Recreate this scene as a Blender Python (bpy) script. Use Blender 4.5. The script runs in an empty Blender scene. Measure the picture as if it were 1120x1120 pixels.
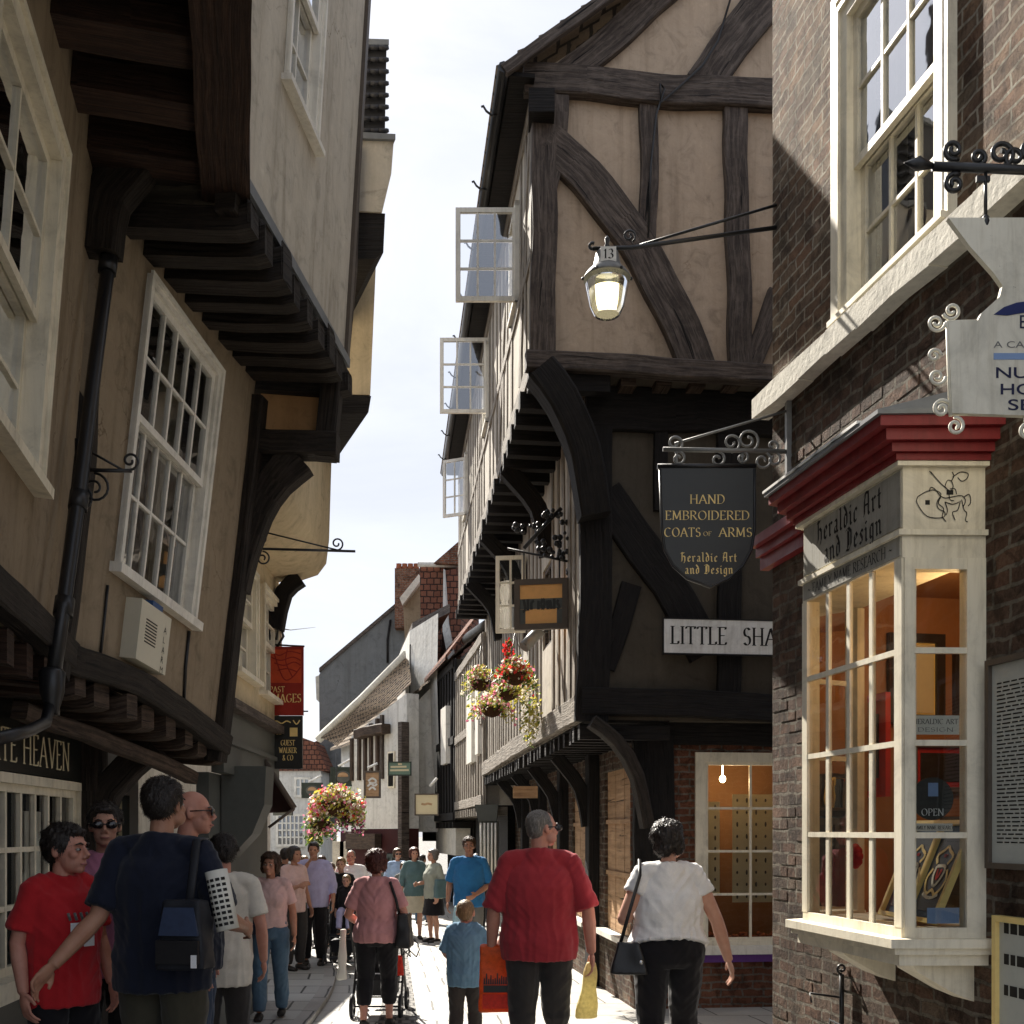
import bpy, bmesh, math, random
from mathutils import Vector, Matrix, noise
R = math.radians
V = Vector
random.seed(11)
scene = bpy.context.scene
COL = scene.collection
F, CX, HY, CZ = 1150.0, 560.0, 908.0, 1.65     # focal length and horizon of the photograph, in its pixels

def P(px, py, Y):
    return V(((px-CX)/F*Y, Y, CZ+(HY-py)/F*Y))

def gz(Y):                                      # the street falls gently away
    if Y < 5: return 0.0
    if Y < 10: return -.04*(Y-5)
    return -.2-.018*(min(Y, 24)-10)

# ---------------------------------------------------------------- materials
MATS = {}
def nodes_mat(name):
    m = bpy.data.materials.new(name); m.use_nodes = True
    nt = m.node_tree
    b = nt.nodes['Principled BSDF']
    MATS[name] = m
    return m, nt, b
def N(nt, t, **kw):
    n = nt.nodes.new(t)
    for k, v in kw.items():
        if k in n.inputs: n.inputs[k].default_value = v
        else: setattr(n, k, v)
    return n
def ramp(nt, fac, stops):
    r = nt.nodes.new('ShaderNodeValToRGB')
    el = r.color_ramp.elements
    while len(el) < len(stops): el.new(0.5)
    for e, (p, c) in zip(el, stops):
        e.position = p; e.color = (c[0], c[1], c[2], 1)
    nt.links.new(fac, r.inputs['Fac'])
    return r.outputs['Color']
def coords(nt, kind='Object', scale=(1, 1, 1), rot=(0, 0, 0)):
    tc = nt.nodes.new('ShaderNodeTexCoord')
    mp = nt.nodes.new('ShaderNodeMapping')
    mp.inputs['Scale'].default_value = scale
    mp.inputs['Rotation'].default_value = rot
    nt.links.new(tc.outputs[kind], mp.inputs['Vector'])
    return mp.outputs['Vector']
def noise_tex(nt, vec, scale, detail=6, rough=.6, dist=0):
    n = nt.nodes.new('ShaderNodeTexNoise')
    n.inputs['Scale'].default_value = scale; n.inputs['Detail'].default_value = detail
    n.inputs['Roughness'].default_value = rough; n.inputs['Distortion'].default_value = dist
    nt.links.new(vec, n.inputs['Vector'])
    return n.outputs['Fac']
def mixc(nt, fac, a, b, mode='MIX'):
    m = nt.nodes.new('ShaderNodeMix'); m.data_type = 'RGBA'; m.blend_type = mode
    for sock, val in ((m.inputs[0], fac), (m.inputs[6], a), (m.inputs[7], b)):
        if isinstance(val, (int, float)): sock.default_value = val
        elif isinstance(val, (tuple, list)): sock.default_value = (val[0], val[1], val[2], 1)
        else: nt.links.new(val, sock)
    return m.outputs[2]
def bump(nt, b, h, strength=.3, dist=.01, prev=None):
    bp = nt.nodes.new('ShaderNodeBump')
    bp.inputs['Strength'].default_value = strength; bp.inputs['Distance'].default_value = dist
    nt.links.new(h, bp.inputs['Height'])
    if prev is not None: nt.links.new(prev, bp.inputs['Normal'])
    nt.links.new(bp.outputs['Normal'], b.inputs['Normal'])
    return bp.outputs['Normal']
def sc(c, k): return tuple(min(1, x*k) for x in c)

def mat_plaster(name, c, stain=.5, scale=1.0, rough=.9, bmp=.35, dark=None):
    m, nt, b = nodes_mat(name)
    v = coords(nt, 'Object')
    big = noise_tex(nt, v, 1.1*scale, 6, .65, .6)
    vs = coords(nt, 'Object', (3.2*scale, 3.2*scale, .55*scale))
    streak = noise_tex(nt, vs, 1.0, 5, .6)
    fine = noise_tex(nt, v, 38*scale, 6, .7)
    d = dark or sc(c, .58)
    c1 = ramp(nt, big, [(.30, sc(d, .85)), (.50, c), (.72, sc(c, 1.25))])
    c2 = mixc(nt, stain, c1, ramp(nt, streak, [(.3, d), (.55, c), (.8, sc(c, 1.1))]))
    c3 = mixc(nt, .22, c2, ramp(nt, fine, [(.3, sc(c, .5)), (.7, sc(c, 1.25))]))
    mid = noise_tex(nt, v, 4.5*scale, 8, .72, 1.2)
    c3 = mixc(nt, .55, c3, ramp(nt, mid, [(.30, sc(d, .8)), (.47, c), (.60, sc(c, 1.1)), (.72, sc(c, 1.35))]))
    # hairline cracks where the coat has moved
    vo = nt.nodes.new('ShaderNodeTexVoronoi'); vo.feature = 'DISTANCE_TO_EDGE'; vo.inputs['Scale'].default_value = 1.3*scale
    wv = nt.nodes.new('ShaderNodeVectorMath'); wv.operation = 'ADD'
    nz = nt.nodes.new('ShaderNodeTexNoise'); nz.inputs['Scale'].default_value = 5; nz.inputs['Detail'].default_value = 6
    nt.links.new(v, nz.inputs['Vector'])
    ws = nt.nodes.new('ShaderNodeVectorMath'); ws.operation = 'SCALE'; ws.inputs['Scale'].default_value = .35
    nt.links.new(nz.outputs['Color'], ws.inputs[0]); nt.links.new(v, wv.inputs[0]); nt.links.new(ws.outputs[0], wv.inputs[1])
    nt.links.new(wv.outputs[0], vo.inputs['Vector'])
    crk = ramp(nt, vo.outputs['Distance'], [(.0, (.45, .42, .38)), (.008, (1, 1, 1))])
    c3 = mixc(nt, ramp(nt, big, [(.54, (0, 0, 0)), (.64, (1, 1, 1))]), c3, mixc(nt, 1.0, c3, crk, 'MULTIPLY'))
    # soot washed down from the timbers above
    vw = coords(nt, 'Object', (7*scale, 7*scale, .35*scale))
    wash = noise_tex(nt, vw, 1.0, 7, .7, .4)
    c3 = mixc(nt, stain, c3, ramp(nt, wash, [(.30, (.42, .39, .35)), (.47, (.9, .89, .87)), (.6, (1, 1, 1))]), 'MULTIPLY')
    nt.links.new(c3, b.inputs['Base Color'])
    b.inputs['Roughness'].default_value = rough
    b.inputs['Specular IOR Level'].default_value = .2
    nn = bump(nt, b, fine, bmp, .006)
    bump(nt, b, noise_tex(nt, v, 5, 4, .5), bmp, .03, nn)
    return m
def mat_timber(name, c, light, rough=.75, su=1.6, sv=26, spread=1.0, bmp=.6):
    # grain follows the UV: u runs along the beam in metres
    m, nt, b = nodes_mat(name)
    v = coords(nt, 'UV', (su, sv, 1))
    g = noise_tex(nt, v, 1.6, 8, .7, .5)
    vb = coords(nt, 'Object')
    big = noise_tex(nt, vb, 2.2, 5, .6, .4)
    cr = noise_tex(nt, coords(nt, 'UV', (su*1.5, sv*2.6, 1)), 1.0, 4, .6, .3)
    c1 = ramp(nt, g, [(.34, sc(c, .35)), (.47, c), (.60, light), (.74, sc(light, 1.35))])
    c2 = mixc(nt, .33, c1, ramp(nt, big, [(.32, sc(c, .5)), (.55, c), (.8, light)]))
    ck = noise_tex(nt, coords(nt, 'UV', (su*.8, sv*1.3, 1)), 1.0, 3, .5, .6)
    pt = noise_tex(nt, vb, 6.5, 6, .7, .8)
    c2 = mixc(nt, .22, c2, ramp(nt, pt, [(.34, sc(c, .4)), (.5, c), (.64, light), (.78, sc(light, 1.4))]))
    c3 = mixc(nt, 1.0, c2, ramp(nt, cr, [(.30, (.10, .09, .08)), (.38, (1, 1, 1))]), 'MULTIPLY')
    c3 = mixc(nt, 1.0, c3, ramp(nt, ck, [(.30, (.06, .055, .05)), (.345, (1, 1, 1))]), 'MULTIPLY')
    nt.links.new(c3, b.inputs['Base Color'])
    b.inputs['Roughness'].default_value = rough
    b.inputs['Specular IOR Level'].default_value = .25
    nn = bump(nt, b, g, bmp, .012)
    nn = bump(nt, b, cr, bmp, .012, nn)
    bump(nt, b, ck, bmp, .02, nn)
    return m
def mat_brick(name, cols, mortar, bw=.225, bh=.075, bmp=1.0, grime=.5, msize=.011, soot=0, relief=-.75):
    m, nt, b = nodes_mat(name)
    uv = coords(nt, 'UV')
    # wobble the courses
    wob = nt.nodes.new('ShaderNodeTexNoise'); wob.inputs['Scale'].default_value = 7; wob.inputs['Detail'].default_value = 3
    nt.links.new(uv, wob.inputs['Vector'])
    sub = nt.nodes.new('ShaderNodeVectorMath'); sub.operation = 'SUBTRACT'; sub.inputs[1].default_value = (.5, .5, .5)
    nt.links.new(wob.outputs['Color'], sub.inputs[0])
    scl = nt.nodes.new('ShaderNodeVectorMath'); scl.operation = 'SCALE'; scl.inputs['Scale'].default_value = .05
    nt.links.new(sub.outputs[0], scl.inputs[0])
    add = nt.nodes.new('ShaderNodeVectorMath'); add.operation = 'ADD'
    nt.links.new(uv, add.inputs[0]); nt.links.new(scl.outputs[0], add.inputs[1])
    bt = nt.nodes.new('ShaderNodeTexBrick')
    bt.inputs['Color1'].default_value = (0, 0, 0, 1); bt.inputs['Color2'].default_value = (1, 1, 1, 1)
    bt.inputs['Mortar'].default_value = (0.5, .5, .5, 1)
    bt.inputs['Scale'].default_value = 1; bt.inputs['Brick Width'].default_value = bw
    bt.inputs['Row Height'].default_value = bh; bt.inputs['Mortar Size'].default_value = msize
    bt.inputs['Mortar Smooth'].default_value = .35; bt.inputs['Bias'].default_value = 0
    nt.links.new(add.outputs[0], bt.inputs['Vector'])
    cc = ramp(nt, bt.outputs['Color'], [(i/(len(cols)-1), c) for i, c in enumerate(cols)])
    ob = coords(nt, 'Object')
    n1 = noise_tex(nt, ob, 2.0, 6, .65, .5); n2 = noise_tex(nt, ob, 45, 6, .7)
    c1 = mixc(nt, grime, cc, ramp(nt, n1, [(.3, sc(cols[0], .5)), (.55, cols[len(cols)//2]), (.8, cols[-1])]))
    c2 = mixc(nt, .3, c1, ramp(nt, n2, [(.3, sc(cols[0], .35)), (.7, cols[-1])]))
    c3 = mixc(nt, bt.outputs['Fac'], c2, mixc(nt, .5, mortar, ramp(nt, n2, [(.3, sc(mortar, .5)), (.7, mortar)])))
    if soot:
        s1 = noise_tex(nt, ob, 1.3, 8, .7, 1.0); s2 = noise_tex(nt, ob, 9, 5, .65, .6)
        c3 = mixc(nt, soot, c3, ramp(nt, s1, [(.38, (.34, .32, .30)), (.58, (1, 1, 1))]), 'MULTIPLY')
        c3 = mixc(nt, soot, c3, ramp(nt, s2, [(.40, (.32, .30, .28)), (.52, (1, 1, 1))]), 'MULTIPLY')
    nt.links.new(c3, b.inputs['Base Color'])
    b.inputs['Roughness'].default_value = .9; b.inputs['Specular IOR Level'].default_value = .2
    inv = nt.nodes.new('ShaderNodeMath'); inv.operation = 'MULTIPLY_ADD'
    inv.inputs[1].default_value = relief
    nt.links.new(bt.outputs['Fac'], inv.inputs[0]); nt.links.new(n2, inv.inputs[2])
    nn = bump(nt, b, inv.outputs[0], bmp, .022)
    bump(nt, b, noise_tex(nt, ob, 16, 8, .75, .6), bmp, .035, nn)
    return m
def mat_plain(name, c, rough=.6, var=.15, spec=.35, metal=0, scale=14, bmp=.08, coat=0):
    m, nt, b = nodes_mat(name)
    v = coords(nt, 'Object')
    f = noise_tex(nt, v, scale, 6, .65)
    g = noise_tex(nt, v, scale*.18, 4, .6)
    c1 = ramp(nt, f, [(.25, sc(c, 1-var*1.6)), (.5, c), (.8, sc(c, 1+var))])
    c2 = mixc(nt, .5, c1, ramp(nt, g, [(.3, sc(c, 1-var*1.5)), (.7, sc(c, 1+var*.6))]))
    nt.links.new(c2, b.inputs['Base Color'])
    b.inputs['Roughness'].default_value = rough; b.inputs['Specular IOR Level'].default_value = spec
    b.inputs['Metallic'].default_value = metal
    if bmp: bump(nt, b, f, bmp*3, .004)
    return m
def mat_paint(name, c, rough=.45, dirt=.5, chips=.35):
    # old gloss paint: grime in streaks and hollows, chips down to grey wood
    m, nt, b = nodes_mat(name)
    v = coords(nt, 'Object')
    f = noise_tex(nt, v, 55, 6, .7); g = noise_tex(nt, v, 3.2, 8, .7, .8)
    s = noise_tex(nt, coords(nt, 'Object', (26, 26, 2.2)), 1.0, 6, .7, .3)
    c1 = ramp(nt, g, [(.3, sc(c, .72)), (.52, c), (.75, sc(c, 1.06))])
    c1 = mixc(nt, dirt, c1, ramp(nt, s, [(.33, (.55, .51, .44)), (.5, (.95, .94, .92)), (.62, (1, 1, 1))]), 'MULTIPLY')
    chip = ramp(nt, noise_tex(nt, v, 21, 7, .75, .5), [(.315, (1, 1, 1)), (.33, (0, 0, 0))])
    mk = mixc(nt, 1.0, chip, (chips,)*3, 'MULTIPLY')
    c2 = mixc(nt, mk, c1, (.16, .13, .10))
    nt.links.new(c2, b.inputs['Base Color'])
    nt.links.new(ramp(nt, g, [(.3, (rough+.25,)*3), (.7, (rough,)*3)]), b.inputs['Roughness'])
    b.inputs['Specular IOR Level'].default_value = .4
    bump(nt, b, f, .18, .004)
    return m
def mat_trans(name, c, k=.5, var=.25, scale=40, rough=.5):
    # thin leaves, petals and plastic film: light comes through
    m, nt, b = nodes_mat(name)
    f = noise_tex(nt, coords(nt, 'Object'), scale, 4, .6)
    col = ramp(nt, f, [(.25, sc(c, 1-var)), (.5, c), (.8, sc(c, 1+var))])
    nt.links.new(col, b.inputs['Base Color']); b.inputs['Roughness'].default_value = rough
    tr = N(nt, 'ShaderNodeBsdfTranslucent'); nt.links.new(col, tr.inputs['Color'])
    mx = N(nt, 'ShaderNodeMixShader'); mx.inputs[0].default_value = k
    nt.links.new(b.outputs[0], mx.inputs[1]); nt.links.new(tr.outputs[0], mx.inputs[2])
    nt.links.new(mx.outputs[0], nt.nodes['Material Output'].inputs[0])
    return m
def mat_cloth(name, c, var=.12, pattern=None):
    m, nt, b = nodes_mat(name)
    v = coords(nt, 'Object')
    f = noise_tex(nt, v, 260, 3, .6); g = noise_tex(nt, v, 9, 5, .6)
    c1 = ramp(nt, g, [(.3, sc(c, 1-var*1.4)), (.7, sc(c, 1+var))])
    c2 = mixc(nt, .25, c1, ramp(nt, f, [(.35, sc(c, .7)), (.65, sc(c, 1.2))]))
    nt.links.new(c2, b.inputs['Base Color'])
    b.inputs['Roughness'].default_value = .9; b.inputs['Specular IOR Level'].default_value = .15
    b.inputs['Sheen Weight'].default_value = .15
    bump(nt, b, f, .12, .002)
    return m
def mat_skin(name, c):
    m, nt, b = nodes_mat(name)
    v = coords(nt, 'Object')
    g = noise_tex(nt, v, 14, 5, .6)
    nt.links.new(ramp(nt, g, [(.3, (c[0]*.9, c[1]*.78, c[2]*.74)), (.7, sc(c, 1.08))]), b.inputs['Base Color'])
    b.inputs['Roughness'].default_value = .55; b.inputs['Specular IOR Level'].default_value = .35
    b.inputs['Subsurface Weight'].default_value = .08
    b.inputs['Subsurface Radius'].default_value = (.02, .008, .004)
    return m
def mat_glass(name, tint=(.9, .95, .95), refl=1.0):
    m, nt, b = nodes_mat(name)
    nt.nodes.remove(b)
    out = nt.nodes['Material Output']
    tr = N(nt, 'ShaderNodeBsdfTransparent'); tr.inputs['Color'].default_value = (*tint, 1)
    gl = N(nt, 'ShaderNodeBsdfGlossy'); gl.inputs['Roughness'].default_value = .02
    gl.inputs['Color'].default_value = (.95, .97, 1, 1)
    fr = N(nt, 'ShaderNodeFresnel'); fr.inputs['IOR'].default_value = 1.6
    mu = N(nt, 'ShaderNodeMath'); mu.operation = 'MULTIPLY'; mu.operation = 'MULTIPLY_ADD'; mu.inputs[1].default_value = 1.6*refl; mu.inputs[2].default_value = .05*refl; mu.use_clamp = True
    nt.links.new(fr.outputs[0], mu.inputs[0])
    # old panes ripple a little
    bp = N(nt, 'ShaderNodeBump'); bp.inputs['Strength'].default_value = .12; bp.inputs['Distance'].default_value = .02
    nt.links.new(noise_tex(nt, coords(nt, 'Object'), 3.5, 2, .4), bp.inputs['Height'])
    nt.links.new(bp.outputs[0], gl.inputs['Normal'])
    mx = N(nt, 'ShaderNodeMixShader')
    nt.links.new(mu.outputs[0], mx.inputs[0]); nt.links.new(tr.outputs[0], mx.inputs[1]); nt.links.new(gl.outputs[0], mx.inputs[2])
    nt.links.new(mx.outputs[0], out.inputs[0])
    return m
def mat_emit(name, c, s):
    m, nt, b = nodes_mat(name)
    b.inputs['Base Color'].default_value = (*c, 1)
    b.inputs['Emission Color'].default_value = (*c, 1); b.inputs['Emission Strength'].default_value = s
    return m

# ---------------------------------------------------------------- mesh builder
class MB:
    def __init__(s):
        s.v = []; s.f = []; s.m = []; s.uv = []; s.sm = []
    def add(s, pts): 
        i = len(s.v); s.v += [V(p) for p in pts]; return i
    def idx(s, ids, m=0, uv=None, smooth=False):
        s.f.append(tuple(ids)); s.m.append(m); s.uv.append(uv); s.sm.append(smooth)
    def face(s, pts, m=0, uv=None, smooth=False):
        i = s.add(pts); s.idx(range(i, i+len(pts)), m, uv, smooth)
    def hexa(s, c, m=0):
        # c: 8 corners, bottom ring 0-3, top ring 4-7
        i = s.add(c)
        for q in ((0, 3, 2, 1), (4, 5, 6, 7), (0, 1, 5, 4), (1, 2, 6, 5), (2, 3, 7, 6), (3, 0, 4, 7)):
            s.idx([i+k for k in q], m)
    def box(s, c, size, m=0, rot=None):
        x, y, z = (a/2 for a in size)
        cs = [V((-x, -y, -z)), V((x, -y, -z)), V((x, y, -z)), V((-x, y, -z)), V((-x, -y, z)), V((x, -y, z)), V((x, y, z)), V((-x, y, z))]
        if rot is not None: cs = [rot @ p for p in cs]
        s.hexa([p+V(c) for p in cs], m)
    def prism(s, pts, ext, m=0, smooth=False):
        # closed polygon swept by the vector ext
        a = [V(p) for p in pts]; n = len(a); e = V(ext)
        nn = V((0, 0, 0))
        for k in range(n): nn += a[k].cross(a[(k+1) % n])
        if nn.dot(e) > 0: a.reverse()
        i = s.add(a); j = s.add([p+e for p in a])
        s.idx(range(i, i+n), m); s.idx(reversed(range(j, j+n)), m)
        for k in range(n):
            l = (k+1) % n
            s.idx((i+l, i+k, j+k, j+l), m, None, smooth)
    def tube(s, pts, r, seg=8, m=0, caps=True, smooth=True, ry=None):
        pts = [V(p) for p in pts]; n = len(pts)
        rs = r if isinstance(r, (list, tuple)) else [r]*n
        t0 = (pts[1]-pts[0]).normalized()
        up = V((0, 0, 1)) if abs(t0.z) < .9 else V((0, 1, 0))
        a = t0.cross(up).normalized()
        rings = []; L = 0
        for k in range(n):
            t = (pts[min(k+1, n-1)]-pts[max(k-1, 0)])
            t = t.normalized() if t.length > 1e-9 else t0
            a = (a-t*a.dot(t)); a = a.normalized() if a.length > 1e-6 else t.orthogonal().normalized()
            b = t.cross(a)
            if k: L += (pts[k]-pts[k-1]).length
            rr = rs[k]
            q = rr if not isinstance(rr, (tuple, list)) else None
            rx, rb = (rr, rr) if q is not None else rr
            rings.append((s.add([pts[k]+a*math.cos(2*math.pi*i/seg)*rx+b*math.sin(2*math.pi*i/seg)*rb for i in range(seg)]), L))
        for k in range(n-1):
            (i, l0), (j, l1) = rings[k], rings[k+1]
            for q in range(seg):
                w = (q+1) % seg
                s.idx((i+q, i+w, j+w, j+q), m, [(l0, q/seg*.2), (l0, (q+1)/seg*.2), (l1, (q+1)/seg*.2), (l1, q/seg*.2)], smooth)
        if caps:
            i = rings[0][0]; s.idx([i+q for q in reversed(range(seg))], m)
            j = rings[-1][0]; s.idx([j+q for q in range(seg)], m)
    def lathe(s, prof, c, seg=16, m=0, axis='Z', smooth=True, rot=None):
        rings = []
        for (r, z) in prof:
            ps = []
            for q in range(seg):
                a = 2*math.pi*q/seg
                p = V((r*math.cos(a), r*math.sin(a), z))
                if rot is not None: p = rot @ p
                ps.append(p+V(c))
            rings.append(s.add(ps))
        for i, j in zip(rings, rings[1:]):
            for q in range(seg):
                w = (q+1) % seg
                s.idx((i+q, i+w, j+w, j+q), m, None, smooth)
        s.idx([rings[0]+q for q in reversed(range(seg))], m); s.idx([rings[-1]+q for q in range(seg)], m)
    def ell(s, c, r, seg=12, rings=8, m=0, rot=None):
        c = V(c); pr = []
        top = None
        base = []
        for k in range(1, rings):
            th = math.pi*k/rings
            ps = []
            for q in range(seg):
                a = 2*math.pi*q/seg
                p = V((r[0]*math.sin(th)*math.cos(a), r[1]*math.sin(th)*math.sin(a), -r[2]*math.cos(th)))
                if rot is not None: p = rot @ p
                ps.append(p+c)
            base.append(s.add(ps))
        def pole(z):
            p = V((0, 0, z)); 
            if rot is not None: p = rot @ p
            return s.add([p+c])
        b0 = pole(-r[2]); b1 = pole(r[2])
        for q in range(seg):
            w = (q+1) % seg
            s.idx((b0, base[0]+w, base[0]+q), m, None, True)
            s.idx((b1, base[-1]+q, base[-1]+w), m, None, True)
            for i, j in zip(base, base[1:]):
                s.idx((i+q, i+w, j+w, j+q), m, None, True)
    def beam(s, pts, w, d, nrm, m=0, wob=.012, seg=.16, ch=.1, wend=None):
        # a hewn timber: w across, d along nrm (outward); path pts is its centre line at the back face
        pts = [V(p) for p in pts]; nrm = V(nrm).normalized()
        # resample (Catmull-Rom)
        P0 = [pts[0]*2-pts[1]]+pts+[pts[-1]*2-pts[-2]]
        out = []
        for k in range(1, len(P0)-2):
            a, b, c, e = P0[k-1], P0[k], P0[k+1], P0[k+2]
            n = max(2, int((c-b).length/seg))
            for i in range(n):
                t = i/n
                out.append(.5*((2*b)+(-a+c)*t+(2*a-5*b+4*c-e)*t*t+(-a+3*b-3*c+e)*t**3))
        out.append(pts[-1])
        sd = random.random()*100; L = 0; rings = []; n = len(out)
        for k, p in enumerate(out):
            t = (out[min(k+1, n-1)]-out[max(k-1, 0)]).normalized()
            side = t.cross(nrm).normalized()
            if k: L += (p-out[k-1]).length
            nz = lambda q: noise.noise(V((L*2.3+sd, q*7.1, sd)))
            ww = (w if wend is None else w+(wend-w)*k/(n-1))*(1+nz(1)*wob*5); dd = d*(1+nz(2)*wob*2)
            o = p+side*nz(3)*wob*1.5+nrm*nz(4)*wob*.5
            c = min(ww, dd)*ch*(1+nz(5)*.5)
            h = ww/2
            sec = [(-h, 0), (h, 0), (h, dd-c), (h-c, dd), (-h+c, dd), (-h, dd-c)]
            rings.append((s.add([o+side*x+nrm*y for x, y in sec]), L, ww, dd))
        off = sd % 10
        for k in range(n-1):
            i, l0, ww, dd = rings[k]; j, l1, _, _ = rings[k+1]
            per = [0, ww, ww+dd, ww+dd+.02, 2*ww+dd, 2*ww+dd+.02, 2*ww+2*dd]
            for q in range(6):
                u = (q+1) % 6
                s.idx((i+q, i+u, j+u, j+q), m, [(l0+off, per[q]+off), (l0+off, per[q+1]+off), (l1+off, per[q+1]+off), (l1+off, per[q]+off)])
        s.idx([rings[0][0]+q for q in reversed(range(6))], m); s.idx([rings[-1][0]+q for q in range(6)], m)
    def build(s, name, mats, parent=None, **props):
        me = bpy.data.meshes.new(name)
        if not isinstance(mats, (list, tuple)): mats = [mats]
        me.from_pydata([tuple(p) for p in s.v], [], s.f)
        for m in mats: me.materials.append(MATS[m] if isinstance(m, str) else m)
        uvl = me.uv_layers.new(name='UVMap')
        for p in me.polygons:
            p.material_index = s.m[p.index]; p.use_smooth = s.sm[p.index]
            uv = s.uv[p.index]
            if uv is None:
                n = p.normal; ax = max(range(3), key=lambda k: abs(n[k]))
                for li in p.loop_indices:
                    co = me.vertices[me.loops[li].vertex_index].co
                    uvl.data[li].uv = ((co.x, co.y), (co.y, co.z), (co.x, co.z))[0 if ax == 2 else 1 if ax == 0 else 2]
            else:
                for li, t in zip(p.loop_indices, uv): uvl.data[li].uv = t
        me.validate()
        o = bpy.data.objects.new(name, me); COL.objects.link(o)
        if parent is None and 'kind' not in props:
            lo = V((min(q[k] for q in s.v) for k in range(3))); hi = V((max(q[k] for q in s.v) for k in range(3)))
            c = V(((lo.x+hi.x)/2, (lo.y+hi.y)/2, lo.z))
            me.transform(Matrix.Translation(-c)); o.location = c
        if parent is not None:
            o.parent = parent; 
            o.matrix_parent_inverse = Matrix.Translation(parent_world(parent)).inverted()
        for k, v in props.items(): o[k] = v
        return o
def parent_world(o):
    return V(o.location) if o.parent is None else V((0, 0, 0))
def thing(name, label, cat, loc=(0, 0, 0), group=None):
    o = bpy.data.objects.new(name, None); COL.objects.link(o)
    o.location = loc; o.empty_display_size = .1
    o['label'] = label; o['category'] = cat
    if group: o['group'] = group
    return o
def tag(o, label, cat, group=None):
    o['label'] = label; o['category'] = cat
    if group: o['group'] = group
    return o
def struct(o): o['kind'] = 'structure'; return o

class Fr:
    """a wall frame: p(u, v, w) = o + u*U + v*Vv + w*Nn, in metres (U and Vv may lean)"""
    def __init__(s, o, u, v=(0, 0, 1), flip=False):
        s.o = V(o); s.u = V(u); s.v = V(v)
        s.n = s.u.cross(s.v).normalized()
        if flip: s.n = -s.n
    def p(s, u, v, w=0): return s.o+s.u*u+s.v*v+s.n*w
    def hit(s, px, py, w=0):
        d = V(((px-CX)/F, 1, (HY-py)/F)); c = V((0, 0, CZ))
        o = s.o+s.n*w
        M = Matrix((s.u, s.v, -d)).transposed()
        r = M.inverted() @ (c-o)
        return r.x, r.y
    def at(s, px, py, w=0):
        u, v = s.hit(px, py, w); return s.p(u, v, w)
    def brick(s, mb, u0, u1, v0, v1, w0, w1):
        n0 = len(mb.f); s.box(mb, u0, u1, v0, v1, w0, w1)
        M = Matrix((s.u, s.v, s.n)).transposed().inverted()
        for i in range(n0, len(mb.f)):
            mb.uv[i] = [tuple((M @ (mb.v[k]-s.o))[:2]) for k in mb.f[i]]
    def box(s, mb, u0, u1, v0, v1, w0, w1, m=0):
        c = [s.p(*t) for t in ((u0, v0, w0), (u1, v0, w0), (u1, v0, w1), (u0, v0, w1), (u0, v1, w0), (u1, v1, w0), (u1, v1, w1), (u0, v1, w1))]
        if (c[1]-c[0]).cross(c[3]-c[0]).dot(c[4]-c[0]) < 0:
            c = [c[3], c[2], c[1], c[0], c[7], c[6], c[5], c[4]]
        mb.hexa(c, m)
    def quad(s, mb, u0, u1, v0, v1, w, m=0):
        pts = [s.p(u0, v0, w), s.p(u1, v0, w), s.p(u1, v1, w), s.p(u0, v1, w)]
        mb.face(pts, m, [(u0, v0), (u1, v0), (u1, v1), (u0, v1)])
    def wall(s, mb, u0, u1, v0, v1, holes=(), th=.2, m=0, reveal=0, step=99, bulge=None):
        us = sorted({u0, u1, *[h[0] for h in holes], *[h[1] for h in holes]})
        vs = sorted({v0, v1, *[h[2] for h in holes], *[h[3] for h in holes]})
        def dens(a):
            r = []
            for x, y in zip(a, a[1:]):
                k = max(1, int((y-x)/step)); r += [x+(y-x)*i/k for i in range(k)]
            return r+[a[-1]]
        us = [x for x in dens(us) if u0 <= x <= u1]; vs = [x for x in dens(vs) if v0 <= x <= v1]
        bl = bulge or (lambda u, v: 0)
        for a, b in zip(us, us[1:]):
            for c, d in zip(vs, vs[1:]):
                mu, mv = (a+b)/2, (c+d)/2
                if any(h[0] < mu < h[1] and h[2] < mv < h[3] for h in holes): continue
                mb.face([s.p(a, c, bl(a, c)), s.p(b, c, bl(b, c)), s.p(b, d, bl(b, d)), s.p(a, d, bl(a, d))], m, [(a, c), (b, c), (b, d), (a, d)])
        for (a, b, c, d) in holes:
            for (p, q) in (((a, c), (b, c)), ((b, c), (b, d)), ((b, d), (a, d)), ((a, d), (a, c))):
                mb.face([s.p(p[0], p[1], 0), s.p(p[0], p[1], -th), s.p(q[0], q[1], -th), s.p(q[0], q[1], 0)], m,
                        [(p[0], p[1]), (p[0]+th, p[1]), (q[0]+th, q[1]), (q[0], q[1])])
        for (p, q) in (((u0, v0), (u1, v0)), ((u1, v0), (u1, v1)), ((u1, v1), (u0, v1)), ((u0, v1), (u0, v0))):
            mb.face([s.p(p[0], p[1], 0), s.p(p[0], p[1], -th), s.p(q[0], q[1], -th), s.p(q[0], q[1], 0)], m,
                    [(p[0], p[1]), (p[0]+th, p[1]), (q[0]+th, q[1]), (q[0], q[1])])
    def poly(s, mb, uv, w0, w1, m=0):
        mb.prism([s.p(u, v, w0) for u, v in uv], s.n*(w1-w0), m)

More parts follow.
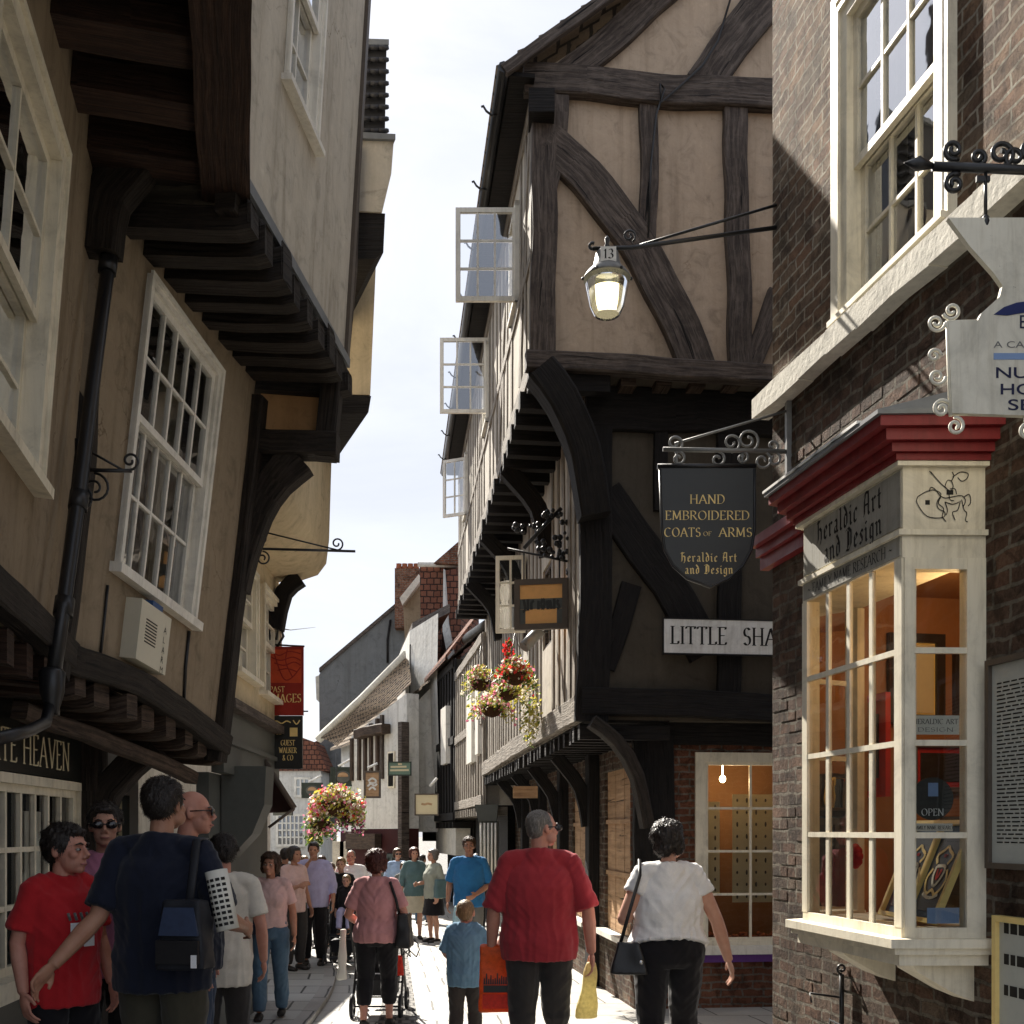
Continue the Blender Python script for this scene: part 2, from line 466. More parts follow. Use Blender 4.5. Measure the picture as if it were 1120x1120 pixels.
# ---------------------------------------------------------------- windows
def glazing(fr, u0, u1, v0, v1, cols, rows, w, parent, name, mframe, mglass, rail=.045, bar=.02, th=.035, bottom=None, hbars=None):
    """one sash / casement: a frame with glazing bars, and its pane as a sub-part"""
    mb = MB(); b = bottom or rail
    fr.box(mb, u0, u1, v0, v0+b, w, w+th); fr.box(mb, u0, u1, v1-rail, v1, w, w+th)
    fr.box(mb, u0, u0+rail, v0+b, v1-rail, w, w+th); fr.box(mb, u1-rail, u1, v0+b, v1-rail, w, w+th)
    iu0, iu1, iv0, iv1 = u0+rail, u1-rail, v0+b, v1-rail
    for k in range(1, cols):
        c = iu0+(iu1-iu0)*k/cols; fr.box(mb, c-bar/2, c+bar/2, iv0, iv1, w+.006, w+th-.004)
    for k in range(1, rows):
        c = iv0+(iv1-iv0)*k/rows; fr.box(mb, iu0, iu1, c-bar/2, c+bar/2, w+.008, w+th-.006)
    o = mb.build(name, mframe, parent)
    g = MB(); fr.quad(g, u0+rail*.5, u1-rail*.5, v0+b*.5, v1-rail*.5, w+.014)
    g.build('pane', mglass, o)
    return o
def sash_window(fr, u0, u1, v0, v1, parent, cols, rows, mframe='white_paint', mglass='pane_glass', fw=.07, set_=-.05, proud=.02,
                sill=.08, curtain=None, split=.5, lower_open=0, room='dark_room'):
    """box sash window: frame > upper sash, lower sash (> pane), sill; a dark room and curtains behind"""
    mb = MB()
    fr.box(mb, u0, u0+fw, v0, v1-fw, set_-.1, proud); fr.box(mb, u1-fw, u1, v0, v1-fw, set_-.1, proud)
    fr.box(mb, u0, u1, v1-fw, v1, set_-.1, proud)
    # raised outer moulding
    for a, b in ((u0-.012, u0+.018), (u1-.018, u1+.012)): fr.box(mb, a, b, v0, v1+.012, proud, proud+.018)
    fr.box(mb, u0+.018, u1-.018, v1-.018, v1+.012, proud, proud+.018)
    w = mb.build('window_frame', mframe, parent)
    vm = v0+(v1-v0)*split
    glazing(fr, u0+fw, u1-fw, vm-.02, v1-fw, cols, rows, set_, w, 'upper_sash', mframe, mglass)
    glazing(fr, u0+fw, u1-fw, v0+lower_open, vm+.022+lower_open, cols, rows, set_-.045, w, 'lower_sash', mframe, mglass, bottom=.07)
    sb = MB(); fr.box(sb, u0-.05, u1+.05, v0-sill, v0, -.1, proud+.05)
    sb.build('sill', mframe, w)
    rb = MB()   # room behind
    d = .9
    for q in (((u0, v0), (u1, v0)), ((u1, v0), (u1, v1)), ((u1, v1), (u0, v1)), ((u0, v1), (u0, v0))):
        (a, b), (c, e) = q
        rb.face([fr.p(a, b, set_-.1), fr.p(c, e, set_-.1), fr.p(c, e, -d), fr.p(a, b, -d)])
    rb.face([fr.p(u0, v0, -d), fr.p(u1, v0, -d), fr.p(u1, v1, -d), fr.p(u0, v1, -d)])
    rb.build('room', room, w)
    if curtain:
        for (a, b) in curtain:
            cb = MB(); n = 22
            for k in range(n):
                x0 = u0+(u1-u0)*(a+(b-a)*k/n); x1 = u0+(u1-u0)*(a+(b-a)*(k+1)/n)
                z0 = -.24+.03*math.sin(k*1.9); z1 = -.24+.03*math.sin((k+1)*1.9)
                cb.face([fr.p(x0, v0, z0), fr.p(x1, v0, z1), fr.p(x1, v1, z1), fr.p(x0, v1, z0)], 0, None, True)
            cb.build('curtain', 'curtain', w)
    return w

# ---------------------------------------------------------------- lettering drawn with a broad pen
def arc(cx, cy, rx, ry, a0, a1, n=8):
    return [(cx+rx*math.cos(R(a0+(a1-a0)*k/n)), cy+ry*math.sin(R(a0+(a1-a0)*k/n))) for k in range(n+1)]
ROMAN = {
 'A': (.78, [[(.02, 0), (.38, 1)], [(.38, 1), (.74, 0)], [(.17, .36), (.6, .36)]], [(.02, 0), (.74, 0)]),
 'B': (.62, [[(.1, 0), (.1, 1)], [(.1, 1)]+arc(.3, .76, .24, .24, 90, -90)+[(.1, .52)], [(.1, .52)]+arc(.32, .26, .27, .26, 90, -90)+[(.1, 0)]], [(.06, 0), (.06, 1)]),
 'C': (.76, [arc(.42, .5, .37, .5, 50, 310, 14)], []),
 'D': (.76, [[(.1, 0), (.1, 1)], [(.1, 1)]+arc(.3, .5, .4, .5, 90, -90, 12)+[(.1, 0)]], [(.06, 0), (.06, 1)]),
 'E': (.56, [[(.1, 0), (.1, 1)], [(.1, 1), (.5, 1), (.5, .88)], [(.1, .52), (.42, .52)], [(.1, 0), (.52, 0), (.52, .14)]], [(.06, 0), (.06, 1)]),
 'F': (.54, [[(.1, 0), (.1, 1)], [(.1, 1), (.5, 1), (.5, .88)], [(.1, .52), (.42, .52)]], [(.1, 0), (.06, 1)]),
 'G': (.8, [arc(.42, .5, .37, .5, 50, 330, 14)+[(.72, .45)], [(.56, .45), (.78, .45)]], []),
 'H': (.8, [[(.1, 0), (.1, 1)], [(.68, 0), (.68, 1)], [(.1, .52), (.68, .52)]], [(.1, 0), (.1, 1), (.68, 0), (.68, 1)]),
 'I': (.24, [[(.12, 0), (.12, 1)]], [(.12, 0), (.12, 1)]),
 'K': (.7, [[(.1, 0), (.1, 1)], [(.1, .45), (.6, 1)], [(.28, .62), (.66, 0)]], [(.1, 0), (.1, 1), (.6, 1), (.66, 0)]),
 'L': (.54, [[(.1, 0), (.1, 1)], [(.1, 0), (.5, 0), (.5, .16)]], [(.1, 1), (.06, 0)]),
 'M': (.92, [[(.1, 0), (.14, 1)], [(.14, 1), (.45, .1)], [(.45, .1), (.76, 1)], [(.76, 1), (.8, 0)]], [(.1, 0), (.8, 0), (.1, 1), (.8, 1)]),
 'N': (.82, [[(.1, 0), (.1, 1)], [(.1, 1), (.7, 0)], [(.7, 0), (.7, 1)]], [(.1, 0), (.06, 1), (.7, 1)]),
 'O': (.84, [arc(.42, .5, .37, .5, 0, 360, 18)], []),
 'P': (.6, [[(.1, 0), (.1, 1)], [(.1, 1)]+arc(.3, .73, .26, .27, 90, -90)+[(.1, .46)]], [(.1, 0), (.06, 1)]),
 'R': (.68, [[(.1, 0), (.1, 1)], [(.1, 1)]+arc(.3, .75, .25, .25, 90, -90)+[(.1, .5)], [(.3, .5), (.64, 0)]], [(.1, 0), (.06, 1), (.64, 0)]),
 'S': (.56, [arc(.28, .75, .2, .25, 30, 250, 9)+arc(.28, .26, .22, .26, 80, -150, 10)], []),
 'T': (.66, [[(.32, 0), (.32, 1)], [(.02, .88), (.02, 1), (.62, 1), (.62, .88)]], [(.32, 0)]),
 'U': (.76, [[(.1, 1)]+arc(.37, .3, .27, .3, 180, 360, 10)+[(.64, 1)]], [(.1, 1), (.64, 1)]),
 'V': (.74, [[(.04, 1), (.38, 0)], [(.38, 0), (.7, 1)]], [(.04, 1), (.7, 1)]),
 'W': (1.0, [[(.04, 1), (.28, 0)], [(.28, 0), (.5, .9)], [(.5, .9), (.72, 0)], [(.72, 0), (.96, 1)]], [(.04, 1), (.96, 1)]),
 'Y': (.7, [[(.04, 1), (.34, .48)], [(.66, 1), (.34, .48), (.34, 0)]], [(.04, 1), (.66, 1), (.34, 0)]),
 '&': (.8, [[(.72, 0), (.2, .72)]+arc(.34, .82, .15, .18, 200, -20, 8)+[(.12, .32)]+arc(.28, .22, .2, .22, 160, 300, 8)+[(.7, .42)]], []),
 '1': (.4, [[(.06, .8), (.22, 1), (.22, 0)]], [(.22, 0)]),
 '3': (.56, [arc(.25, .75, .2, .25, 150, -90, 9)+arc(.25, .25, .24, .26, 90, -150, 9)], []),
 '~': (.6, [[(.02, .42), (.14, .56), (.3, .48), (.46, .38), (.58, .52)]], []),
 ' ': (.34, [], []), '.': (.2, [[(.06, 0), (.1, .06)]], []), "'": (.2, [[(.1, 1), (.06, .8)]], []),
}
GOTH = {
 'H': (.62, [[(.0, .84), (.1, .95), (.14, .8), (.14, .1), (.04, 0)], [(.14, .95), (.3, .86), (.42, .95)], [(.14, .5), (.3, .6), (.46, .46), (.46, .06), (.36, -.14)]], []),
 'A': (.66, [[(.06, .8), (.2, .95), (.46, .9), (.46, .1), (.56, 0)], [(.24, .93), (.12, .62), (.12, .12), (.02, 0)], [(.06, .44), (.46, .44)]], []),
 'D': (.66, [[(.0, .86), (.26, .96), (.52, .76), (.52, .2), (.32, 0), (.04, .06)], [(.2, .86), (.2, .1)], [(.3, .8), (.3, .2)]], []),
 'e': (.42, [[(.34, .12), (.22, 0), (.08, .1), (.08, .46), (.22, .58), (.34, .42), (.1, .27)]], []),
 'r': (.4, [[(.02, .56), (.1, .48), (.1, .08), (.18, 0)], [(.12, .46), (.24, .58), (.34, .5)]], []),
 'a': (.48, [[(.08, .5), (.2, .58), (.32, .48), (.32, .08), (.42, 0)], [(.32, .32), (.14, .26), (.08, .12), (.18, 0), (.32, .1)]], []),
 'l': (.28, [[(.02, .95), (.1, .88), (.1, .08), (.2, 0)]], []),
 'd': (.46, [[(.3, .5), (.18, .58), (.08, .46), (.08, .1), (.2, 0), (.34, .1), (.34, .5), (.24, .72), (.06, .92)]], []),
 'i': (.28, [[(.02, .56), (.1, .48), (.1, .08), (.2, 0)], [(.08, .8), (.14, .74)]], []),
 'c': (.4, [[(.32, .46), (.22, .58), (.08, .46), (.08, .1), (.2, 0), (.32, .1)]], []),
 't': (.36, [[(.12, .8), (.12, .08), (.22, 0), (.3, .06)], [(.0, .55), (.28, .55)]], []),
 'n': (.54, [[(.02, .56), (.1, .48), (.1, .06), (.16, 0)], [(.12, .46), (.26, .58), (.38, .48), (.38, .08), (.48, 0)]], []),
 's': (.4, [[(.32, .48), (.2, .58), (.08, .46), (.28, .22), (.28, .08), (.16, 0), (.04, .08)]], []),
 'g': (.46, [[(.34, .5), (.2, .58), (.08, .46), (.08, .12), (.2, .02), (.34, .12)], [(.34, .58), (.34, -.14), (.2, -.28), (.06, -.18)]], []),
 ' ': (.3, [], []),
}
def pen_width(txt, font, h, gap): return sum(font[c][0]*h+gap*h for c in txt)-gap*h
def lettering(fr, txt, u, v, h, w, parent, mat, font=ROMAN, align='C', pen=None, gap=.12, width=None, name='lettering', th=.002):
    """words in flat strokes on the wall frame fr, base line at (u, v), cap height h"""
    if pen is None: pen = (.13, .05) if font is ROMAN else (.11, .085)
    W = pen_width(txt, font, h, gap); sx = 1.0
    if width: sx = width/W; W = width
    x = u-(W/2 if align == 'C' else 0 if align == 'L' else W)
    mb = MB(); k = 0
    nx, ny = pen[0]*h/2, pen[1]*h/2
    for ch in txt:
        adv, strokes, serifs = font[ch]
        for s in strokes:
            for (a, b) in zip(s, s[1:]):
                ax, ay, bx, by = x+a[0]*h*sx, v+a[1]*h, x+b[0]*h*sx, v+b[1]*h
                k += 1; e = w+(k % 7)*.00015
                q = [(ax-nx, ay-ny), (ax+nx, ay+ny), (bx+nx, by+ny), (bx-nx, by-ny)]
                ar = (q[2][0]-q[0][0])*(q[3][1]-q[1][1])-(q[2][1]-q[0][1])*(q[3][0]-q[1][0])
                if ar < 0: q.reverse()
                mb.face([fr.p(t[0], t[1], e) for t in q])
                if ny < .08*h:   # keep thin strokes from vanishing
                    t2 = .035*h
                    dx, dy = bx-ax, by-ay; l = math.hypot(dx, dy) or 1
                    ox, oy = -dy/l*t2/2, dx/l*t2/2
                    mb.face([fr.p(ax-ox, ay-oy, e+.00007), fr.p(bx-ox, by-oy, e+.00007), fr.p(bx+ox, by+oy, e+.00007), fr.p(ax+ox, ay+oy, e+.00007)])
        for (sxp, sy) in serifs:
            a = x+sxp*h*sx; b = v+sy*h
            mb.face([fr.p(a-.12*h, b-.02*h, w+.0012), fr.p(a+.12*h, b-.02*h, w+.0012), fr.p(a+.12*h, b+.02*h, w+.0012), fr.p(a-.12*h, b+.02*h, w+.0012)])
        x += (adv+gap)*h*sx
    return mb.build(name, mat, parent)
def sans(fr, txt, u, v, h, w, parent, mat, width=None, name='lettering', align='LEFT', bold=0):
    cu = bpy.data.curves.new('t', 'FONT'); cu.body = txt; cu.size = h/.7; cu.align_x = align; cu.offset = bold
    o = bpy.data.objects.new('t', cu); COL.objects.link(o)
    dg = bpy.context.evaluated_depsgraph_get()
    me = o.evaluated_get(dg).to_mesh()
    xs = [q.co.x for q in me.vertices] or [0]
    k = 1 if not width else width/(max(xs)-min(xs))
    mb = MB(); i = mb.add([fr.p(u+q.co.x*k, v+q.co.y, w) for q in me.vertices])
    for p in me.polygons: mb.idx([i+a for a in p.vertices])
    o.evaluated_get(dg).to_mesh_clear()
    bpy.data.objects.remove(o); bpy.data.curves.remove(cu)
    return mb.build(name, mat, parent)
def spiral(c, r0, r1, a0, turns, ax, ay, n=26):
    """points of a scroll in the plane (ax, ay)"""
    out = []
    for k in range(n+1):
        t = k/n; a = R(a0)+turns*2*math.pi*t; r = r0+(r1-r0)*t
        out.append(V(c)+V(ax)*math.cos(a)*r+V(ay)*math.sin(a)*r)
    return out
# ================================================================ PEOPLE
def remeshed(mb, name, mat, voxel, smooth, parent, disp=None, M=None):
    me = bpy.data.meshes.new(name)
    me.from_pydata([tuple(p) for p in mb.v], [], mb.f)
    bm = bmesh.new(); bm.from_mesh(me); bmesh.ops.recalc_face_normals(bm, faces=bm.faces); bm.to_mesh(me); bm.free()
    o = bpy.data.objects.new('t', me); COL.objects.link(o)
    r = o.modifiers.new('r', 'REMESH'); r.mode = 'VOXEL'; r.voxel_size = voxel
    if smooth:
        q = o.modifiers.new('s', 'SMOOTH'); q.factor = .5; q.iterations = smooth
    dg = bpy.context.evaluated_depsgraph_get()
    nm = bpy.data.meshes.new_from_object(o.evaluated_get(dg))
    bpy.data.objects.remove(o); bpy.data.meshes.remove(me)
    if disp:
        n = len(nm.vertices); cs_ = [0.0]*(3*n); ns_ = [0.0]*(3*n)
        nm.vertices.foreach_get('co', cs_); nm.vertex_normals.foreach_get('vector', ns_)
        for i in range(0, 3*n, 3):
            c_ = V(cs_[i:i+3]); d = disp(c_, V(ns_[i:i+3]))
            cs_[i:i+3] = c_+d
        nm.vertices.foreach_set('co', cs_)
    if M is not None: nm.transform(M)
    nm.materials.clear(); nm.materials.append(MATS[mat])
    nm.polygons.foreach_set('use_smooth', [True]*len(nm.polygons)); nm.update()
    nm.name = name
    ob = bpy.data.objects.new(name, nm); COL.objects.link(ob)
    ob.parent = parent; ob.matrix_parent_inverse = Matrix.Translation(parent_world(parent)).inverted()
    return ob
def plainmesh(mb, name, mat, parent, M):
    for i, p in enumerate(mb.v): mb.v[i] = M @ p
    return mb.build(name, mat, parent)

def person(label, px, Y, top, face, skin='skin', shirt=None, legs=None, hair=None, fat=1.0, female=False, child=0,
           look=0, nod=0, arm_l=None, arm_r=None, stride=0, sleeve=.75, hem=.83, leg_kind='trousers', leg_len=.1, flare=0,
           glasses=None, shoes='shoe_dark', up=0.0, hair_style='short', detail=1, base=None, fold=1.0, seed=0, H=None, seat=False, hat=None,
           neck_v=False, group=None, jacket=None):
    """a figure whose head top shows at pixel (px, top) when it stands at distance Y.  face: heading in degrees, 0 = walking away from us.
       arms: (elbow, hand) in body space (x to its right, y forward, z up) for a height of 1.75"""
    g = (gz(Y)+up) if base is None else base
    if H is None: H = CZ+(HY-top)*Y/F-g
    k = H/1.75
    x = (px-CX)/F*Y
    root = thing('person', label, 'person', (x, Y, g), group)
    M = Matrix.Translation((x, Y, g)) @ Matrix.Rotation(-R(face), 4, 'Z') @ Matrix.Scale(k, 4)
    rnd = random.Random(seed or int(px*7+top))
    vox = (.0075 if detail >= 2 else .0095 if detail == 1 else .015)
    sd = rnd.random()*50
    hs = 1+.30*child                                   # a child's head is larger for its height
    fz = 1.0
    # ---- skeleton
    sw = (.155 if female else .18)*(1 if not child else .88)*(.75+.25*fat)
    hipx = (.095 if female else .088)*(.55+.45*fat)
    sh = 1.425-.03*child
    S = {'L': V((-sw, -.015, sh)), 'Rr': V((sw, -.015, sh))}
    dl = (V((-sw-.055*fat-.02, -.045, 1.14)), V((-sw-.07*fat-.02, .05, .89)))
    dr = (V((sw+.055*fat+.02, -.045, 1.14)), V((sw+.07*fat+.02, .05, .89)))
    A = {'L': tuple(V(q) for q in (arm_l or dl)), 'Rr': tuple(V(q) for q in (arm_r or dr))}
    hipz = .91
    if seat: LEG = {-1: (V((-.09, 0, hipz)), V((-.11, .36, hipz-.02)), V((-.11, .42, hipz-.4))), 1: (V((.09, 0, hipz)), V((.11, .36, hipz-.02)), V((.11, .42, hipz-.4)))}
    else:
        LEG = {}
        for s_ in (-1, 1):
            st = stride*s_
            LEG[s_] = (V((s_*hipx, 0, hipz)), V((s_*(hipx+.01), .03+st*.5+(.05*abs(stride) if st < 0 else .04*abs(stride)), .49)), V((s_*(hipx+.012), st-.015-(.06*abs(stride) if st < 0 else 0), .085+(.05*abs(stride)*2 if st < 0 else 0))))
    mb = MB()
    # ---- torso rings
    if female: T = [(.86, .165, .12, -.01), (.93, .172, .125, -.012), (1.0, .158, .115, -.005), (1.09, .132, .098, 0), (1.19, .142, .105, .004), (1.28, .155, .115, .012), (1.36, .155, .10, -.005), (1.42, .135, .08, -.015), (1.465, .075, .06, -.015)]
    else: T = [(.86, .155, .115, 0), (.93, .16, .12, -.005), (1.0, .155, .112, 0), (1.09, .15, .108, .002), (1.19, .162, .112, 0), (1.29, .178, .12, -.005), (1.37, .178, .11, -.012), (1.43, .15, .085, -.016), (1.47, .08, .06, -.015)]
    def bel(z): return math.exp(-((z-1.03)/.16)**2)
    T = [(z, rx*(1+(fat-1)*(1 if z < 1.35 else .4)), ry*(1+(fat-1)*(1.3 if z < 1.3 else .4)), yo+(fat-1)*.06*bel(z)) for z, rx, ry, yo in T]
    def torso(m, rings, inf):
        m.tube([V((0, yo, z)) for z, rx, ry, yo in rings], [(rx+inf, ry+inf) for z, rx, ry, yo in rings], 20)
    torso(mb, [(z, rx-(.012 if z < 1.44 else 0), ry-(.012 if z < 1.44 else 0), yo) for z, rx, ry, yo in T], 0)
    af = .78+.24*fat
    for s_ in ('L', 'Rr'):
        a, (e, h) = S[s_], A[s_]
        mb.ell(a, (.05*af, .05*af, .048*af))
        mb.tube([a, a.lerp(e, .4), e, e.lerp(h, .3), h], [.05*af, .048*af, .039*af, .041*af, .027*af], 12)
        mb.ell(e, (.039*af,)*3, 10, 8)
        # hand
        d = (h-e).normalized()
        side = 1 if s_ == 'Rr' else -1
        ax = V((side, 0, 0)); ax = (ax-d*ax.dot(d)); ax = ax.normalized() if ax.length > .2 else d.orthogonal().normalized()   # back of the hand
        wd = d.cross(ax).normalized()                        # across the palm
        if wd.y < 0: wd = -wd                                # thumb side forward
        mb.tube([h-d*.01, h+d*.03, h+d*.085], [(.024, .024), (.022, .034), (.017, .038)], 10) if False else None
        Mx = Matrix((ax, wd, d)).transposed()
        mb.ell(h+d*.045, (.019, .038, .056), 12, 8, 0, Mx)
        fr_ = .0088 if detail >= 1 else .011
        for i in range(4):
            o = h+d*.085+wd*(.0315-.021*i)
            L_ = (.072, .08, .076, .06)[i]
            p1 = o+d*L_*.45-ax*.008; p2 = p1+d*L_*.33-ax*.022; p3 = p2+d*L_*.2-ax*.025
            mb.tube([o-d*.02, p1, p2, p3], [fr_*1.05, fr_, fr_*.92, fr_*.75], 7)
        o = h+d*.02+wd*.03
        mb.tube([o, o+d*.03+wd*.022-ax*.012, o+d*.062+wd*.026-ax*.026], [.0125, .0112, .0085], 7)
    # ---- legs
    for s_ in (-1, 1):
        hp, kn, an = LEG[s_]
        cf = kn.lerp(an, .32)+V((0, -.018, 0))
        lf = (.65+.35*fat)
        mb.tube([hp+V((0, 0, .02)), hp.lerp(kn, .45), kn, cf, kn.lerp(an, .75), an], [.088*lf, .072*lf, .053*lf, .054*lf, .038, .035], 12)
        fd = V((0, 1, 0)) if not seat else V((0, .9, -.2))
        mb.tube([an-fd*.035+V((0, 0, -.05)), an+fd*.06+V((0, 0, -.05)), an+fd*.15+V((0, 0, -.062))], [(.034, .036), (.042, .032), (.036, .022)], 10)
    # ---- neck and head
    hy = .02
    hc = V((0, hy, 1.75-.115*hs))
    Hm = Matrix.Translation(V((0, 0, 1.53))) @ Matrix.Rotation(-R(look), 4, 'Z') @ Matrix.Rotation(-R(nod), 4, 'X') @ Matrix.Translation(V((0, 0, -1.53)))
    mb.tube([V((0, -.012, 1.42)), V((0, -.012, 1.5)), V((0, .002, 1.60))], [.056*(.7+.3*fat), .054 if not female else .047, .052 if not female else .046], 14)
    hm = MB()
    q = hs
    def hp_(x, y, z): return hc+V((x*q, y*q, z*q))
    hm.ell(hp_(0, -.008, .02), (.073*q, .092*q, .093*q), 20, 14)
    hm.ell(hp_(0, .03, -.045), (.058*q, .06*q, .066*q), 16, 10)                 # face and jaw
    hm.ell(hp_(0, .062, -.088), (.028*q, .026*q, .022*q))                        # chin
    hm.ell(hp_(0, .07, .028), (.05*q, .022*q, .014*q))                           # brow
    for s_ in (-1, 1):
        hm.ell(hp_(s_*.04, .06, -.02), (.022*q, .022*q, .022*q))                  # cheek
        hm.ell(hp_(s_*.074, -.012, -.005), (.011*q, .019*q, .031*q), 10, 8, 0, Matrix.Rotation(s_*.35, 3, 'Z'))   # ear
        if fat > 1.1: hm.ell(hp_(s_*.045, .035, -.06), (.03*q, .04*q, .035*q))
    hm.tube([hp_(0, .084, .02), hp_(0, .098, -.008), hp_(0, .112, -.03)], [.008*q, .0105*q, .0135*q], 8)      # nose
    for s_ in (-1, 1): hm.ell(hp_(s_*.012, .097, -.034), (.01*q, .012*q, .009*q), 8, 6)
    hm.ell(hp_(0, .088, -.06), (.022*q, .010*q, .0065*q), 10, 6); hm.ell(hp_(0, .086, -.071), (.019*q, .011*q, .007*q), 10, 6)
    i0 = mb.add([Hm @ p for p in hm.v])
    for f in hm.f: mb.idx([i0+a for a in f])
    eyes = [Hm @ hp_(s_*.031, .093, .004) for s_ in (-1, 1)]
    def bodydisp(co, n):
        d = V((0, 0, 0))
        for e in eyes:
            r = (co-e).length
            if r < .03*q: d -= n*.008*q*math.exp(-(r/(.013*q))**2)
        return d
    remeshed(mb, 'body', skin, vox*(.75 if detail >= 2 else .9), 2 if detail < 2 else 3, root, bodydisp, M)
    # eyes, brows, lips
    if not glasses and detail >= 1:
        for s_ in (-1, 1):
            e = MB(); e.ell(Hm @ hp_(s_*.031, .0785, .003), (.0125*q, .0115*q, .0075*q), 10, 8); plainmesh(e, 'eye', 'eye_white', root, M)
            e = MB(); e.ell(Hm @ hp_(s_*.031, .0872, .003), (.0062*q, .0048*q, .0066*q), 8, 6); plainmesh(e, 'iris', 'eye_dark', root, M)
    if not glasses and detail == 0:
        for s_ in (-1, 1):
            e = MB(); e.ell(Hm @ hp_(s_*.031, .082, .004), (.012*q, .008*q, .007*q), 8, 6); plainmesh(e, 'eye', 'eye_dark', root, M)
    if detail >= 1:
        e = MB()
        for s_ in (-1, 1):
            e.tube([Hm @ hp_(s_*.014, .0925, .027), Hm @ hp_(s_*.032, .092, .033), Hm @ hp_(s_*.05, .078, .026)], [.004*q, .0045*q, .003*q], 6)
        plainmesh(e, 'eyebrows', hair if hair and hair != 'hair_bald' else 'hair_grey', root, M)
    e = MB()
    e.tube([Hm @ hp_(-.022, .087, -.065), Hm @ hp_(0, .0985, -.064), Hm @ hp_(.022, .087, -.065)], [.0035*q, .0068*q, .0035*q], 6)
    plainmesh(e, 'lips', 'lips', root, M)
    if glasses:
        e = MB()
        for s_ in (-1, 1):
            e.ell(Hm @ hp_(s_*.034, .098, .004), (.03*q, .009*q, .021*q), 14, 8)
            e.tube([Hm @ hp_(s_*.06, .092, .01), Hm @ hp_(s_*.079, .06, .012), Hm @ hp_(s_*.081, -.01, .008)], .0035*q, 6)
        e.tube([Hm @ hp_(-.01, .105, .008), Hm @ hp_(.01, .105, .008)], .003*q, 6)
        plainmesh(e, 'sunglasses', glasses, root, M)
    # ---- hair
    if hair and hair != 'hair_bald':
        hb = MB()
        big = hair_style
        z0 = .002 if big == 'cropped' else .012
        hb.ell(hp_(0, -.024, .036), ((.076+z0*.6)*q, (.088+z0*.8)*q, (.08+z0)*q), 22, 16)
        hb.ell(hp_(0, -.052, -.002), ((.068+z0*.5)*q, (.05+z0)*q, .07*q), 16, 12)
        if big != 'cropped':
            hb.ell(hp_(0, .038, .085), (.055*q, .05*q, .026*q))
        for s_ in (-1, 1):
            hb.ell(hp_(s_*.066, .008, .02), (.014*q, .028*q, .032*q))
        if big in ('bob', 'full'):
            hb.ell(hp_(0, -.035, .04), (.1*q, .105*q, .092*q), 20, 14)
            for s_ in (-1, 1):
                hb.ell(hp_(s_*.078, -.015, -.02), (.026*q, .055*q, .07*q))
            hb.ell(hp_(0, -.07, -.035), (.075*q, .045*q, .07*q))
        if big == 'full':
            hb.ell(hp_(0, .03, .09), (.07*q, .06*q, .035*q))
            hb.ell(hp_(0, -.065, .045), (.098*q, .07*q, .085*q))
        if big == 'long':
            for s_ in (-1, 1): hb.ell(hp_(s_*.078, -.01, -.045), (.026*q, .05*q, .1*q))
            hb.ell(hp_(0, -.07, -.07), (.08*q, .04*q, .12*q))
        if big == 'tied':
            hb.ell(hp_(0, -.1, .01), (.035*q, .04*q, .04*q))
        Hs = hb
        rt = random.Random(int(px*13+top))
        if big != 'cropped' and detail >= 1:
            for _ in range(150):
                a_ = rt.uniform(0, 2*math.pi); e_ = rt.uniform(-.25, 1.35)
                d_ = V((math.cos(a_)*math.cos(e_), math.sin(a_)*math.cos(e_), math.sin(e_)))
                if d_.y > .35 and d_.z < .72: continue
                R0 = V((.084, .098, .09)) if big not in ('bob', 'full') else V((.102, .106, .1))
                p_ = hp_(d_.x*R0.x, -.02+d_.y*R0.y, .034+d_.z*R0.z)
                t_ = V((d_.x*.4+rt.uniform(-.3, .3), -.35+rt.uniform(-.3, .3), -.8+.9*max(0, d_.z))).normalized()
                l_ = rt.uniform(.018, .034)*q
                hb.tube([p_-t_*l_*.6, p_+d_*.004*q, p_+t_*l_], [.007*q, .008*q, .003*q], 6)
        for i, p in enumerate(Hs.v): Hs.v[i] = Hm @ p
        amp = {'cropped': .002, 'short': .006, 'bob': .008, 'full': .011, 'long': .008, 'tied': .004}[big]
        def hd(co, n):
            a = noise.noise(V((co.x*70+sd, co.y*70, co.z*22)))+.6*noise.noise(V((co.x*160, co.y*160+sd, co.z*50)))
            return n*amp*a*q
        ho = remeshed(Hs, 'hair', hair, vox*.8, 1, root, hd, M)
        if detail >= 1:
            # loose strands over the surface
            sm = MB(); vs = ho.data.vertices; nv = len(vs)
            Hi = (M @ Hm).inverted()
            cen = M @ (Hm @ hp_(0, -.02, .03))
            for _ in range({'cropped': 500}.get(big, 3200)):
                v_ = vs[rt.randrange(nv)]; p_ = v_.co.copy(); n_ = (p_-cen).normalized()
                t_ = V((rt.uniform(-.7, .7), rt.uniform(-.7, .7), -.75+1.1*max(0, n_.z)+rt.uniform(-.4, .3))); t_ = (t_-n_*t_.dot(n_)*.85)
                if t_.length < .1: continue
                t_ = t_.normalized(); l_ = rt.uniform(.012, .03)*q*k*(.35 if big == 'cropped' else 1)
                if (Hi @ p_).y > .035*q: l_ *= .35
                w_ = t_.cross(n_).normalized()*.0011*k
                a_ = p_+n_*.0006; b_ = a_+t_*l_*.55+n_*.0035*k; c_ = a_+t_*l_+n_*rt.uniform(-.001, .006)*k
                sm.face([a_-w_, a_+w_, b_+w_, b_-w_]); sm.face([b_-w_, b_+w_, c_])
            so_ = sm.build('hair_strands', hair, ho)
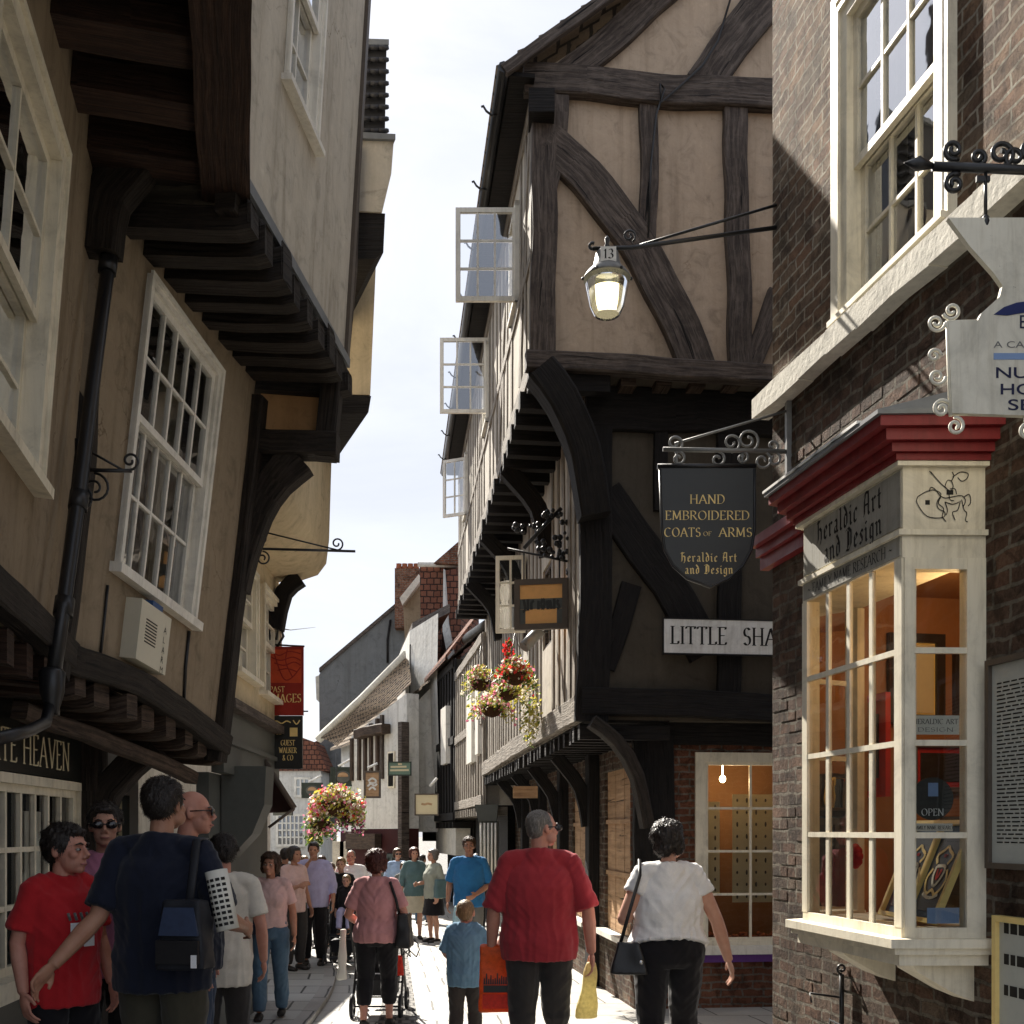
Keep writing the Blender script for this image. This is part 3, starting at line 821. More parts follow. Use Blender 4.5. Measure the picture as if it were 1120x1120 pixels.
    if hat:
        hb = MB(); hb.ell(hp_(0, -.01, .05), (.088*q, .1*q, .072*q), 18, 12); hb.ell(hp_(0, .09, .035), (.06*q, .06*q, .01*q))
        for i, p in enumerate(hb.v): hb.v[i] = Hm @ p
        remeshed(hb, 'cap', hat, vox*.8, 1, root, None, M)
    # ---- clothes
    def fold_fn(a, fx, fy, lo, hi):
        def fn(co, n):
            z = co.z
            d = noise.noise(V((co.x*fx+sd, co.y*fx, z*fy+sd)))
            d2 = 1-2*abs(noise.noise(V((co.x*fx*1.3-sd, co.y*fx*1.3, z*fy*1.6+co.x*9))))
            hemf = 1.0
            # hanging folds, drags from the armpits, and bunching above the hem
            v1 = 1-2*abs(noise.noise(V((co.x*17+sd*3, co.y*17, z*2.6))))
            s_ = 1 if co.x > 0 else -1
            v2 = 1-2*abs(noise.noise(V(((z*.9-abs(co.x)*1.1)*15+sd, s_*3.1, co.y*5))))
            v3 = 1-2*abs(noise.noise(V((co.x*4+sd, co.y*4, z*19+co.x*6))))
            lowf = max(0, min(1, (hi-z)/.25)); mid_ = max(0, min(1, (z-lo)/.2))
            return n*(a*(d*.6+d2*.35+v1*.75*lowf+v2*.6*mid_+v3*.45*max(0, 1-abs(z-lo-.08)/.14)))*fold
        return fn
    if shirt:
        cb = MB()
        hz = hem
        rings = [(z, rx, ry, yo) for z, rx, ry, yo in T if z > hz+.02]
        b0 = min(T, key=lambda t: abs(t[0]-hz))
        loose = (.034 if not female else .022)+max(0, fat-1.1)*.06
        r2 = [(hz, b0[1]+loose, b0[2]+loose, b0[3])]+[(z, rx+(loose if z < 1.25 else .017), ry+(loose if z < 1.25 else .017), yo) for z, rx, ry, yo in rings]
        r2 = [t for t in r2 if t[0] < 1.40]
        torso(cb, r2+[(1.415, sw*.88, .098, -.02), (1.45, .112, .090, -.022), (1.488, .080*(.7+.3*fat), .077*(.7+.3*fat), -.018)], 0)
        for s_ in (-1, 1): cb.tube([V((s_*.05, -.018, 1.452)), V((s_*sw*.62, -.02, 1.44)), V((s_*sw, -.016, sh-.002))], [.052, .06, .062*af], 12)
        if female:
            for s_ in (-1, 1): cb.ell((s_*.062*fat, .072+.02*fat, 1.255), (.085*fat, .055*fat, .085*fat))
        for s_ in ('L', 'Rr'):
            a, (e, h) = S[s_], A[s_]
            cb.ell(a+V((0, 0, -.004)), (.062*af, .064*af, .058*af))
            f = sleeve
            path = [a]
            rad = [.060]
            if f <= 1:
                path += [a.lerp(e, f*.5), a.lerp(e, f)]; rad += [.064, .066]
            else:
                path += [a.lerp(e, .5), e, e.lerp(h, f-1)]; rad += [.066, .054, .046]
            cb.tube(path, [r*af*(1.0 if not female else .95) for r in rad], 14)
        if neck_v:
            cb.tube([V((0, -.026, 1.462)), V((0, -.02, 1.502))], [(.078, .07), (.07*(.7+.3*fat), .066*(.7+.3*fat))], 16)
        o = remeshed(cb, 'shirt', shirt, vox, 3, root, fold_fn(.0105, 8, 5, hem, 1.35), M)
    if shirt and detail >= 1:
        for s_ in ('L', 'Rr'):
            if sleeve > 1: continue
            a, (e, h) = S[s_], A[s_]; p_ = a.lerp(e, sleeve-.012); d_ = (e-a).normalized(); o1 = d_.orthogonal().normalized(); o2 = d_.cross(o1)
            r_ = .066*af*(1.0 if not female else .95)*.985
            cb = MB(); cb.tube([p_+(o1*math.cos(k_*.3927)+o2*math.sin(k_*.3927))*r_ for k_ in range(17)], .0045, 6, caps=False); plainmesh(cb, 'sleeve_hem', shirt, root, M)
    if legs:
        cb = MB()
        rr = [(z, rx+.012, ry+.012, yo) for z, rx, ry, yo in T if z < 1.03]
        rr = rr+[(1.04, rr[-1][1]-.004, rr[-1][2]-.004, rr[-1][3])]
        if leg_kind == 'skirt':
            b = rr[0]
            rr = [(leg_len, b[1]+.05+flare, b[2]+.05+flare, 0), (.7, b[1]+.025, b[2]+.025, -.005)]+rr
            torso(cb, rr, 0)
        else:
            torso(cb, [(.83, rr[0][1]*.86, rr[0][2]*.8, -.004)]+rr, 0)
            for s_ in (-1, 1):
                hp, kn, an = LEG[s_]
                lf = (.6+.4*fat)
                w_ = .018
                ryh = rr[0][2]; path = [hp+V((0, -.006, .03)), hp.lerp(kn, .22), hp.lerp(kn, .5), kn]; rad = [(.098*lf, ryh*.93), (.095*lf+.004, ryh*.80), (.082*lf+w_*.5, ryh*.45+.04*lf+.004), (.064*lf+w_*.5,)*2]
                tot = .09
                if leg_len < .45:
                    t = (kn.z-leg_len)/(kn.z-an.z) if not seat else .93
                    path += [kn.lerp(an, t*.5)+V((0, -.01, 0)), kn.lerp(an, t)]; rad += [.062*lf+w_*.5, (.052+flare)*lf+w_*.4]
                else:
                    t = (hp.z-leg_len)/(hp.z-kn.z); path = [hp, hp.lerp(kn, t*.55), hp.lerp(kn, t)]; rad = [.102*lf, .092*lf, .09*lf]
                cb.tube(path, rad, 14)
        remeshed(cb, 'trousers' if leg_kind != 'skirt' else 'skirt', legs, vox*1.1, 5, root, fold_fn(.0085, 8, 8, leg_len, .75), M)
    for s_ in (-1, 1):
        an = LEG[s_][2]; e = MB()
        e.tube([an+V((0, -.06, -.045)), an+V((0, .0, -.038)), an+V((0, .09, -.05)), an+V((0, .185, -.06))], [(.036, .038), (.045, .042), (.047, .034), (.036, .02)], 10)
        plainmesh(e, 'shoe', shoes, root, M)
    root['M'] = 0
    del root['M']
    def W(x, y, z): return M @ V((x, y, z))
    root_W[root.name] = W
    return root, W
root_W = {}
# ================================================================ WORLD, LIGHT, CAMERA
SUN = V((-.47, 1.0, .98)).normalized()
EXPOSURE = 1.40
w = bpy.data.worlds.new('World'); scene.world = w; w.use_nodes = True
nt = w.node_tree; bg = nt.nodes['Background']
sky = nt.nodes.new('ShaderNodeTexSky'); sky.sky_type = 'NISHITA'; sky.sun_disc = False
sky.sun_elevation = math.asin(SUN.z); sky.sun_rotation = math.atan2(SUN.x, SUN.y)
sky.dust_density = 2.0; sky.air_density = 1.0; sky.altitude = 20
v = coords(nt, 'Generated', (1, 1, 2.2))
cn = noise_tex(nt, v, 2.3, 8, .6, .5)
cf = ramp(nt, cn, [(.28, (.72,)*3), (.66, (.96,)*3)])
c = mixc(nt, cf, sky.outputs[0], (4.0, 4.22, 4.75))
nt.links.new(c, bg.inputs['Color']); bg.inputs['Strength'].default_value = .078
sl = bpy.data.lights.new('sun', 'SUN'); sl.energy = 5.0; sl.angle = R(.5); sl.color = (1, .93, .83)
so = bpy.data.objects.new('sun', sl); COL.objects.link(so)
so.rotation_euler = SUN.to_track_quat('Z', 'Y').to_euler(); so.location = (-6, 12, 14)
cam = bpy.data.cameras.new('camera'); co = bpy.data.objects.new('camera', cam); COL.objects.link(co)
co.location = (0, 0, CZ); co.rotation_euler = (R(90), 0, 0)
cam.sensor_width = 36; cam.lens = F/1120*36; cam.shift_y = (HY-560)/1120; cam.clip_end = 600; cam.clip_start = .05
scene.camera = co
scene.view_settings.view_transform = 'Standard'; scene.view_settings.look = 'None'
scene.view_settings.exposure = EXPOSURE; scene.view_settings.gamma = 1
scene.cycles.max_bounces = 8; scene.cycles.diffuse_bounces = 4; scene.cycles.glossy_bounces = 4
scene.cycles.transparent_max_bounces = 12; scene.cycles.caustics_reflective = False; scene.cycles.caustics_refractive = False

# ================================================================ MATERIALS
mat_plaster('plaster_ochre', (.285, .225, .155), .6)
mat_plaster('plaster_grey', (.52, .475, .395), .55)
mat_plaster('plaster_cream', (.62, .51, .33), .35)
mat_plaster('plaster_peach', (.47, .37, .275), .5, bmp=.5)
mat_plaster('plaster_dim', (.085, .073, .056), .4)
mat_plaster('plaster_orange', (.45, .26, .12), .5)
mat_plaster('plaster_white', (.66, .65, .61), .5)
mat_plaster('render_grey', (.15, .155, .155), .5, .5)
mat_plaster('plaster_lit', (.50, .46, .39), .5)  # sunlit copy of the plaster: the sun's brightness is in the colour
mat_timber('timber_black', (.008, .0065, .006), (.02, .017, .0145))
mat_timber('timber_dark', (.018, .014, .011), (.05, .039, .031))
mat_timber('timber_red', (.028, .015, .010), (.075, .040, .026))
mat_timber('timber_grey', (.062, .048, .040), (.17, .138, .115), sv=20)
mat_timber('timber_pale', (.22, .19, .155), (.42, .38, .32))  # lighter weathered timber for the sunlit street face, sunlight put into the colour
mat_timber('timber_joist', (.045, .030, .021), (.13, .09, .065))
mat_timber('boards_tan', (.42, .26, .14), (.55, .36, .21), su=.8, sv=10)
mat_timber('boards_dark', (.03, .03, .028), (.06, .058, .052))
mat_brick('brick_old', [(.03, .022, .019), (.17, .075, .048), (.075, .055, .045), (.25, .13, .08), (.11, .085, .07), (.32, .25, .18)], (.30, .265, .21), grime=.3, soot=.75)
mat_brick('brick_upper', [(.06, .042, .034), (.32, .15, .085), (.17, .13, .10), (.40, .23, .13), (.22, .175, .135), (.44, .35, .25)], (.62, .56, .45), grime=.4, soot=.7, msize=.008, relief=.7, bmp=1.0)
mat_brick('brick_red', [(.20, .075, .045), (.30, .12, .07), (.36, .17, .10)], (.30, .26, .21), grime=.4, soot=.7)
mat_brick('tile_red', [(.16, .065, .045), (.25, .10, .065), (.30, .145, .095)], (.05, .03, .025), bw=.22, bh=.20, grime=.4, msize=.02)
mat_brick('tile_brown', [(.16, .12, .085), (.27, .20, .14), (.36, .28, .19)], (.06, .05, .04), bw=.22, bh=.22, grime=.4, msize=.022)
mat_paint('white_paint', (.80, .77, .69), dirt=.35)
mat_paint('cream_paint', (.80, .74, .59), dirt=.38)
mat_paint('grey_paint', (.33, .32, .28), .5)
mat_plain('pale_stone', (.62, .59, .51), .85, .25, .2, scale=22, bmp=.5)
mat_plain('iron_black', (.012, .012, .013), .38, .3, .5, bmp=.15)
mat_plain('iron_grey', (.20, .20, .19), .45, .3, .5, .4)
mat_plain('lead_grey', (.17, .18, .19), .55, .2, .4)
mat_paint('red_paint', (.19, .009, .012), .38, .6, .25)
mat_plain('maroon_cloth', (.05, .014, .014), .8, .2, .2)
mat_plain('dark_room', (.018, .016, .014), .9, .3, .1)
mat_plain('warm_room', (.36, .165, .065), .85, .15, .2, scale=3)
mat_plain('shop_room', (.24, .125, .06), .85, .2, .2, scale=3)
mat_plain('purple_paint', (.12, .04, .22), .5, .1, .4)
mat_plain('green_dark', (.022, .035, .026), .5, .2, .4)
mat_plain('shop_grey', (.085, .09, .08), .55, .15, .4)
mat_plain('sign_green', (.14, .22, .16), .5, .15, .4)
mat_plain('sign_black', (.016, .017, .014), .4, .3, .5)
mat_paint('sign_white', (.80, .80, .77), .45, .35, .3)
mat_paint('sign_ivory', (.72, .69, .58), .5, .4, .5)
mat_plain('sign_blue', (.015, .025, .12), .5, .1)
mat_plain('sign_paleblue', (.22, .33, .55), .5, .1)
mat_plain('sign_navytext', (.01, .012, .05), .5, .1)
mat_plain('gold', (.85, .64, .24), .45, .15, .5)
mat_plain('ink', (.012, .011, .010), .6, .1, .3)
mat_plain('orange_panel', (.80, .42, .14), .5, .12, .4)
mat_plain('sign_brown', (.095, .075, .058), .55, .2, .4)
mat_plain('banner_red', (.30, .022, .012), .6, .25, .3, scale=6)
mat_plain('banner_orange', (.55, .07, .02), .6, .25, .3)
mat_plain('curtain', (.62, .57, .44), .9, .12, .1)
mat_plain('box_ivory', (.62, .58, .46), .5, .05, .4)
mat_plain('lamp_blue', (.02, .07, .2), .3, .1, .5)
mat_plain('pantile_dark', (.045, .045, .05), .6, .3, .3)
mat_plain('wicker', (.05, .025, .012), .9, .4, .1, scale=60)
mat_trans('leaf', (.09, .16, .03))
mat_trans('leaf_yellow', (.44, .40, .07))
mat_trans('flower_red', (.62, .04, .03))
mat_trans('flower_pink', (.68, .2, .3))
mat_trans('flower_white', (.78, .72, .58))
mat_trans('flower_purple', (.22, .04, .14))
mat_plain('paper', (.72, .70, .62), .8, .06, .2)
mat_plain('card_cream', (.66, .58, .38), .8, .06, .2)
mat_plain('picture_red', (.42, .03, .025), .6, .1, .3)
mat_plain('picture_blue', (.05, .09, .16), .5, .15, .4)
mat_plain('picture_dark', (.03, .022, .016), .4, .2, .5)
mat_plain('eye_white', (.36, .33, .30), .3, .02, .5, bmp=0)
mat_plain('eye_dark', (.02, .012, .01), .2, .05, .5, bmp=0)
mat_plain('lips', (.36, .14, .12), .5, .05, .4, bmp=0)
mat_plain('shades', (.012, .010, .012), .08, .05, .6, bmp=0)
mat_plain('leather_black', (.012, .011, .012), .42, .25, .45, scale=40)
mat_plain('nylon_black', (.014, .015, .02), .6, .25, .35, scale=40)
mat_plain('nylon_blue', (.03, .045, .09), .6, .2, .35, scale=40)
mat_plain('shoe_dark', (.022, .018, .015), .5, .2, .4)
mat_plain('shoe_white', (.5, .48, .45), .6, .1, .4)
mat_plain('chrome', (.5, .5, .5), .25, .1, .5, .9)
mat_trans('plastic_red', (.68, .06, .03))
mat_trans('plastic_orange', (.85, .17, .03))
mat_trans('plastic_yellow', (.66, .58, .3))
mat_trans('plastic_pale', (.5, .66, .72))
mat_plain('board_slate', (.46, .47, .42), .6, .1, .3)
mat_plain('terracotta', (.35, .12, .06), .8, .2, .2)
mat_glass('pane_glass', refl=1.9); mat_glass('shop_glass', (.93, .95, .93), .55); mat_glass('clear_glass', (.97, .98, .98), 1.6)
mat_emit('bulb_warm', (1, .72, .35), 30)
mat_emit('lamp_glow', (1, .84, .5), 1.5)
mat_emit('bulb_shop', (1, .72, .40), 9)
for n_, c_ in {'skin': (.52, .30, .215), 'skin_pale': (.58, .36, .27), 'skin_tan': (.40, .215, .14), 'skin_red': (.52, .26, .19)}.items(): mat_skin(n_, c_)
def mat_hair(name, c, light):
    m, nt, b = nodes_mat(name)
    v = coords(nt, 'Object', (160, 160, 26))
    f = noise_tex(nt, v, 1.0, 4, .6, .3)
    nt.links.new(ramp(nt, f, [(.3, sc(c, .5)), (.55, c), (.75, light)]), b.inputs['Base Color'])
    b.inputs['Roughness'].default_value = .42; b.inputs['Specular IOR Level'].default_value = .4
    bump(nt, b, f, .6, .006)
mat_hair('hair_dark', (.022, .016, .013), (.06, .045, .036)); mat_hair('hair_brown', (.06, .032, .018), (.14, .08, .045))
mat_hair('hair_auburn', (.075, .018, .012), (.20, .05, .03)); mat_hair('hair_fair', (.20, .125, .06), (.42, .30, .16))
mat_hair('hair_grey', (.16, .145, .13), (.32, .30, .27)); mat_hair('hair_bald', (.4, .25, .2), (.5, .3, .2))
for n_, c_ in {'cloth_red': (.46, .02, .025), 'cloth_navy': (.012, .015, .028), 'cloth_crimson': (.36, .035, .045), 'cloth_white': (.78, .77, .76),
               'cloth_offwhite': (.62, .58, .50), 'cloth_pink': (.52, .25, .25), 'cloth_palepink': (.62, .43, .40), 'cloth_rose': (.55, .22, .33),
               'cloth_blue': (.03, .16, .36), 'cloth_steel': (.13, .25, .36), 'cloth_black': (.012, .011, .013), 'cloth_charcoal': (.04, .036, .034),
               'cloth_olive': (.055, .05, .034), 'denim': (.075, .13, .19), 'denim_dark': (.03, .05, .09), 'cloth_lilac': (.42, .40, .60),
               'cloth_teal': (.10, .17, .18), 'cloth_beige': (.55, .50, .38), 'cloth_greygreen': (.34, .36, .30), 'cloth_paleblue': (.35, .48, .68), 'cloth_grey': (.16, .16, .15)}.items():
    mat_cloth(n_, c_)

# ================================================================ GROUND
def paving(name, c, bw, bh, dark, rough=.75, bmp=.8, ms=.008, v=.3, spec=.35):
    m, nt, b = nodes_mat(name)
    uv = coords(nt, 'UV')
    wob = nt.nodes.new('ShaderNodeTexNoise'); wob.inputs['Scale'].default_value = 2.2; wob.inputs['Detail'].default_value = 3
    nt.links.new(uv, wob.inputs['Vector'])
    scl = nt.nodes.new('ShaderNodeVectorMath'); scl.operation = 'SCALE'; scl.inputs['Scale'].default_value = .05
    nt.links.new(wob.outputs['Color'], scl.inputs[0])
    add = nt.nodes.new('ShaderNodeVectorMath'); add.operation = 'ADD'
    nt.links.new(uv, add.inputs[0]); nt.links.new(scl.outputs[0], add.inputs[1])
    bt = nt.nodes.new('ShaderNodeTexBrick')
    bt.inputs['Color1'].default_value = (0, 0, 0, 1); bt.inputs['Color2'].default_value = (1, 1, 1, 1); bt.inputs['Mortar'].default_value = (.5, .5, .5, 1)
    bt.inputs['Scale'].default_value = 1; bt.inputs['Brick Width'].default_value = bw; bt.inputs['Row Height'].default_value = bh
    bt.inputs['Mortar Size'].default_value = ms; bt.inputs['Mortar Smooth'].default_value = .3
    nt.links.new(add.outputs[0], bt.inputs['Vector'])
    ob = coords(nt, 'Object')
    n1 = noise_tex(nt, ob, 3, 6, .65, .4); n2 = noise_tex(nt, ob, 60, 5, .7)
    cc = ramp(nt, bt.outputs['Color'], [(0, sc(c, 1-v)), (1, sc(c, 1+v*.6))])
    c1 = mixc(nt, .4, cc, ramp(nt, n1, [(.3, sc(c, .6)), (.7, sc(c, 1.2))]))
    c2 = mixc(nt, .25, c1, ramp(nt, n2, [(.3, sc(c, .5)), (.7, sc(c, 1.3))]))
    nt.links.new(mixc(nt, bt.outputs['Fac'], c2, dark), b.inputs['Base Color'])
    b.inputs['Specular IOR Level'].default_value = spec
    nt.links.new(ramp(nt, n1, [(.3, (rough-.2,)*3), (.7, (rough+.1,)*3)]), b.inputs['Roughness'])
    h = nt.nodes.new('ShaderNodeMath'); h.operation = 'MULTIPLY_ADD'; h.inputs[1].default_value = -.8
    nt.links.new(bt.outputs['Fac'], h.inputs[0]); nt.links.new(n1, h.inputs[2])
    bump(nt, b, h.outputs[0], bmp, .02)
paving('flagstones', (.36, .36, .34), .95, .62, (.045, .045, .042), ms=.014)
paving('gutter_slabs', (.44, .43, .40), .42, .68, (.10, .10, .09), ms=.012, rough=.65)
paving('cobbles', (.18, .17, .155), .12, .19, (.03, .028, .026), bmp=1.0, ms=.02)
paving('right_slabs', (.42, .40, .36), .62, .8, (.10, .095, .085), ms=.01)
paving('kerbstone', (.34, .33, .31), .3, .95, (.05, .05, .048), ms=.012)
paving('base_setts', (.2, .19, .17), .12, .2, (.03, .028, .026), ms=.02)

def strip(name, mat, xl, xr, ys, dz, thick=None):
    """a ribbon of ground between two edge lines x = xl(Y), xr(Y)"""
    mb = MB()
    for a, b in zip(ys, ys[1:]):
        q = []
        for (x, y) in ((xl(a), a), (xr(a), a), (xr(b), b), (xl(b), b)):
            q.append(V((x, y, gz(y)+dz)))
        c0 = (xl(a)+xr(a))/2; 
        uv = [(q[0].x-xl(a)-0, a), (q[1].x-xl(a), a), (q[2].x-xl(b), b), (q[3].x-xl(b), b)]
        mb.face(q, 0, uv)
        if thick:
            for (p, r) in ((q[0], q[3]), (q[1], q[2])):
                mb.face([p, r, r-V((0, 0, thick)), p-V((0, 0, thick))], 0, [(0, p.y), (0, r.y), (.15, r.y), (.15, p.y)])
    if thick:
        a = ys[0]; mb.face([V((xl(a), a, gz(a)+dz)), V((xr(a), a, gz(a)+dz)), V((xr(a), a, gz(a)+dz-thick)), V((xl(a), a, gz(a)+dz-thick))])
    return struct(mb.build(name, mat, None, kind='structure'))
YS = [-3, 0, 2, 4, 5, 6, 7, 8, 9, 10, 11, 12, 13, 14, 15, 16, 17, 18, 19, 20, 21, 22, 24, 27, 30, 34, 38, 44, 52, 60]
mb = MB(); big = [-300, -40]+YS+[100, 320]
for a, b in zip(big, big[1:]):
    mb.face([(-320, a, gz(a)-.004), (320, a, gz(a)-.004), (320, b, gz(b)-.004), (-320, b, gz(b)-.004)], 0, [(-320, a), (320, a), (320, b), (-320, b)])
struct(mb.build('ground', 'base_setts', None, kind='structure'))
def kerb_x(Y):           # street edge of the left kerb
    pts = [(-3, -1.2), (5, -1.75), (9.4, -1.86), (12, -2.05), (14.2, -2.36), (15.5, -2.74), (17.5, -3.25), (20, -3.7), (24, -4.5), (32, -7), (60, -24)]
    for (a, x0), (b, x1) in zip(pts, pts[1:]):
        if a <= Y <= b:
            t = (Y-a)/(b-a); return x0+(x1-x0)*t
    return pts[-1][1]
def smooth_x(f):
    return lambda Y: (f(max(-3, Y-.6))+f(Y)+f(min(60, Y+.6)))/3
kx = smooth_x(kerb_x)
FINE = [-3, 0, 3]+[5+.4*k for k in range(50)]+[26, 30, 36, 44, 60]
strip('left_pavement', 'flagstones', lambda Y: kx(Y)-6, lambda Y: kx(Y)-.15, FINE, .06)
strip('left_kerb', 'kerbstone', lambda Y: kx(Y)-.15, kx, FINE, .066, .08)
strip('gutter_paving', 'gutter_slabs', kx, lambda Y: kx(Y)+.62, FINE, .0)
rx_ = lambda Y: .62-.115*(Y-6) if Y < 26 else -1.68-.45*(Y-26)
strip('carriageway', 'cobbles', lambda Y: kx(Y)+.62, lambda Y: rx_(Y)-1.05, FINE, .004)
strip('right_gutter', 'gutter_slabs', lambda Y: rx_(Y)-1.05, lambda Y: rx_(Y)-.55, FINE, .008)
strip('right_pavement', 'right_slabs', lambda Y: rx_(Y)-.55, lambda Y: rx_(Y)+7, FINE, .03, .03)
# ================================================================ RIGHT: BRICK SHOP
C0 = V((1.685, 6.8, 0))
RB = Fr(C0, (.1848, -.9828, 0))                      # u runs towards the camera, n faces the street
if RB.n.x > 0: RB = Fr(C0, (.1848, -.9828, 0), flip=True)
brick = thing('brick_shop', 'old brown brick shop with a cream bay window and white stone band beside the alley', 'building', C0)
# openings
wu0 = RB.hit(924, 20)[0]; wu1 = RB.hit(1040, 90)[0]; wv0, wv1 = 4.50, 6.22
bu0, bu1 = 1.02, RB.hit(1077, 800)[0]-.03                                 # bay opening in the wall
mb = MB()
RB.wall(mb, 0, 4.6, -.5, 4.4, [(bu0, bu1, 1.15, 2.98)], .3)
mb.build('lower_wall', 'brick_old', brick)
mb = MB()
RB.wall(mb, 0, 4.6, 4.4, 9.2, [(wu0, wu1, wv0, wv1)], .3)
E = [RB.p(0, -.5), RB.p(0, 9.2), RB.p(0, 9.2, -5), RB.p(0, -.5, -5)]
mb.face(E, 0, [(0, -.5), (0, 9.2), (5, 9.2), (5, -.5)])
mb.face([RB.p(4.6, -.5, 0), RB.p(4.6, 9.2, 0), RB.p(4.6, 9.2, -5), RB.p(4.6, -.5, -5)], 0, [(0, -.5), (0, 9.2), (5, 9.2), (5, -.5)])
mb.face([RB.p(0, 9.2, 0), RB.p(4.6, 9.2, 0), RB.p(4.6, 9.2, -5), RB.p(0, 9.2, -5)])
mb.face([RB.p(0, -.5, -5), RB.p(4.6, -.5, -5), RB.p(4.6, 9.2, -5), RB.p(0, 9.2, -5)])
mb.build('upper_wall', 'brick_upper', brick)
# rough raised courses: single bricks standing a little proud of the weathered face
mb = MB(); mlo = MB(); rr = random.Random(5)
for _ in range(1500):
    row = rr.randint(0, 119); v_ = row*.075; u_ = (rr.randint(0, 19)+(.5 if row % 2 else 0))*.225
    if v_ < .0 or u_ > 4.3: continue
    if wu0-.25 < u_ < wu1+.02 and wv0-.25 < v_ < wv1+.02: continue
    if .6 < u_ < 2.5 and .85 < v_ < 3.6: continue
    if 4.15 < v_ < 4.55: continue
    k = rr.uniform(.001, .0045)
    if v_ > 4.4: continue
    RB.brick(mlo, u_+.012, u_+.213, v_+.010, v_+.066, -.01, k)
mlo.build('proud_bricks', 'brick_old', brick)
mb = MB()
n = 14
for k in range(n):
    a, b = -.1+4.7*k/n, -.1+4.7*(k+1)/n
    za, zb = 4.475-.02*a, 4.475-.02*b
    j = [rr.uniform(-.010, .010) for _ in range(4)]
    c = [RB.p(a, za-.145+j[0], -.02), RB.p(b, zb-.145+j[1], -.02), RB.p(b, zb-.145+j[1], .10), RB.p(a, za-.145+j[0], .10),
         RB.p(a, za+.01, -.02), RB.p(b, zb+.01, -.02), RB.p(b, zb-.01+j[2]*.6, .10), RB.p(a, za-.01+j[3]*.6, .10)]
    mb.hexa([c[3], c[2], c[1], c[0], c[7], c[6], c[5], c[4]])
mb.build('stone_band', 'pale_stone', brick)
sash_window(RB, wu0, wu1, wv0, wv1, brick, 3, 2, 'cream_paint', 'pane_glass', fw=.085, set_=-.04, proud=.035, sill=.03, curtain=[(.72, 1), (0, .2)], split=.47)
# lead pipe-grey outer lining of the window
mb = MB(); RB.box(mb, wu0-.07, wu0-.013, wv0, wv1+.05, -.02, .05); RB.box(mb, wu1+.013, wu1+.05, wv0, wv1+.05, -.02, .05); RB.box(mb, wu0-.07, wu1+.05, wv1+.05, wv1+.1, -.02, .05)
mb.build('window_surround', 'cream_paint', brick)

# ---- bay window
BW = .36
B1 = RB.hit(880, 800, BW)[0]; B2 = RB.hit(988, 800, BW)[0]; B3 = RB.hit(1077, 800, .0)[0]; B0 = B1-.10
z0, z1, z2, z3 = 1.22, 2.85, 2.96, 3.27
FB = Fr(RB.p(B1, 0, BW), (RB.p(B2, 0, BW)-RB.p(B1, 0, BW)).normalized(), flip=False)
if FB.n.x > 0: FB = Fr(FB.o, FB.u, flip=True)
LF = (RB.p(B2, 0, BW)-RB.p(B1, 0, BW)).length
o_ = RB.p(B2, 0, BW); e_ = RB.p(B3, 0, 0)
FS = Fr(o_, (e_-o_).normalized()); LS = (e_-o_).length
if FS.n.y > 0: FS = Fr(o_, FS.u, flip=True)
o2 = RB.p(B0, 0, 0); FL = Fr(o2, (RB.p(B1, 0, BW)-o2).normalized()); LL = (RB.p(B1, 0, BW)-o2).length
if FL.n.y < 0: FL = Fr(o2, FL.u, flip=True)
bay = brick
def baymesh(): return MB()
mb = MB()
# corner posts, sill rail and head
FB.box(mb, -.005, .05, z0, z1, -.06, .012); FB.box(mb, LF-.055, LF+.005, z0, z1, -.06, .012)
FS.box(mb, .0, .045, z0, z1, -.05, .014); FS.box(mb, LS-.085, LS, z0-.08, z1, -.06, .014)
FL.box(mb, 0, .05, z0, z1, -.05, .01); FL.box(mb, LL-.04, LL, z0, z1, -.05, .01)
FB.box(mb, 0, LF, z0-.06, z0, -.07, .01); FS.box(mb, 0, LS-.085, z0-.06, z0, -.06, .012); FL.box(mb, 0, LL, z0-.06, z0, -.06, .01)
FS.box(mb, .045, LS-.085, z1-.05, z1, -.05, .012)
bf = mb.build('bay_frame', 'cream_paint', bay)
def bay_glass(fr, L, cols, nm, a0=.05, a1=.055):
    mb = MB(); rows = 4
    for k in range(1, cols):
        c = a0+(L-a0-a1)*k/cols; fr.box(mb, c-.015, c+.015, z0, z1, -.012, .006)
    for k in range(1, rows):
        c = z0+(z1-z0)*k/rows; fr.box(mb, a0, L-a1, c-.013, c+.013, -.011, .010)
    o = mb.build('glazing_bars', 'cream_paint', bf)
    g = MB(); fr.quad(g, a0-.01, L-a1+.01, z0, z1, -.004); g.build('pane', 'shop_glass', bf)
bay_glass(FB, LF, 4, 'f'); bay_glass(FS, LS, 1, 's', .045, .085); bay_glass(FL, LL, 1, 'l', .05, .04)
mb = MB()      # sill board with moulding, following the bay plan
def bayplan(d):
    return [RB.p(B0-d*1.2, 0, 0), RB.p(B1-d*.6, 0, BW+d), RB.p(B2+d*.55, 0, BW+d), RB.p(B3+d*.9, 0, 0.0)]
def ring(mbx, d, za, zb):
    pl = bayplan(d); mbx.prism([V((p.x, p.y, za)) for p in pl], V((0, 0, zb-za)))
ring(mb, .085, z0-.085, z0-.045); ring(mb, .06, z0-.115, z0-.087); ring(mb, .03, z0-.165, z0-.117)
mb.build('bay_sill', 'cream_paint', bay)
for a in (B1+.12, B2-.18):
    mb = MB(); mb.prism([RB.p(a, z0-.17, 0), RB.p(a, z0-.17, .3), RB.p(a, z0-.2, .28), RB.p(a, z0-.3, .1), RB.p(a, z0-.34, 0)], RB.u*.16); mb.build('corbel', 'cream_paint', bay)
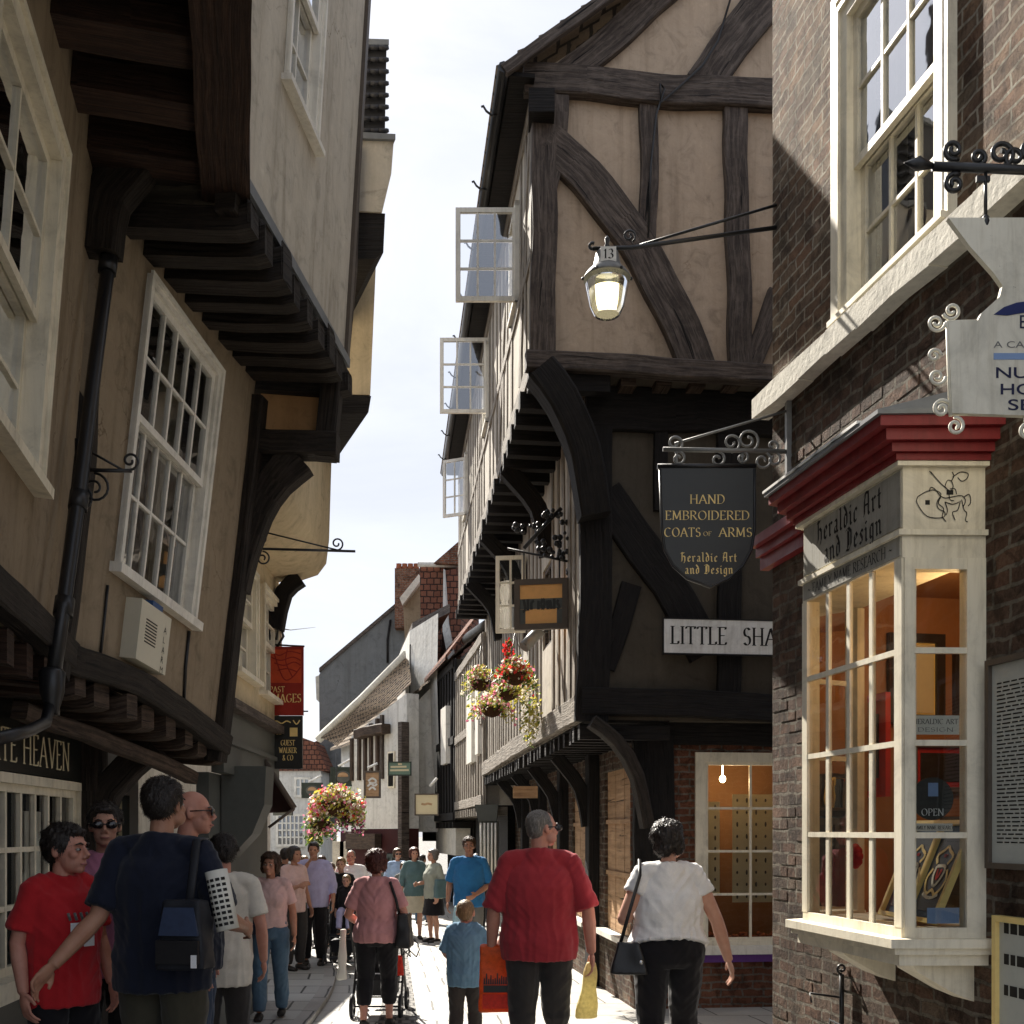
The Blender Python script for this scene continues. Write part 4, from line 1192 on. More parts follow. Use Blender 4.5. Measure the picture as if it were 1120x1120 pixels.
# fascia
mb = MB()
ring(mb, -.004, z1, z1+.012); 
pl = bayplan(.012)
mb2 = MB(); ring(mb2, .008, z1+.002, z2-.003); ring(mb2, .004, z2, z3)
mb2.build('fascia', 'cream_paint', bay)
mb = MB(); FB.box(mb, .01, LF-.01, z2+.03, z3-.03, .004, .009); FB.box(mb, .01, LF-.01, z1+.012, z2-.012, .008, .0125)
mb.build('fascia_board', 'grey_paint', bay)
mb = MB(); ring(mb, .03, z2-.012, z2+.012); ring(mb, .04, z3-.02, z3+.0)
mb.build('fascia_moulding', 'cream_paint', bay)
mb = MB()
for d, a, b in ((.05, z3, z3+.03), (.08, z3+.03, z3+.07), (.12, z3+.07, z3+.12), (.16, z3+.12, z3+.165)): ring(mb, d, a+.001, b)
mb.build('cornice', 'red_paint', bay)
mb = MB(); ring(mb, .18, z3+.166, z3+.185); 
pl = bayplan(.18); top = RB.p((B1+B2)/2, z3+.42, 0)
a_, b_ = RB.p(B0-.1, z3+.33, .01), RB.p(B3+.1, z3+.33, .01)
q = [V((p.x, p.y, z3+.185)) for p in pl]
mb.face([q[1], q[2], b_, a_]); mb.face([q[0], q[1], a_]); mb.face([q[2], q[3], b_])
mb.build('lead_roof', 'lead_grey', bay)
mb = MB()
for k in range(5):
    a = .02+LF*k/5
    FB.box(mb, a-.14, a+.1, z3+.187, z3+.2, .1, .185)
mb.build('flashing', 'sign_white', bay)
# second, lower red moulding running on to the corner
mb = MB()
for w_, a, b in ((.06, 3.34, 3.42), (.09, 3.42, 3.48), (.13, 3.48, 3.54)): RB.box(mb, -.06, B0-.02, a, b-.001, 0.0, w_)
mb.build('moulding', 'red_paint', bay)
FBt = FB
lettering(FB, 'Heraldic Art', LF*.5, z2+.165, .115, .0105, bay, 'ink', GOTH, width=LF*.66)
lettering(FB, 'and Design', LF*.54, z2+.045, .115, .0105, bay, 'ink', GOTH, width=LF*.58)
lettering(FB, '~ FAMILY NAME RESEARCH ~', LF*.5, z1+.03, .05, .0145, bay, 'ink', ROMAN, width=LF*.86)
# line drawing of a mounted knight with a palette-shaped shield on the near fascia panel
def drawing(fr, strokes, u, v, s, w, parent, mat, name='line_drawing', pw=.004):
    mb = MB(); k = 0
    for st in strokes:
        pts = []
        P0 = [st[0]]+st+[st[-1]]
        for i in range(1, len(P0)-2):
            a, b, c, e = (V((t[0], t[1], 0)) for t in P0[i-1:i+3])
            for j in range(4):
                t = j/4; pts.append(.5*((2*b)+(-a+c)*t+(2*a-5*b+4*c-e)*t*t+(-a+3*b-3*c+e)*t**3))
        pts.append(V((st[-1][0], st[-1][1], 0)))
        for a, b in zip(pts, pts[1:]):
            d = b-a
            if d.length < 1e-6: continue
            o = V((-d.y, d.x, 0)).normalized()*pw/2/s; k += 1; e = w+(k % 9)*.00012
            mb.face([fr.p(u+q.x*s, v+q.y*s, e) for q in (a-o, b-o, b+o, a+o)])
    return mb.build(name, mat, parent)
KN = [[(-.95, .0), (-.98, -.25), (-.6, -.75), (0, -.8), (.1, -.6), (-.15, -.45), (-.2, -.2), (-.05, .1), (-.3, .25), (-.6, .2), (-.95, .0)],
      [(-.45, .95), (-.1, .55), (.25, .25)], [(-.5, .98), (-.38, .85)],
      [(.1, .4), (.2, .62), (.35, .6), (.42, .4), (.3, .2), (.1, .4)], [(.35, .6), (.45, .8), (.38, .95)], [(.4, .75), (.7, .95), (1.0, .9), (.95, .7), (.75, .6), (.6, .75)],
      [(-.1, .05), (.1, -.05), (.4, 0), (.75, .05), (.9, -.15), (.8, -.4)], [(-.1, .05), (-.3, .3), (-.45, .35), (-.5, .2)],
      [(-.05, .0), (-.15, -.25), (.05, -.45), (.0, -.75), (.15, -.95)], [(.1, -.2), (.2, -.5), (.15, -.7)],
      [(.7, -.15), (.6, -.5), (.4, -.6), (.5, -.9)], [(.75, -.1), (.85, -.5), (.95, -.6), (.9, -.9), (1.0, -.95)],
      [(.85, .0), (1.05, .1), (1.1, -.2), (1.0, -.35)], [(.1, -.2), (.4, -.28), (.65, -.2)], [(.25, .2), (.3, -.1), (.45, -.15)], [(.3, .3), (.5, .3), (.55, .1)]]
drawing(FS, KN, LS*.47, (z2+z3)/2+.005, .115, .0065, bay, 'ink')
mb = MB(); FS.box(mb, LS*.47-.075, LS*.47-.055, 3.085, 3.105, .004, .0055); FS.box(mb, LS*.47+.02, LS*.47+.05, 3.13, 3.15, .004, .0055); mb.build('drawing_spots', 'ink', bay)
# ---- inside of the bay: display floor, warm back wall, lamp
mb = MB(); D = .95
c = [RB.p(bu0+.005, 0, .012), RB.p(bu1-.005, 0, .012), RB.p(bu1-.005, 0, -D), RB.p(bu0+.005, 0, -D)]
def up(p, z): return V((p.x, p.y, z))
mb.face([up(c[3], z0-.05), up(c[2], z0-.05), up(c[2], z1+.1), up(c[3], z1+.1)])
mb.face([up(c[0], z0-.05), up(c[3], z0-.05), up(c[3], z1+.1), up(c[0], z1+.1)]); mb.face([up(c[1], z0-.05), up(c[2], z0-.05), up(c[2], z1+.1), up(c[1], z1+.1)])
mb.face([up(p, z1+.1) for p in c])
mb.build('shop_interior', 'warm_room', bay)
mb = MB(); pl = bayplan(-.05); mb.prism([up(pl[0], z0-.045), up(pl[1], z0-.045), up(pl[2], z0-.045), up(pl[3], z0-.045), up(c[2], z0-.045), up(c[3], z0-.045)], (0, 0, .03))
mb.build('display_shelf', 'cream_paint', bay)
mb = MB(); b_ = RB.p((B1+B2)/2+.3, 2.7, -.15); mb.ell(b_, (.03, .03, .04)); mb.tube([b_+V((0, 0, .03)), b_+V((0, 0, .24))], .008)
mb.build('ceiling_lamp', 'bulb_shop', bay)
pl_ = bpy.data.lights.new('shop_lamp', 'POINT'); pl_.energy = 2.4; pl_.color = (1, .64, .30); pl_.shadow_soft_size = .05
po = bpy.data.objects.new('shop_lamp', pl_); COL.objects.link(po); po.location = RB.p((B1+B2)/2+.25, 2.62, -.1)
# goods in the window
def framed(name, label, fr, u, v, w, h, d, mframe, mmat, mpic, bw=.04, mw=.06, group=None, parent=None, tilt=None):
    mb = MB()
    fr.box(mb, u, u+w, v, v+bw, d, d+.03); fr.box(mb, u, u+w, v+h-bw, v+h, d, d+.03); fr.box(mb, u, u+bw, v+bw, v+h-bw, d, d+.03); fr.box(mb, u+w-bw, u+w, v+bw, v+h-bw, d, d+.03)
    root = thing(name, label, 'picture', fr.p(u+w/2, v, d), group)
    mb.build('frame', mframe, root)
    mb = MB(); fr.box(mb, u+bw, u+w-bw, v+bw, v+h-bw, d, d+.008); mb.build('mount', mmat, root)
    mb = MB(); fr.box(mb, u+bw+mw, u+w-bw-mw, v+bw+mw, v+h-bw-mw, d+.008, d+.013); mb.build('picture', mpic, root)
    return root
def crest(fr, u, v, s, w, parent):
    for mat, st in (('gold', [[(-.3, -.9), (0, -.7), (.3, -.9)], [(-.5, .1), (-.7, -.3), (-.5, -.7), (-.3, -.85)], [(.5, .1), (.7, -.3), (.5, -.7), (.3, -.85)], [(-.35, .3), (-.55, .6), (-.2, .8), (0, .95), (.2, .8), (.55, .6), (.35, .3)]]),
                    ('paper', [[(-.3, .2), (-.3, -.2), (0, -.55), (.3, -.2), (.3, .2), (-.3, .2)], [(-.55, -.85), (-.2, -.98), (.2, -.98), (.55, -.85)]]),
                    ('flower_red', [[(-.15, .1), (0, -.3), (.15, .1)], [(-.1, .6), (.1, .6)]])):
        drawing(fr, st, u, v, s, w, parent, mat, 'crest', pw=.016)
WB = Fr(RB.p(0, 0, -.45), RB.u, flip=True)
if WB.n.x > 0: WB = Fr(WB.o, WB.u)
uA = WB.hit(968, 700)[0]; uB = WB.hit(1018, 700)[0]
WI = Fr(RB.p(bu0+.012, 0, 0), RB.n*-1.0)
if WI.n.y > 0: WI = Fr(WI.o, WI.u, flip=True)
framed('picture_frame', 'dark gilt-edged picture high on the orange wall inside the bay window', WI, .20, 2.24, .34, .50, .005, 'picture_dark', 'gold', 'card_cream', .05, .012)
framed('picture_frame', 'small dark red picture below the gilt-edged one inside the bay window', WI, .34, 1.86, .36, .28, .005, 'sign_brown', 'picture_red', 'picture_dark', .03, .03)
framed('picture_frame', 'narrow pale certificate in a black frame beside the gilt-edged picture inside the bay window', WI, .60, 2.3, .24, .36, .005, 'picture_dark', 'card_cream', 'paper', .03, .02)
WR = Fr(RB.p(0, 0, -.12), RB.u, flip=True)
if WR.n.x > 0: WR = Fr(WR.o, WR.u)
u1_ = WR.hit(918, 790)[0]
rp = framed('picture_frame', 'large red-bordered picture hanging behind the left panes of the bay window', WR, u1_, 1.83, .56, .56, 0, 'picture_red', 'picture_red', 'picture_dark', .035, .07)
crest(WR, u1_+.28, 2.1, .14, .016, rp)
# two heraldic boards leaning on the sill
TL = Fr(RB.p(B2-.62, z0, .10), (RB.u*.96+RB.n*.1).normalized(), (RB.n*-.3+V((0, 0, .9))+RB.u*.16).normalized(), flip=False)
if TL.n.dot(RB.n) < 0: TL = Fr(TL.o, TL.u, TL.v, flip=True)
for k, (du, dn, lb) in enumerate(((0, 0, 'blue heraldic board with gold edging leaning left in the bottom of the bay window'), (.27, .03, 'blue heraldic board with thick gold frame leaning nearest the bay corner'))):
    fr = Fr(TL.o+RB.u*du+RB.n*dn, TL.u, TL.v); 
    if fr.n.dot(RB.n) < 0: fr = Fr(fr.o, fr.u, fr.v, flip=True)
    t = framed('heraldic_board', lb, fr, 0, 0, .30, .5, 0, 'gold', 'picture_blue', 'picture_dark', .022, .035, 'heraldic boards in the bay window')
    crest(fr, .15, .25, .13, .016, t)
def windowcard(name, label, cat, fr, u, v, w, h, mat, lines, ink='ink', d=-.03):
    root = thing(name, label, cat, fr.p(u+w/2, v, d))
    mb = MB(); fr.box(mb, u, u+w, v, v+h, d-.004, d); mb.build('card', mat, root)
    for (txt, x, y, hh, wd) in lines: lettering(fr, txt, u+x*w, v+y*h, hh, d+.001, root, ink, ROMAN, width=wd)
    return root
windowcard('notice_card', 'white notice card stuck inside the second pane of the bay window side', 'notice', FS, .05, 2.075, LS-.15, .085, 'paper', [('HERALDIC ART', .5, .55, .022, .2), ('DESIGN', .5, .15, .018, .16)])
windowcard('price_strip', 'narrow white strip notice below the round dark sign in the bay window', 'notice', FS, .05, 1.645, LS-.18, .035, 'paper', [('FAMILY NAME RESEARCH', .55, .25, .016, .18)])
windowcard('card_stickers', 'small blue payment stickers at the foot of the bay side pane', 'sticker', FS, .12, 1.235, LS-.22, .07, 'sign_paleblue', [])
so_ = thing('open_sign', 'round black open sign hanging inside the bay side pane', 'sign', FS.p(.14, 1.7, -.03))
mb = MB(); cc = FS.p(.14, 1.79, -.028); mb.prism([cc+FS.u*math.cos(a)*.095+FS.v*math.sin(a)*.095 for a in [2*math.pi*k/28 for k in range(28)]], FS.n*.006); mb.build('disc', 'sign_black', so_)
mb = MB(); FS.box(mb, .12, .165, 1.80, 1.86, -.0215, -.0205); mb.build('blue_label', 'sign_paleblue', so_)
lettering(FS, 'OPEN', .14, 1.715, .03, -.0205, so_, 'sign_white', ROMAN, width=.1)
for i, (ua, za_, ww_, hh_, lb_) in enumerate(((.20, 1.30, .36, .42, 'low dark cabinet with small goods behind the left lower panes of the bay window'), (.62, 1.28, .3, .34, 'brown display box behind the middle lower panes of the bay window'))):
    t = thing('display_cabinet', lb_, 'cabinet', RB.p(B1+ua, za_-.1, -.3))
    mb = MB(); RB.box(mb, B1+ua, B1+ua+ww_, 1.205, za_+hh_, -.62, -.3); mb.build('carcass', 'sign_brown', t)
    mb = MB(); RB.box(mb, B1+ua+.03, B1+ua+ww_-.03, za_+.02, za_+hh_-.04, -.299, -.285); mb.build('door', 'picture_dark', t)
t = thing('bookshelf', 'shelf of dark red and brown books low on the back wall of the heraldry shop', 'bookshelf', RB.p(B2-.2, 1.2, -.9))
mb = MB(); r6 = random.Random(6)
RB.box(mb, B1+.1, bu1-.02, 1.2, 2.02, -.94, -.93); mb.build('back', 'picture_dark', t)
for row in range(3):
    mb = MB(); RB.box(mb, B1+.1, bu1-.02, 1.25+row*.26, 1.27+row*.26, -.93, -.72); mb.build('shelf', 'sign_brown', t)
    for m_ in ('picture_red', 'sign_brown', 'gold', 'picture_blue'):
        mb = MB()
        for k in range(9):
            a = B1+.12+r6.random()*(B3-B1-.2); RB.box(mb, a, a+r6.uniform(.02, .04), 1.272+row*.26, 1.27+row*.26+r6.uniform(.15, .22), -.92, -.76-r6.random()*.03)
        mb.build('books', m_, t)
mb = MB(); p = FB.p(LF*.36, 1.52, -.1)
for k in range(9):
    a = k*.7; mb.ell(p+FB.u*math.cos(a)*.04+V((0, 0, math.sin(a)*.04)), (.025, .025, .025), 7, 5)
tag(mb.build('rosette', 'flower_red'), 'red rosette behind the lower panes of the bay window', 'rosette')
# ---- boards and iron on the wall
def wallboard(name, label, u, v, w, h, mframe, mface, n_lines, bw=.025, inkm='ink'):
    root = thing(name, label, 'notice board', RB.p(u+w/2, v, 0))
    mb = MB(); RB.box(mb, u, u+w, v, v+h, .012, .03); mb.build('panel', mface, root)
    mb = MB(); RB.box(mb, u-bw, u, v-bw, v+h+bw, .01, .05); RB.box(mb, u+w, u+w+bw, v-bw, v+h+bw, .01, .05); RB.box(mb, u, u+w, v-bw, v, .01, .05); RB.box(mb, u, u+w, v+h, v+h+bw, .01, .05)
    mb.build('frame', mframe, root)
    mb = MB(); r2 = random.Random(3)
    for k in range(n_lines):
        y = v+h*.9-(h*.82)*k/n_lines
        x = u+w*.08
        while x < u+w*.9:
            l = r2.uniform(.02, .06); RB.box(mb, x, min(x+l, u+w*.92), y, y+h*.28/n_lines, .03, .0315); x += l+.012
    mb.build('small_print', inkm, root)
u_, v_ = RB.hit(1090, 940)
wallboard('notice_board', 'framed pale notice board of small print on the brick right of the bay', RB.hit(1092, 800)[0], 1.51, .42, .85, 'sign_brown', 'board_slate', 40)
wallboard('notice_board', 'lower gold-edged slate notice board near the pavement right of the bay', RB.hit(1100, 1060)[0], .78, .4, .48, 'gold', 'board_slate', 3)
ir = thing('iron_boot_hook', 'black wrought iron hook and wire rail low on the sunlit brick', 'ironwork', RB.p(1.0, .7, 0))
hu, hv = RB.hit(926, 1085)
mb = MB(); q0 = RB.p(hu, hv-.25, .03)
mb.tube([q0, q0+V((0, 0, .35))], .014); mb.tube(spiral(q0+V((0, 0, .38)), .03, .01, 270, 1.2, RB.n, V((0, 0, 1)), 14), .007); mb.tube([q0+V((0, 0, .22)), q0+V((0, 0, .24))+RB.n*.16+RB.u*-.06, q0+V((0, 0, .2))+RB.n*.18], .006)
mb.build('hook', 'iron_black', ir)
mb = MB()
for k in range(14):
    a = RB.p(hu-.1+.06*k, hv-.5, .05); mb.tube([a, a+V((0, 0, .34-.006*k))], .004, 5)
for h in (.0, .33): mb.tube([RB.p(hu-.1, hv-.5+h, .05), RB.p(hu+.7, hv-.55+h, .05)], .006, 6)
mb.build('wire_rail', 'iron_black', ir)

# ================================================================ STREET LAMP ON ITS BRACKET
LY = 6.9
def LP(px, py): return P(px, py, LY)
lamp = thing('street_lamp', 'lit hanging street lamp numbered 13 on a long black bracket from the brick corner', 'street lamp', LP(665, 300))
mb = MB()
wallp = RB.p(.06, LP(838, 264).z, 0)
wallp2 = RB.p(.06, LP(838, 240).z, 0)
tip = LP(648, 272)
mb.tube([wallp, LP(690, 271), tip], .014, 8); mb.tube([wallp2, LP(700, 268)], .009, 6)
mb.tube(spiral(tip+V((0, 0, .018)), .02, .02, -90, -.6, V((1, 0, 0)), V((0, 0, 1)), 8), .01, 6)
mb.tube(spiral(LP(688, 258), .045, .012, -60, 1.4, V((1, 0, 0)), V((0, 0, 1)), 22), .007, 6)
mb.build('bracket', 'iron_black', lamp)
a = LP(664, 285)
mb = MB()
mb.lathe([(.006, .19), (.018, .17), (.012, .14), (.02, .12), (.02, .07)], a-V((0, 0, .03)), 12)
mb.build('finial', 'iron_black', lamp)
mb = MB(); mb.lathe([(.062, .06), (.075, .045), (.092, -.04), (.125, -.075), (.155, -.115), (.155, -.125), (.148, -.125)], a-V((0, 0, .0)), 24)
mb.build('lamp_hood', 'iron_grey', lamp)
mb = MB()
for k in range(6):
    t = 2*math.pi*k/6; mb.ell(a+V((math.cos(t)*.158, math.sin(t)*.158, -.118)), (.012, .012, .012), 6, 5)
mb.build('hood_studs', 'iron_black', lamp)
mb = MB(); mb.lathe([(.142, -.128), (.14, -.17), (.112, -.30), (.085, -.355), (.078, -.36)], a, 24)
mb.build('lamp_glass', 'shop_glass', lamp)
mb = MB(); mb.lathe([(.12, -.20), (.10, -.30), (.075, -.348), (.07, -.35)], a, 20); mb.build('lamp_diffuser', 'lamp_glow', lamp)
mb = MB(); mb.box(a+V((.0, -.098, -.01)), (.10, .006, .095)); mb.build('number_plate', 'sign_white', lamp)
LPF = Fr(a+V((0, -.1015, -.045)), (1, 0, 0)); 
lettering(LPF, '13', 0, .005, .06, 0.001, lamp, 'ink', ROMAN, pen=(.16, .08))

# ================================================================ HANGING SIGN: HAND EMBROIDERED
SY = 6.55
sg = thing('hanging_sign', 'black shield-shaped hanging sign with gold lettering on a scrolled bracket', 'hanging sign', P(773, 640, SY))
SF = Fr(P(773, 908, SY)-V((0, 0, CZ)), (1, 0, 0))
hw = .295
zt, zb = P(0, 509, SY).z, P(0, 643, SY).z
out = [(-hw-.012, zt), (hw+.005, zt), (hw+.005, zt-.02), (hw, zt-.03), (hw*.995, zt-.40), (hw*.93, zt-.53), (hw*.75, zt-.63), (hw*.45, zt-.71), (.02, zb), (-hw*.42, zt-.71), (-hw*.72, zt-.63), (-hw*.90, zt-.53), (-hw*.96, zt-.40), (-hw, zt-.03), (-hw-.012, zt-.02)]
mb = MB(); SF.poly(mb, out, -.02, .02); mb.build('shield', 'sign_black', sg)
mb = MB(); edge = [SF.p(u, v, .02) for u, v in out[3:14]]; mb.tube(edge, .009, 6); mb.tube([SF.p(-hw-.015, zt-.01, .02), SF.p(hw+.008, zt-.01, .02)], .014, 6); mb.build('raised_edge', 'iron_black', sg)
for t, y, h, wd, f in (('HAND', .245, .055, .215, ROMAN), ('EMBROIDERED', .345, .055, .52, ROMAN), ):
    lettering(SF, t, .0, zt-y, h, .0215, sg, 'gold', f, width=wd)
lettering(SF, 'COATS', -.155, zt-.45, .055, .0215, sg, 'gold', ROMAN, width=.225); lettering(SF, 'ARMS', .175, zt-.45, .055, .0215, sg, 'gold', ROMAN, width=.205)
lettering(SF, 'OF', .0, zt-.445, .026, .0215, sg, 'gold', ROMAN, width=.05)
lettering(SF, 'Heraldic Art', .01, zt-.605, .06, .0215, sg, 'gold', GOTH, width=.35); lettering(SF, 'and Design', .01, zt-.68, .06, .0215, sg, 'gold', GOTH, width=.30)
mb = MB(); z = P(0, 494, SY).z; xe = RB.p(.25, 0, 0).x
wl = V((xe+.03, SY, z))
mb.tube([V((P(725, 0, SY).x, SY, z+.015)), wl], .015, 8); mb.tube([V((P(738, 0, SY).x, SY, z+.05)), V((xe, SY, z+.26))], .008, 6)
mb.box(V((xe-.01, SY, z+.02)), (.03, .05, .7))
for x_, s_, r_, t_ in ((738, 1, .055, 1.3), (742, -1, .045, 1.2), (785, -1, .05, 1.2), (800, 1, .06, 1.3), (818, 1, .075, 1.5), (812, -1, .04, 1.2), (834, -1, .06, 1.3), (845, 1, .04, 1.0), (846, -1, .05, 1.0)):
    cpt = V((P(x_, 0, SY).x, SY, z+s_*(r_*.95)))
    mb.tube(spiral(cpt, r_, r_*.25, -90*s_, t_*s_, V((1, 0, 0)), V((0, 0, 1)), 26), .0085, 6)
for x_ in (740, 812): mb.tube([V((P(x_, 0, SY).x, SY, z)), V((P(x_, 0, SY).x, SY, zt-.005))], .008, 6)
mb.build('bracket', 'iron_grey', sg)

# ================================================================ NURSING SIGN (near right)
NY = 3.9
NF = Fr(V((0, NY, 0)), (1, 0, 0))
def nx(px): return (px-CX)/F*NY
def nz(py): return CZ+(HY-py)/F*NY
ns = thing('hanging_sign', 'white shaped nursing sign with blue lettering in a scrolled iron frame', 'hanging sign', V((nx(1150), NY, nz(460))))
o_ = [(1036, 240), (1230, 240), (1230, 290), (1195, 310), (1200, 352), (1240, 354), (1240, 460), (1040, 453), (1036, 354), (1068, 352), (1072, 344), (1092, 326), (1095, 314), (1085, 300), (1060, 272)]
mb = MB(); NF.poly(mb, [(nx(a), nz(b)) for a, b in o_], -.012, .012); mb.build('panel', 'sign_ivory', ns)
mb = MB(); NF.poly(mb, [(nx(a), nz(b)) for a, b in [(1085, 346), (1096, 338), (1110, 333), (1135, 330), (1160, 333), (1185, 345), (1150, 343), (1118, 344), (1100, 347)]], .0125, .0145); mb.build('emblem', 'sign_blue', ns)
sans(NF, 'E', nx(1112), nz(361), .05, .0135, ns, 'sign_navytext'); sans(NF, 'A CARING SERVICE', nx(1085), nz(382), .024, .0135, ns, 'iron_grey', width=.42)
mb = MB(); NF.box(mb, nx(1085), nx(1215), nz(395), nz(388), .0125, .014); mb.build('pale_stripe', 'sign_paleblue', ns)
for t, x_, y_, wd in (('NURSING', 1086, 415, .36), ('HOMES', 1091, 433, .27), ('SERVICES', 1100, 450, .38)): sans(NF, t, nx(x_), nz(y_), .040, .0135, ns, 'sign_navytext', width=wd, bold=.0005)
mb = MB()
pts = [(1068, 352), (1036, 352), (1038, 400), (1040, 455)]
mb.tube([NF.p(nx(a), nz(b), 0) for a, b in pts], .008, 6)
for (cx_, cy_, r_, a0, t_) in ((1041, 340, .034, 200, 1.4), (1024, 353, .034, 0, -1.5), (1022, 389, .026, 0, 1.3), (1025, 412, .032, 0, -1.4), (1030, 447, .034, 40, 1.4), (1045, 466, .034, 100, -1.5), (1124, 472, .03, 100, 1.4)):
    mb.tube(spiral(NF.p(nx(cx_), nz(cy_), 0), r_, r_*.2, a0, t_, V((1, 0, 0)), V((0, 0, 1)), 24), .0065, 6)
mb.tube([NF.p(nx(1120), nz(455), 0), NF.p(nx(1124), nz(470), 0)], .006, 6)
mb.build('scroll_frame', 'sign_ivory', ns)
mb = MB()
zb_ = nz(184); xw = RB.p((6.8-NY)*1.0175, 0).x
mb.tube([V((nx(1020), NY, nz(182))), V((xw+.02, NY, nz(190)))], .017, 8)
mb.tube([V((nx(989), NY, nz(178))), V((nx(1004), NY, nz(179))), V((nx(1022), NY, nz(182)))], [.002, .026, .008], 8)
for (cx_, cy_, r_, a0, t_) in ((1043, 164, .038, -60, -1.5), (1044, 201, .038, 60, 1.5), (1070, 172, .03, -90, 1.4), (1095, 168, .05, -90, 1.5), (1110, 172, .04, -90, -1.3), (1128, 166, .055, -90, 1.5)):
    mb.tube(spiral(V((nx(cx_), NY, nz(cy_))), r_, r_*.22, a0, t_, V((1, 0, 0)), V((0, 0, 1)), 26), .009, 6)
for x_ in (1078, 1205):
    mb.tube([V((nx(x_), NY, nz(186))), V((nx(x_), NY, nz(238)))], .007, 6); mb.ell(V((nx(x_), NY, nz(243))), (.016, .016, .03), 8, 6); mb.box(V((nx(x_)-.01, NY, nz(196))), (.05, .012, .02))
mb.build('bracket', 'iron_black', ns)
# ================================================================ TIMBER-FRAMED HOUSE ON THE CORNER
th = thing('timber_house', 'tall jettied timber-framed house with peach plaster gable facing us across the alley', 'building', (1.2, 10, gz(10)))
gu = V((.9934, .1142, 0)); su = V((-.1142, .9934, 0))
ZJ2, ZJ1, ZE = 6.05, 2.74, 8.70
G2 = Fr((0, 10, 0), gu)                       # upper gable
if G2.n.y > 0: G2 = Fr((0, 10, 0), gu, flip=True)
G1 = Fr(V((0, 10, 0))-G2.n*.28, gu, flip=G2.n.dot(Fr((0, 0, 0), gu).n) < 0)
G0 = Fr(V((0, 10, 0))-G2.n*.62, gu, flip=G2.n.dot(Fr((0, 0, 0), gu).n) < 0)
uL2 = G2.hit(582, 300)[0]; uL1 = G1.hit(640, 600)[0]; uL0 = G0.hit(694, 900)[0]
SL = 10.9
def sidefr(p):
    f = Fr(p, su)
    return f if f.n.x < 0 else Fr(p, su, flip=True)
S2 = sidefr(G2.p(uL2, 0, 0)); S1 = sidefr(G1.p(uL1, 0, 0)); S0 = sidefr(G0.p(uL0, 0, 0))
UR = 6.2
slope = .80
uE = uL2-.24
apex_u = uE+3.3; apex_v = ZE+slope*3.3
# plaster walls
mb = MB()
G2.wall(mb, uL2, UR-.4, ZJ2, ZE, (), .15, step=.5)
G2.poly(mb, [(uL2, ZE), (UR-.4, ZE), (UR-.4, ZE+.3), (apex_u, apex_v-.25), (uL2, ZE+.12)], -.15, 0)
mb.build('gable_plaster', 'plaster_peach', th)
cs = [(1.0, 1.62, 7.2, 8.25), (4.4, 5.05, 7.25, 8.35), (8.5, 9.0, 7.2, 8.3)]
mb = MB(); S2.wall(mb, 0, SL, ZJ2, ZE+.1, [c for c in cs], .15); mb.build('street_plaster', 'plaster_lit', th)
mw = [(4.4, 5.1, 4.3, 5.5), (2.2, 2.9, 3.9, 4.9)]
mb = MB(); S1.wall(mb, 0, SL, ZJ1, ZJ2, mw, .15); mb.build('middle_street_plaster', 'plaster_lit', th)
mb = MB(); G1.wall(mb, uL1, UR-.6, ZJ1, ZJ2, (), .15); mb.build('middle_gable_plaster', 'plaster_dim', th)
# dark backs of the openings
for fr_, op in ((S2, cs), (S1, mw)):
    for (a, b, c, d) in op: mb = MB(); fr_.quad(mb, a-.1, b+.1, c-.1, d+.1, -.3); mb.build('room', 'dark_room', th)
# hewn frame: each named timber is its own part
def gb(fr, name, px, w, d=.07, mat='timber_grey', wob=.012, wend=None, out=0):
    pts = [fr.at(a, b, out) for a, b in px]
    mb = MB(); mb.beam(pts, w, d, fr.n, 0, wob, wend=wend); return mb.build(name, mat, th)
gb(G2, 'corner_post', [(594, 84), (594, 240), (592, 400)], .24, .09)
gb(G2, 'post_head', [(612, 110), (612, 165), (604, 215)], .16, .085, wend=.08)
gb(G2, 'stud', [(708, 108), (709, 185), (707, 262)], .17)
gb(G2, 'stud', [(802, 118), (805, 260), (808, 408)], .23, .075)
gb(G2, 'stud', [(868, 120), (868, 410)], .2)
gb(G2, 'curved_brace', [(598, 158), (640, 196), (690, 262), (722, 318), (745, 362), (760, 404)], .36, .085)
gb(G2, 'lower_brace', [(850, 322), (835, 365), (816, 410)], .2)
gb(G2, 'tie_beam', [(572, 92), (640, 95), (720, 104), (850, 108), (960, 112)], .28, .11)
gb(G2, 'bressummer', [(574, 398), (660, 402), (760, 409), (960, 422)], .18, .13, wob=.006)
gb(G2, 'principal_rafter', [(612, 92), (665, 48), (740, -18), (800, -70)], .26, .08)
gb(G2, 'upper_brace', [(766, 98), (800, 50), (850, -10), (880, -50)], .36, .075)
mb = MB(); mb.box(G2.at(592, 121, .1), (.24, .3, .22)); mb.build('wall_plate_end', 'timber_black', th)
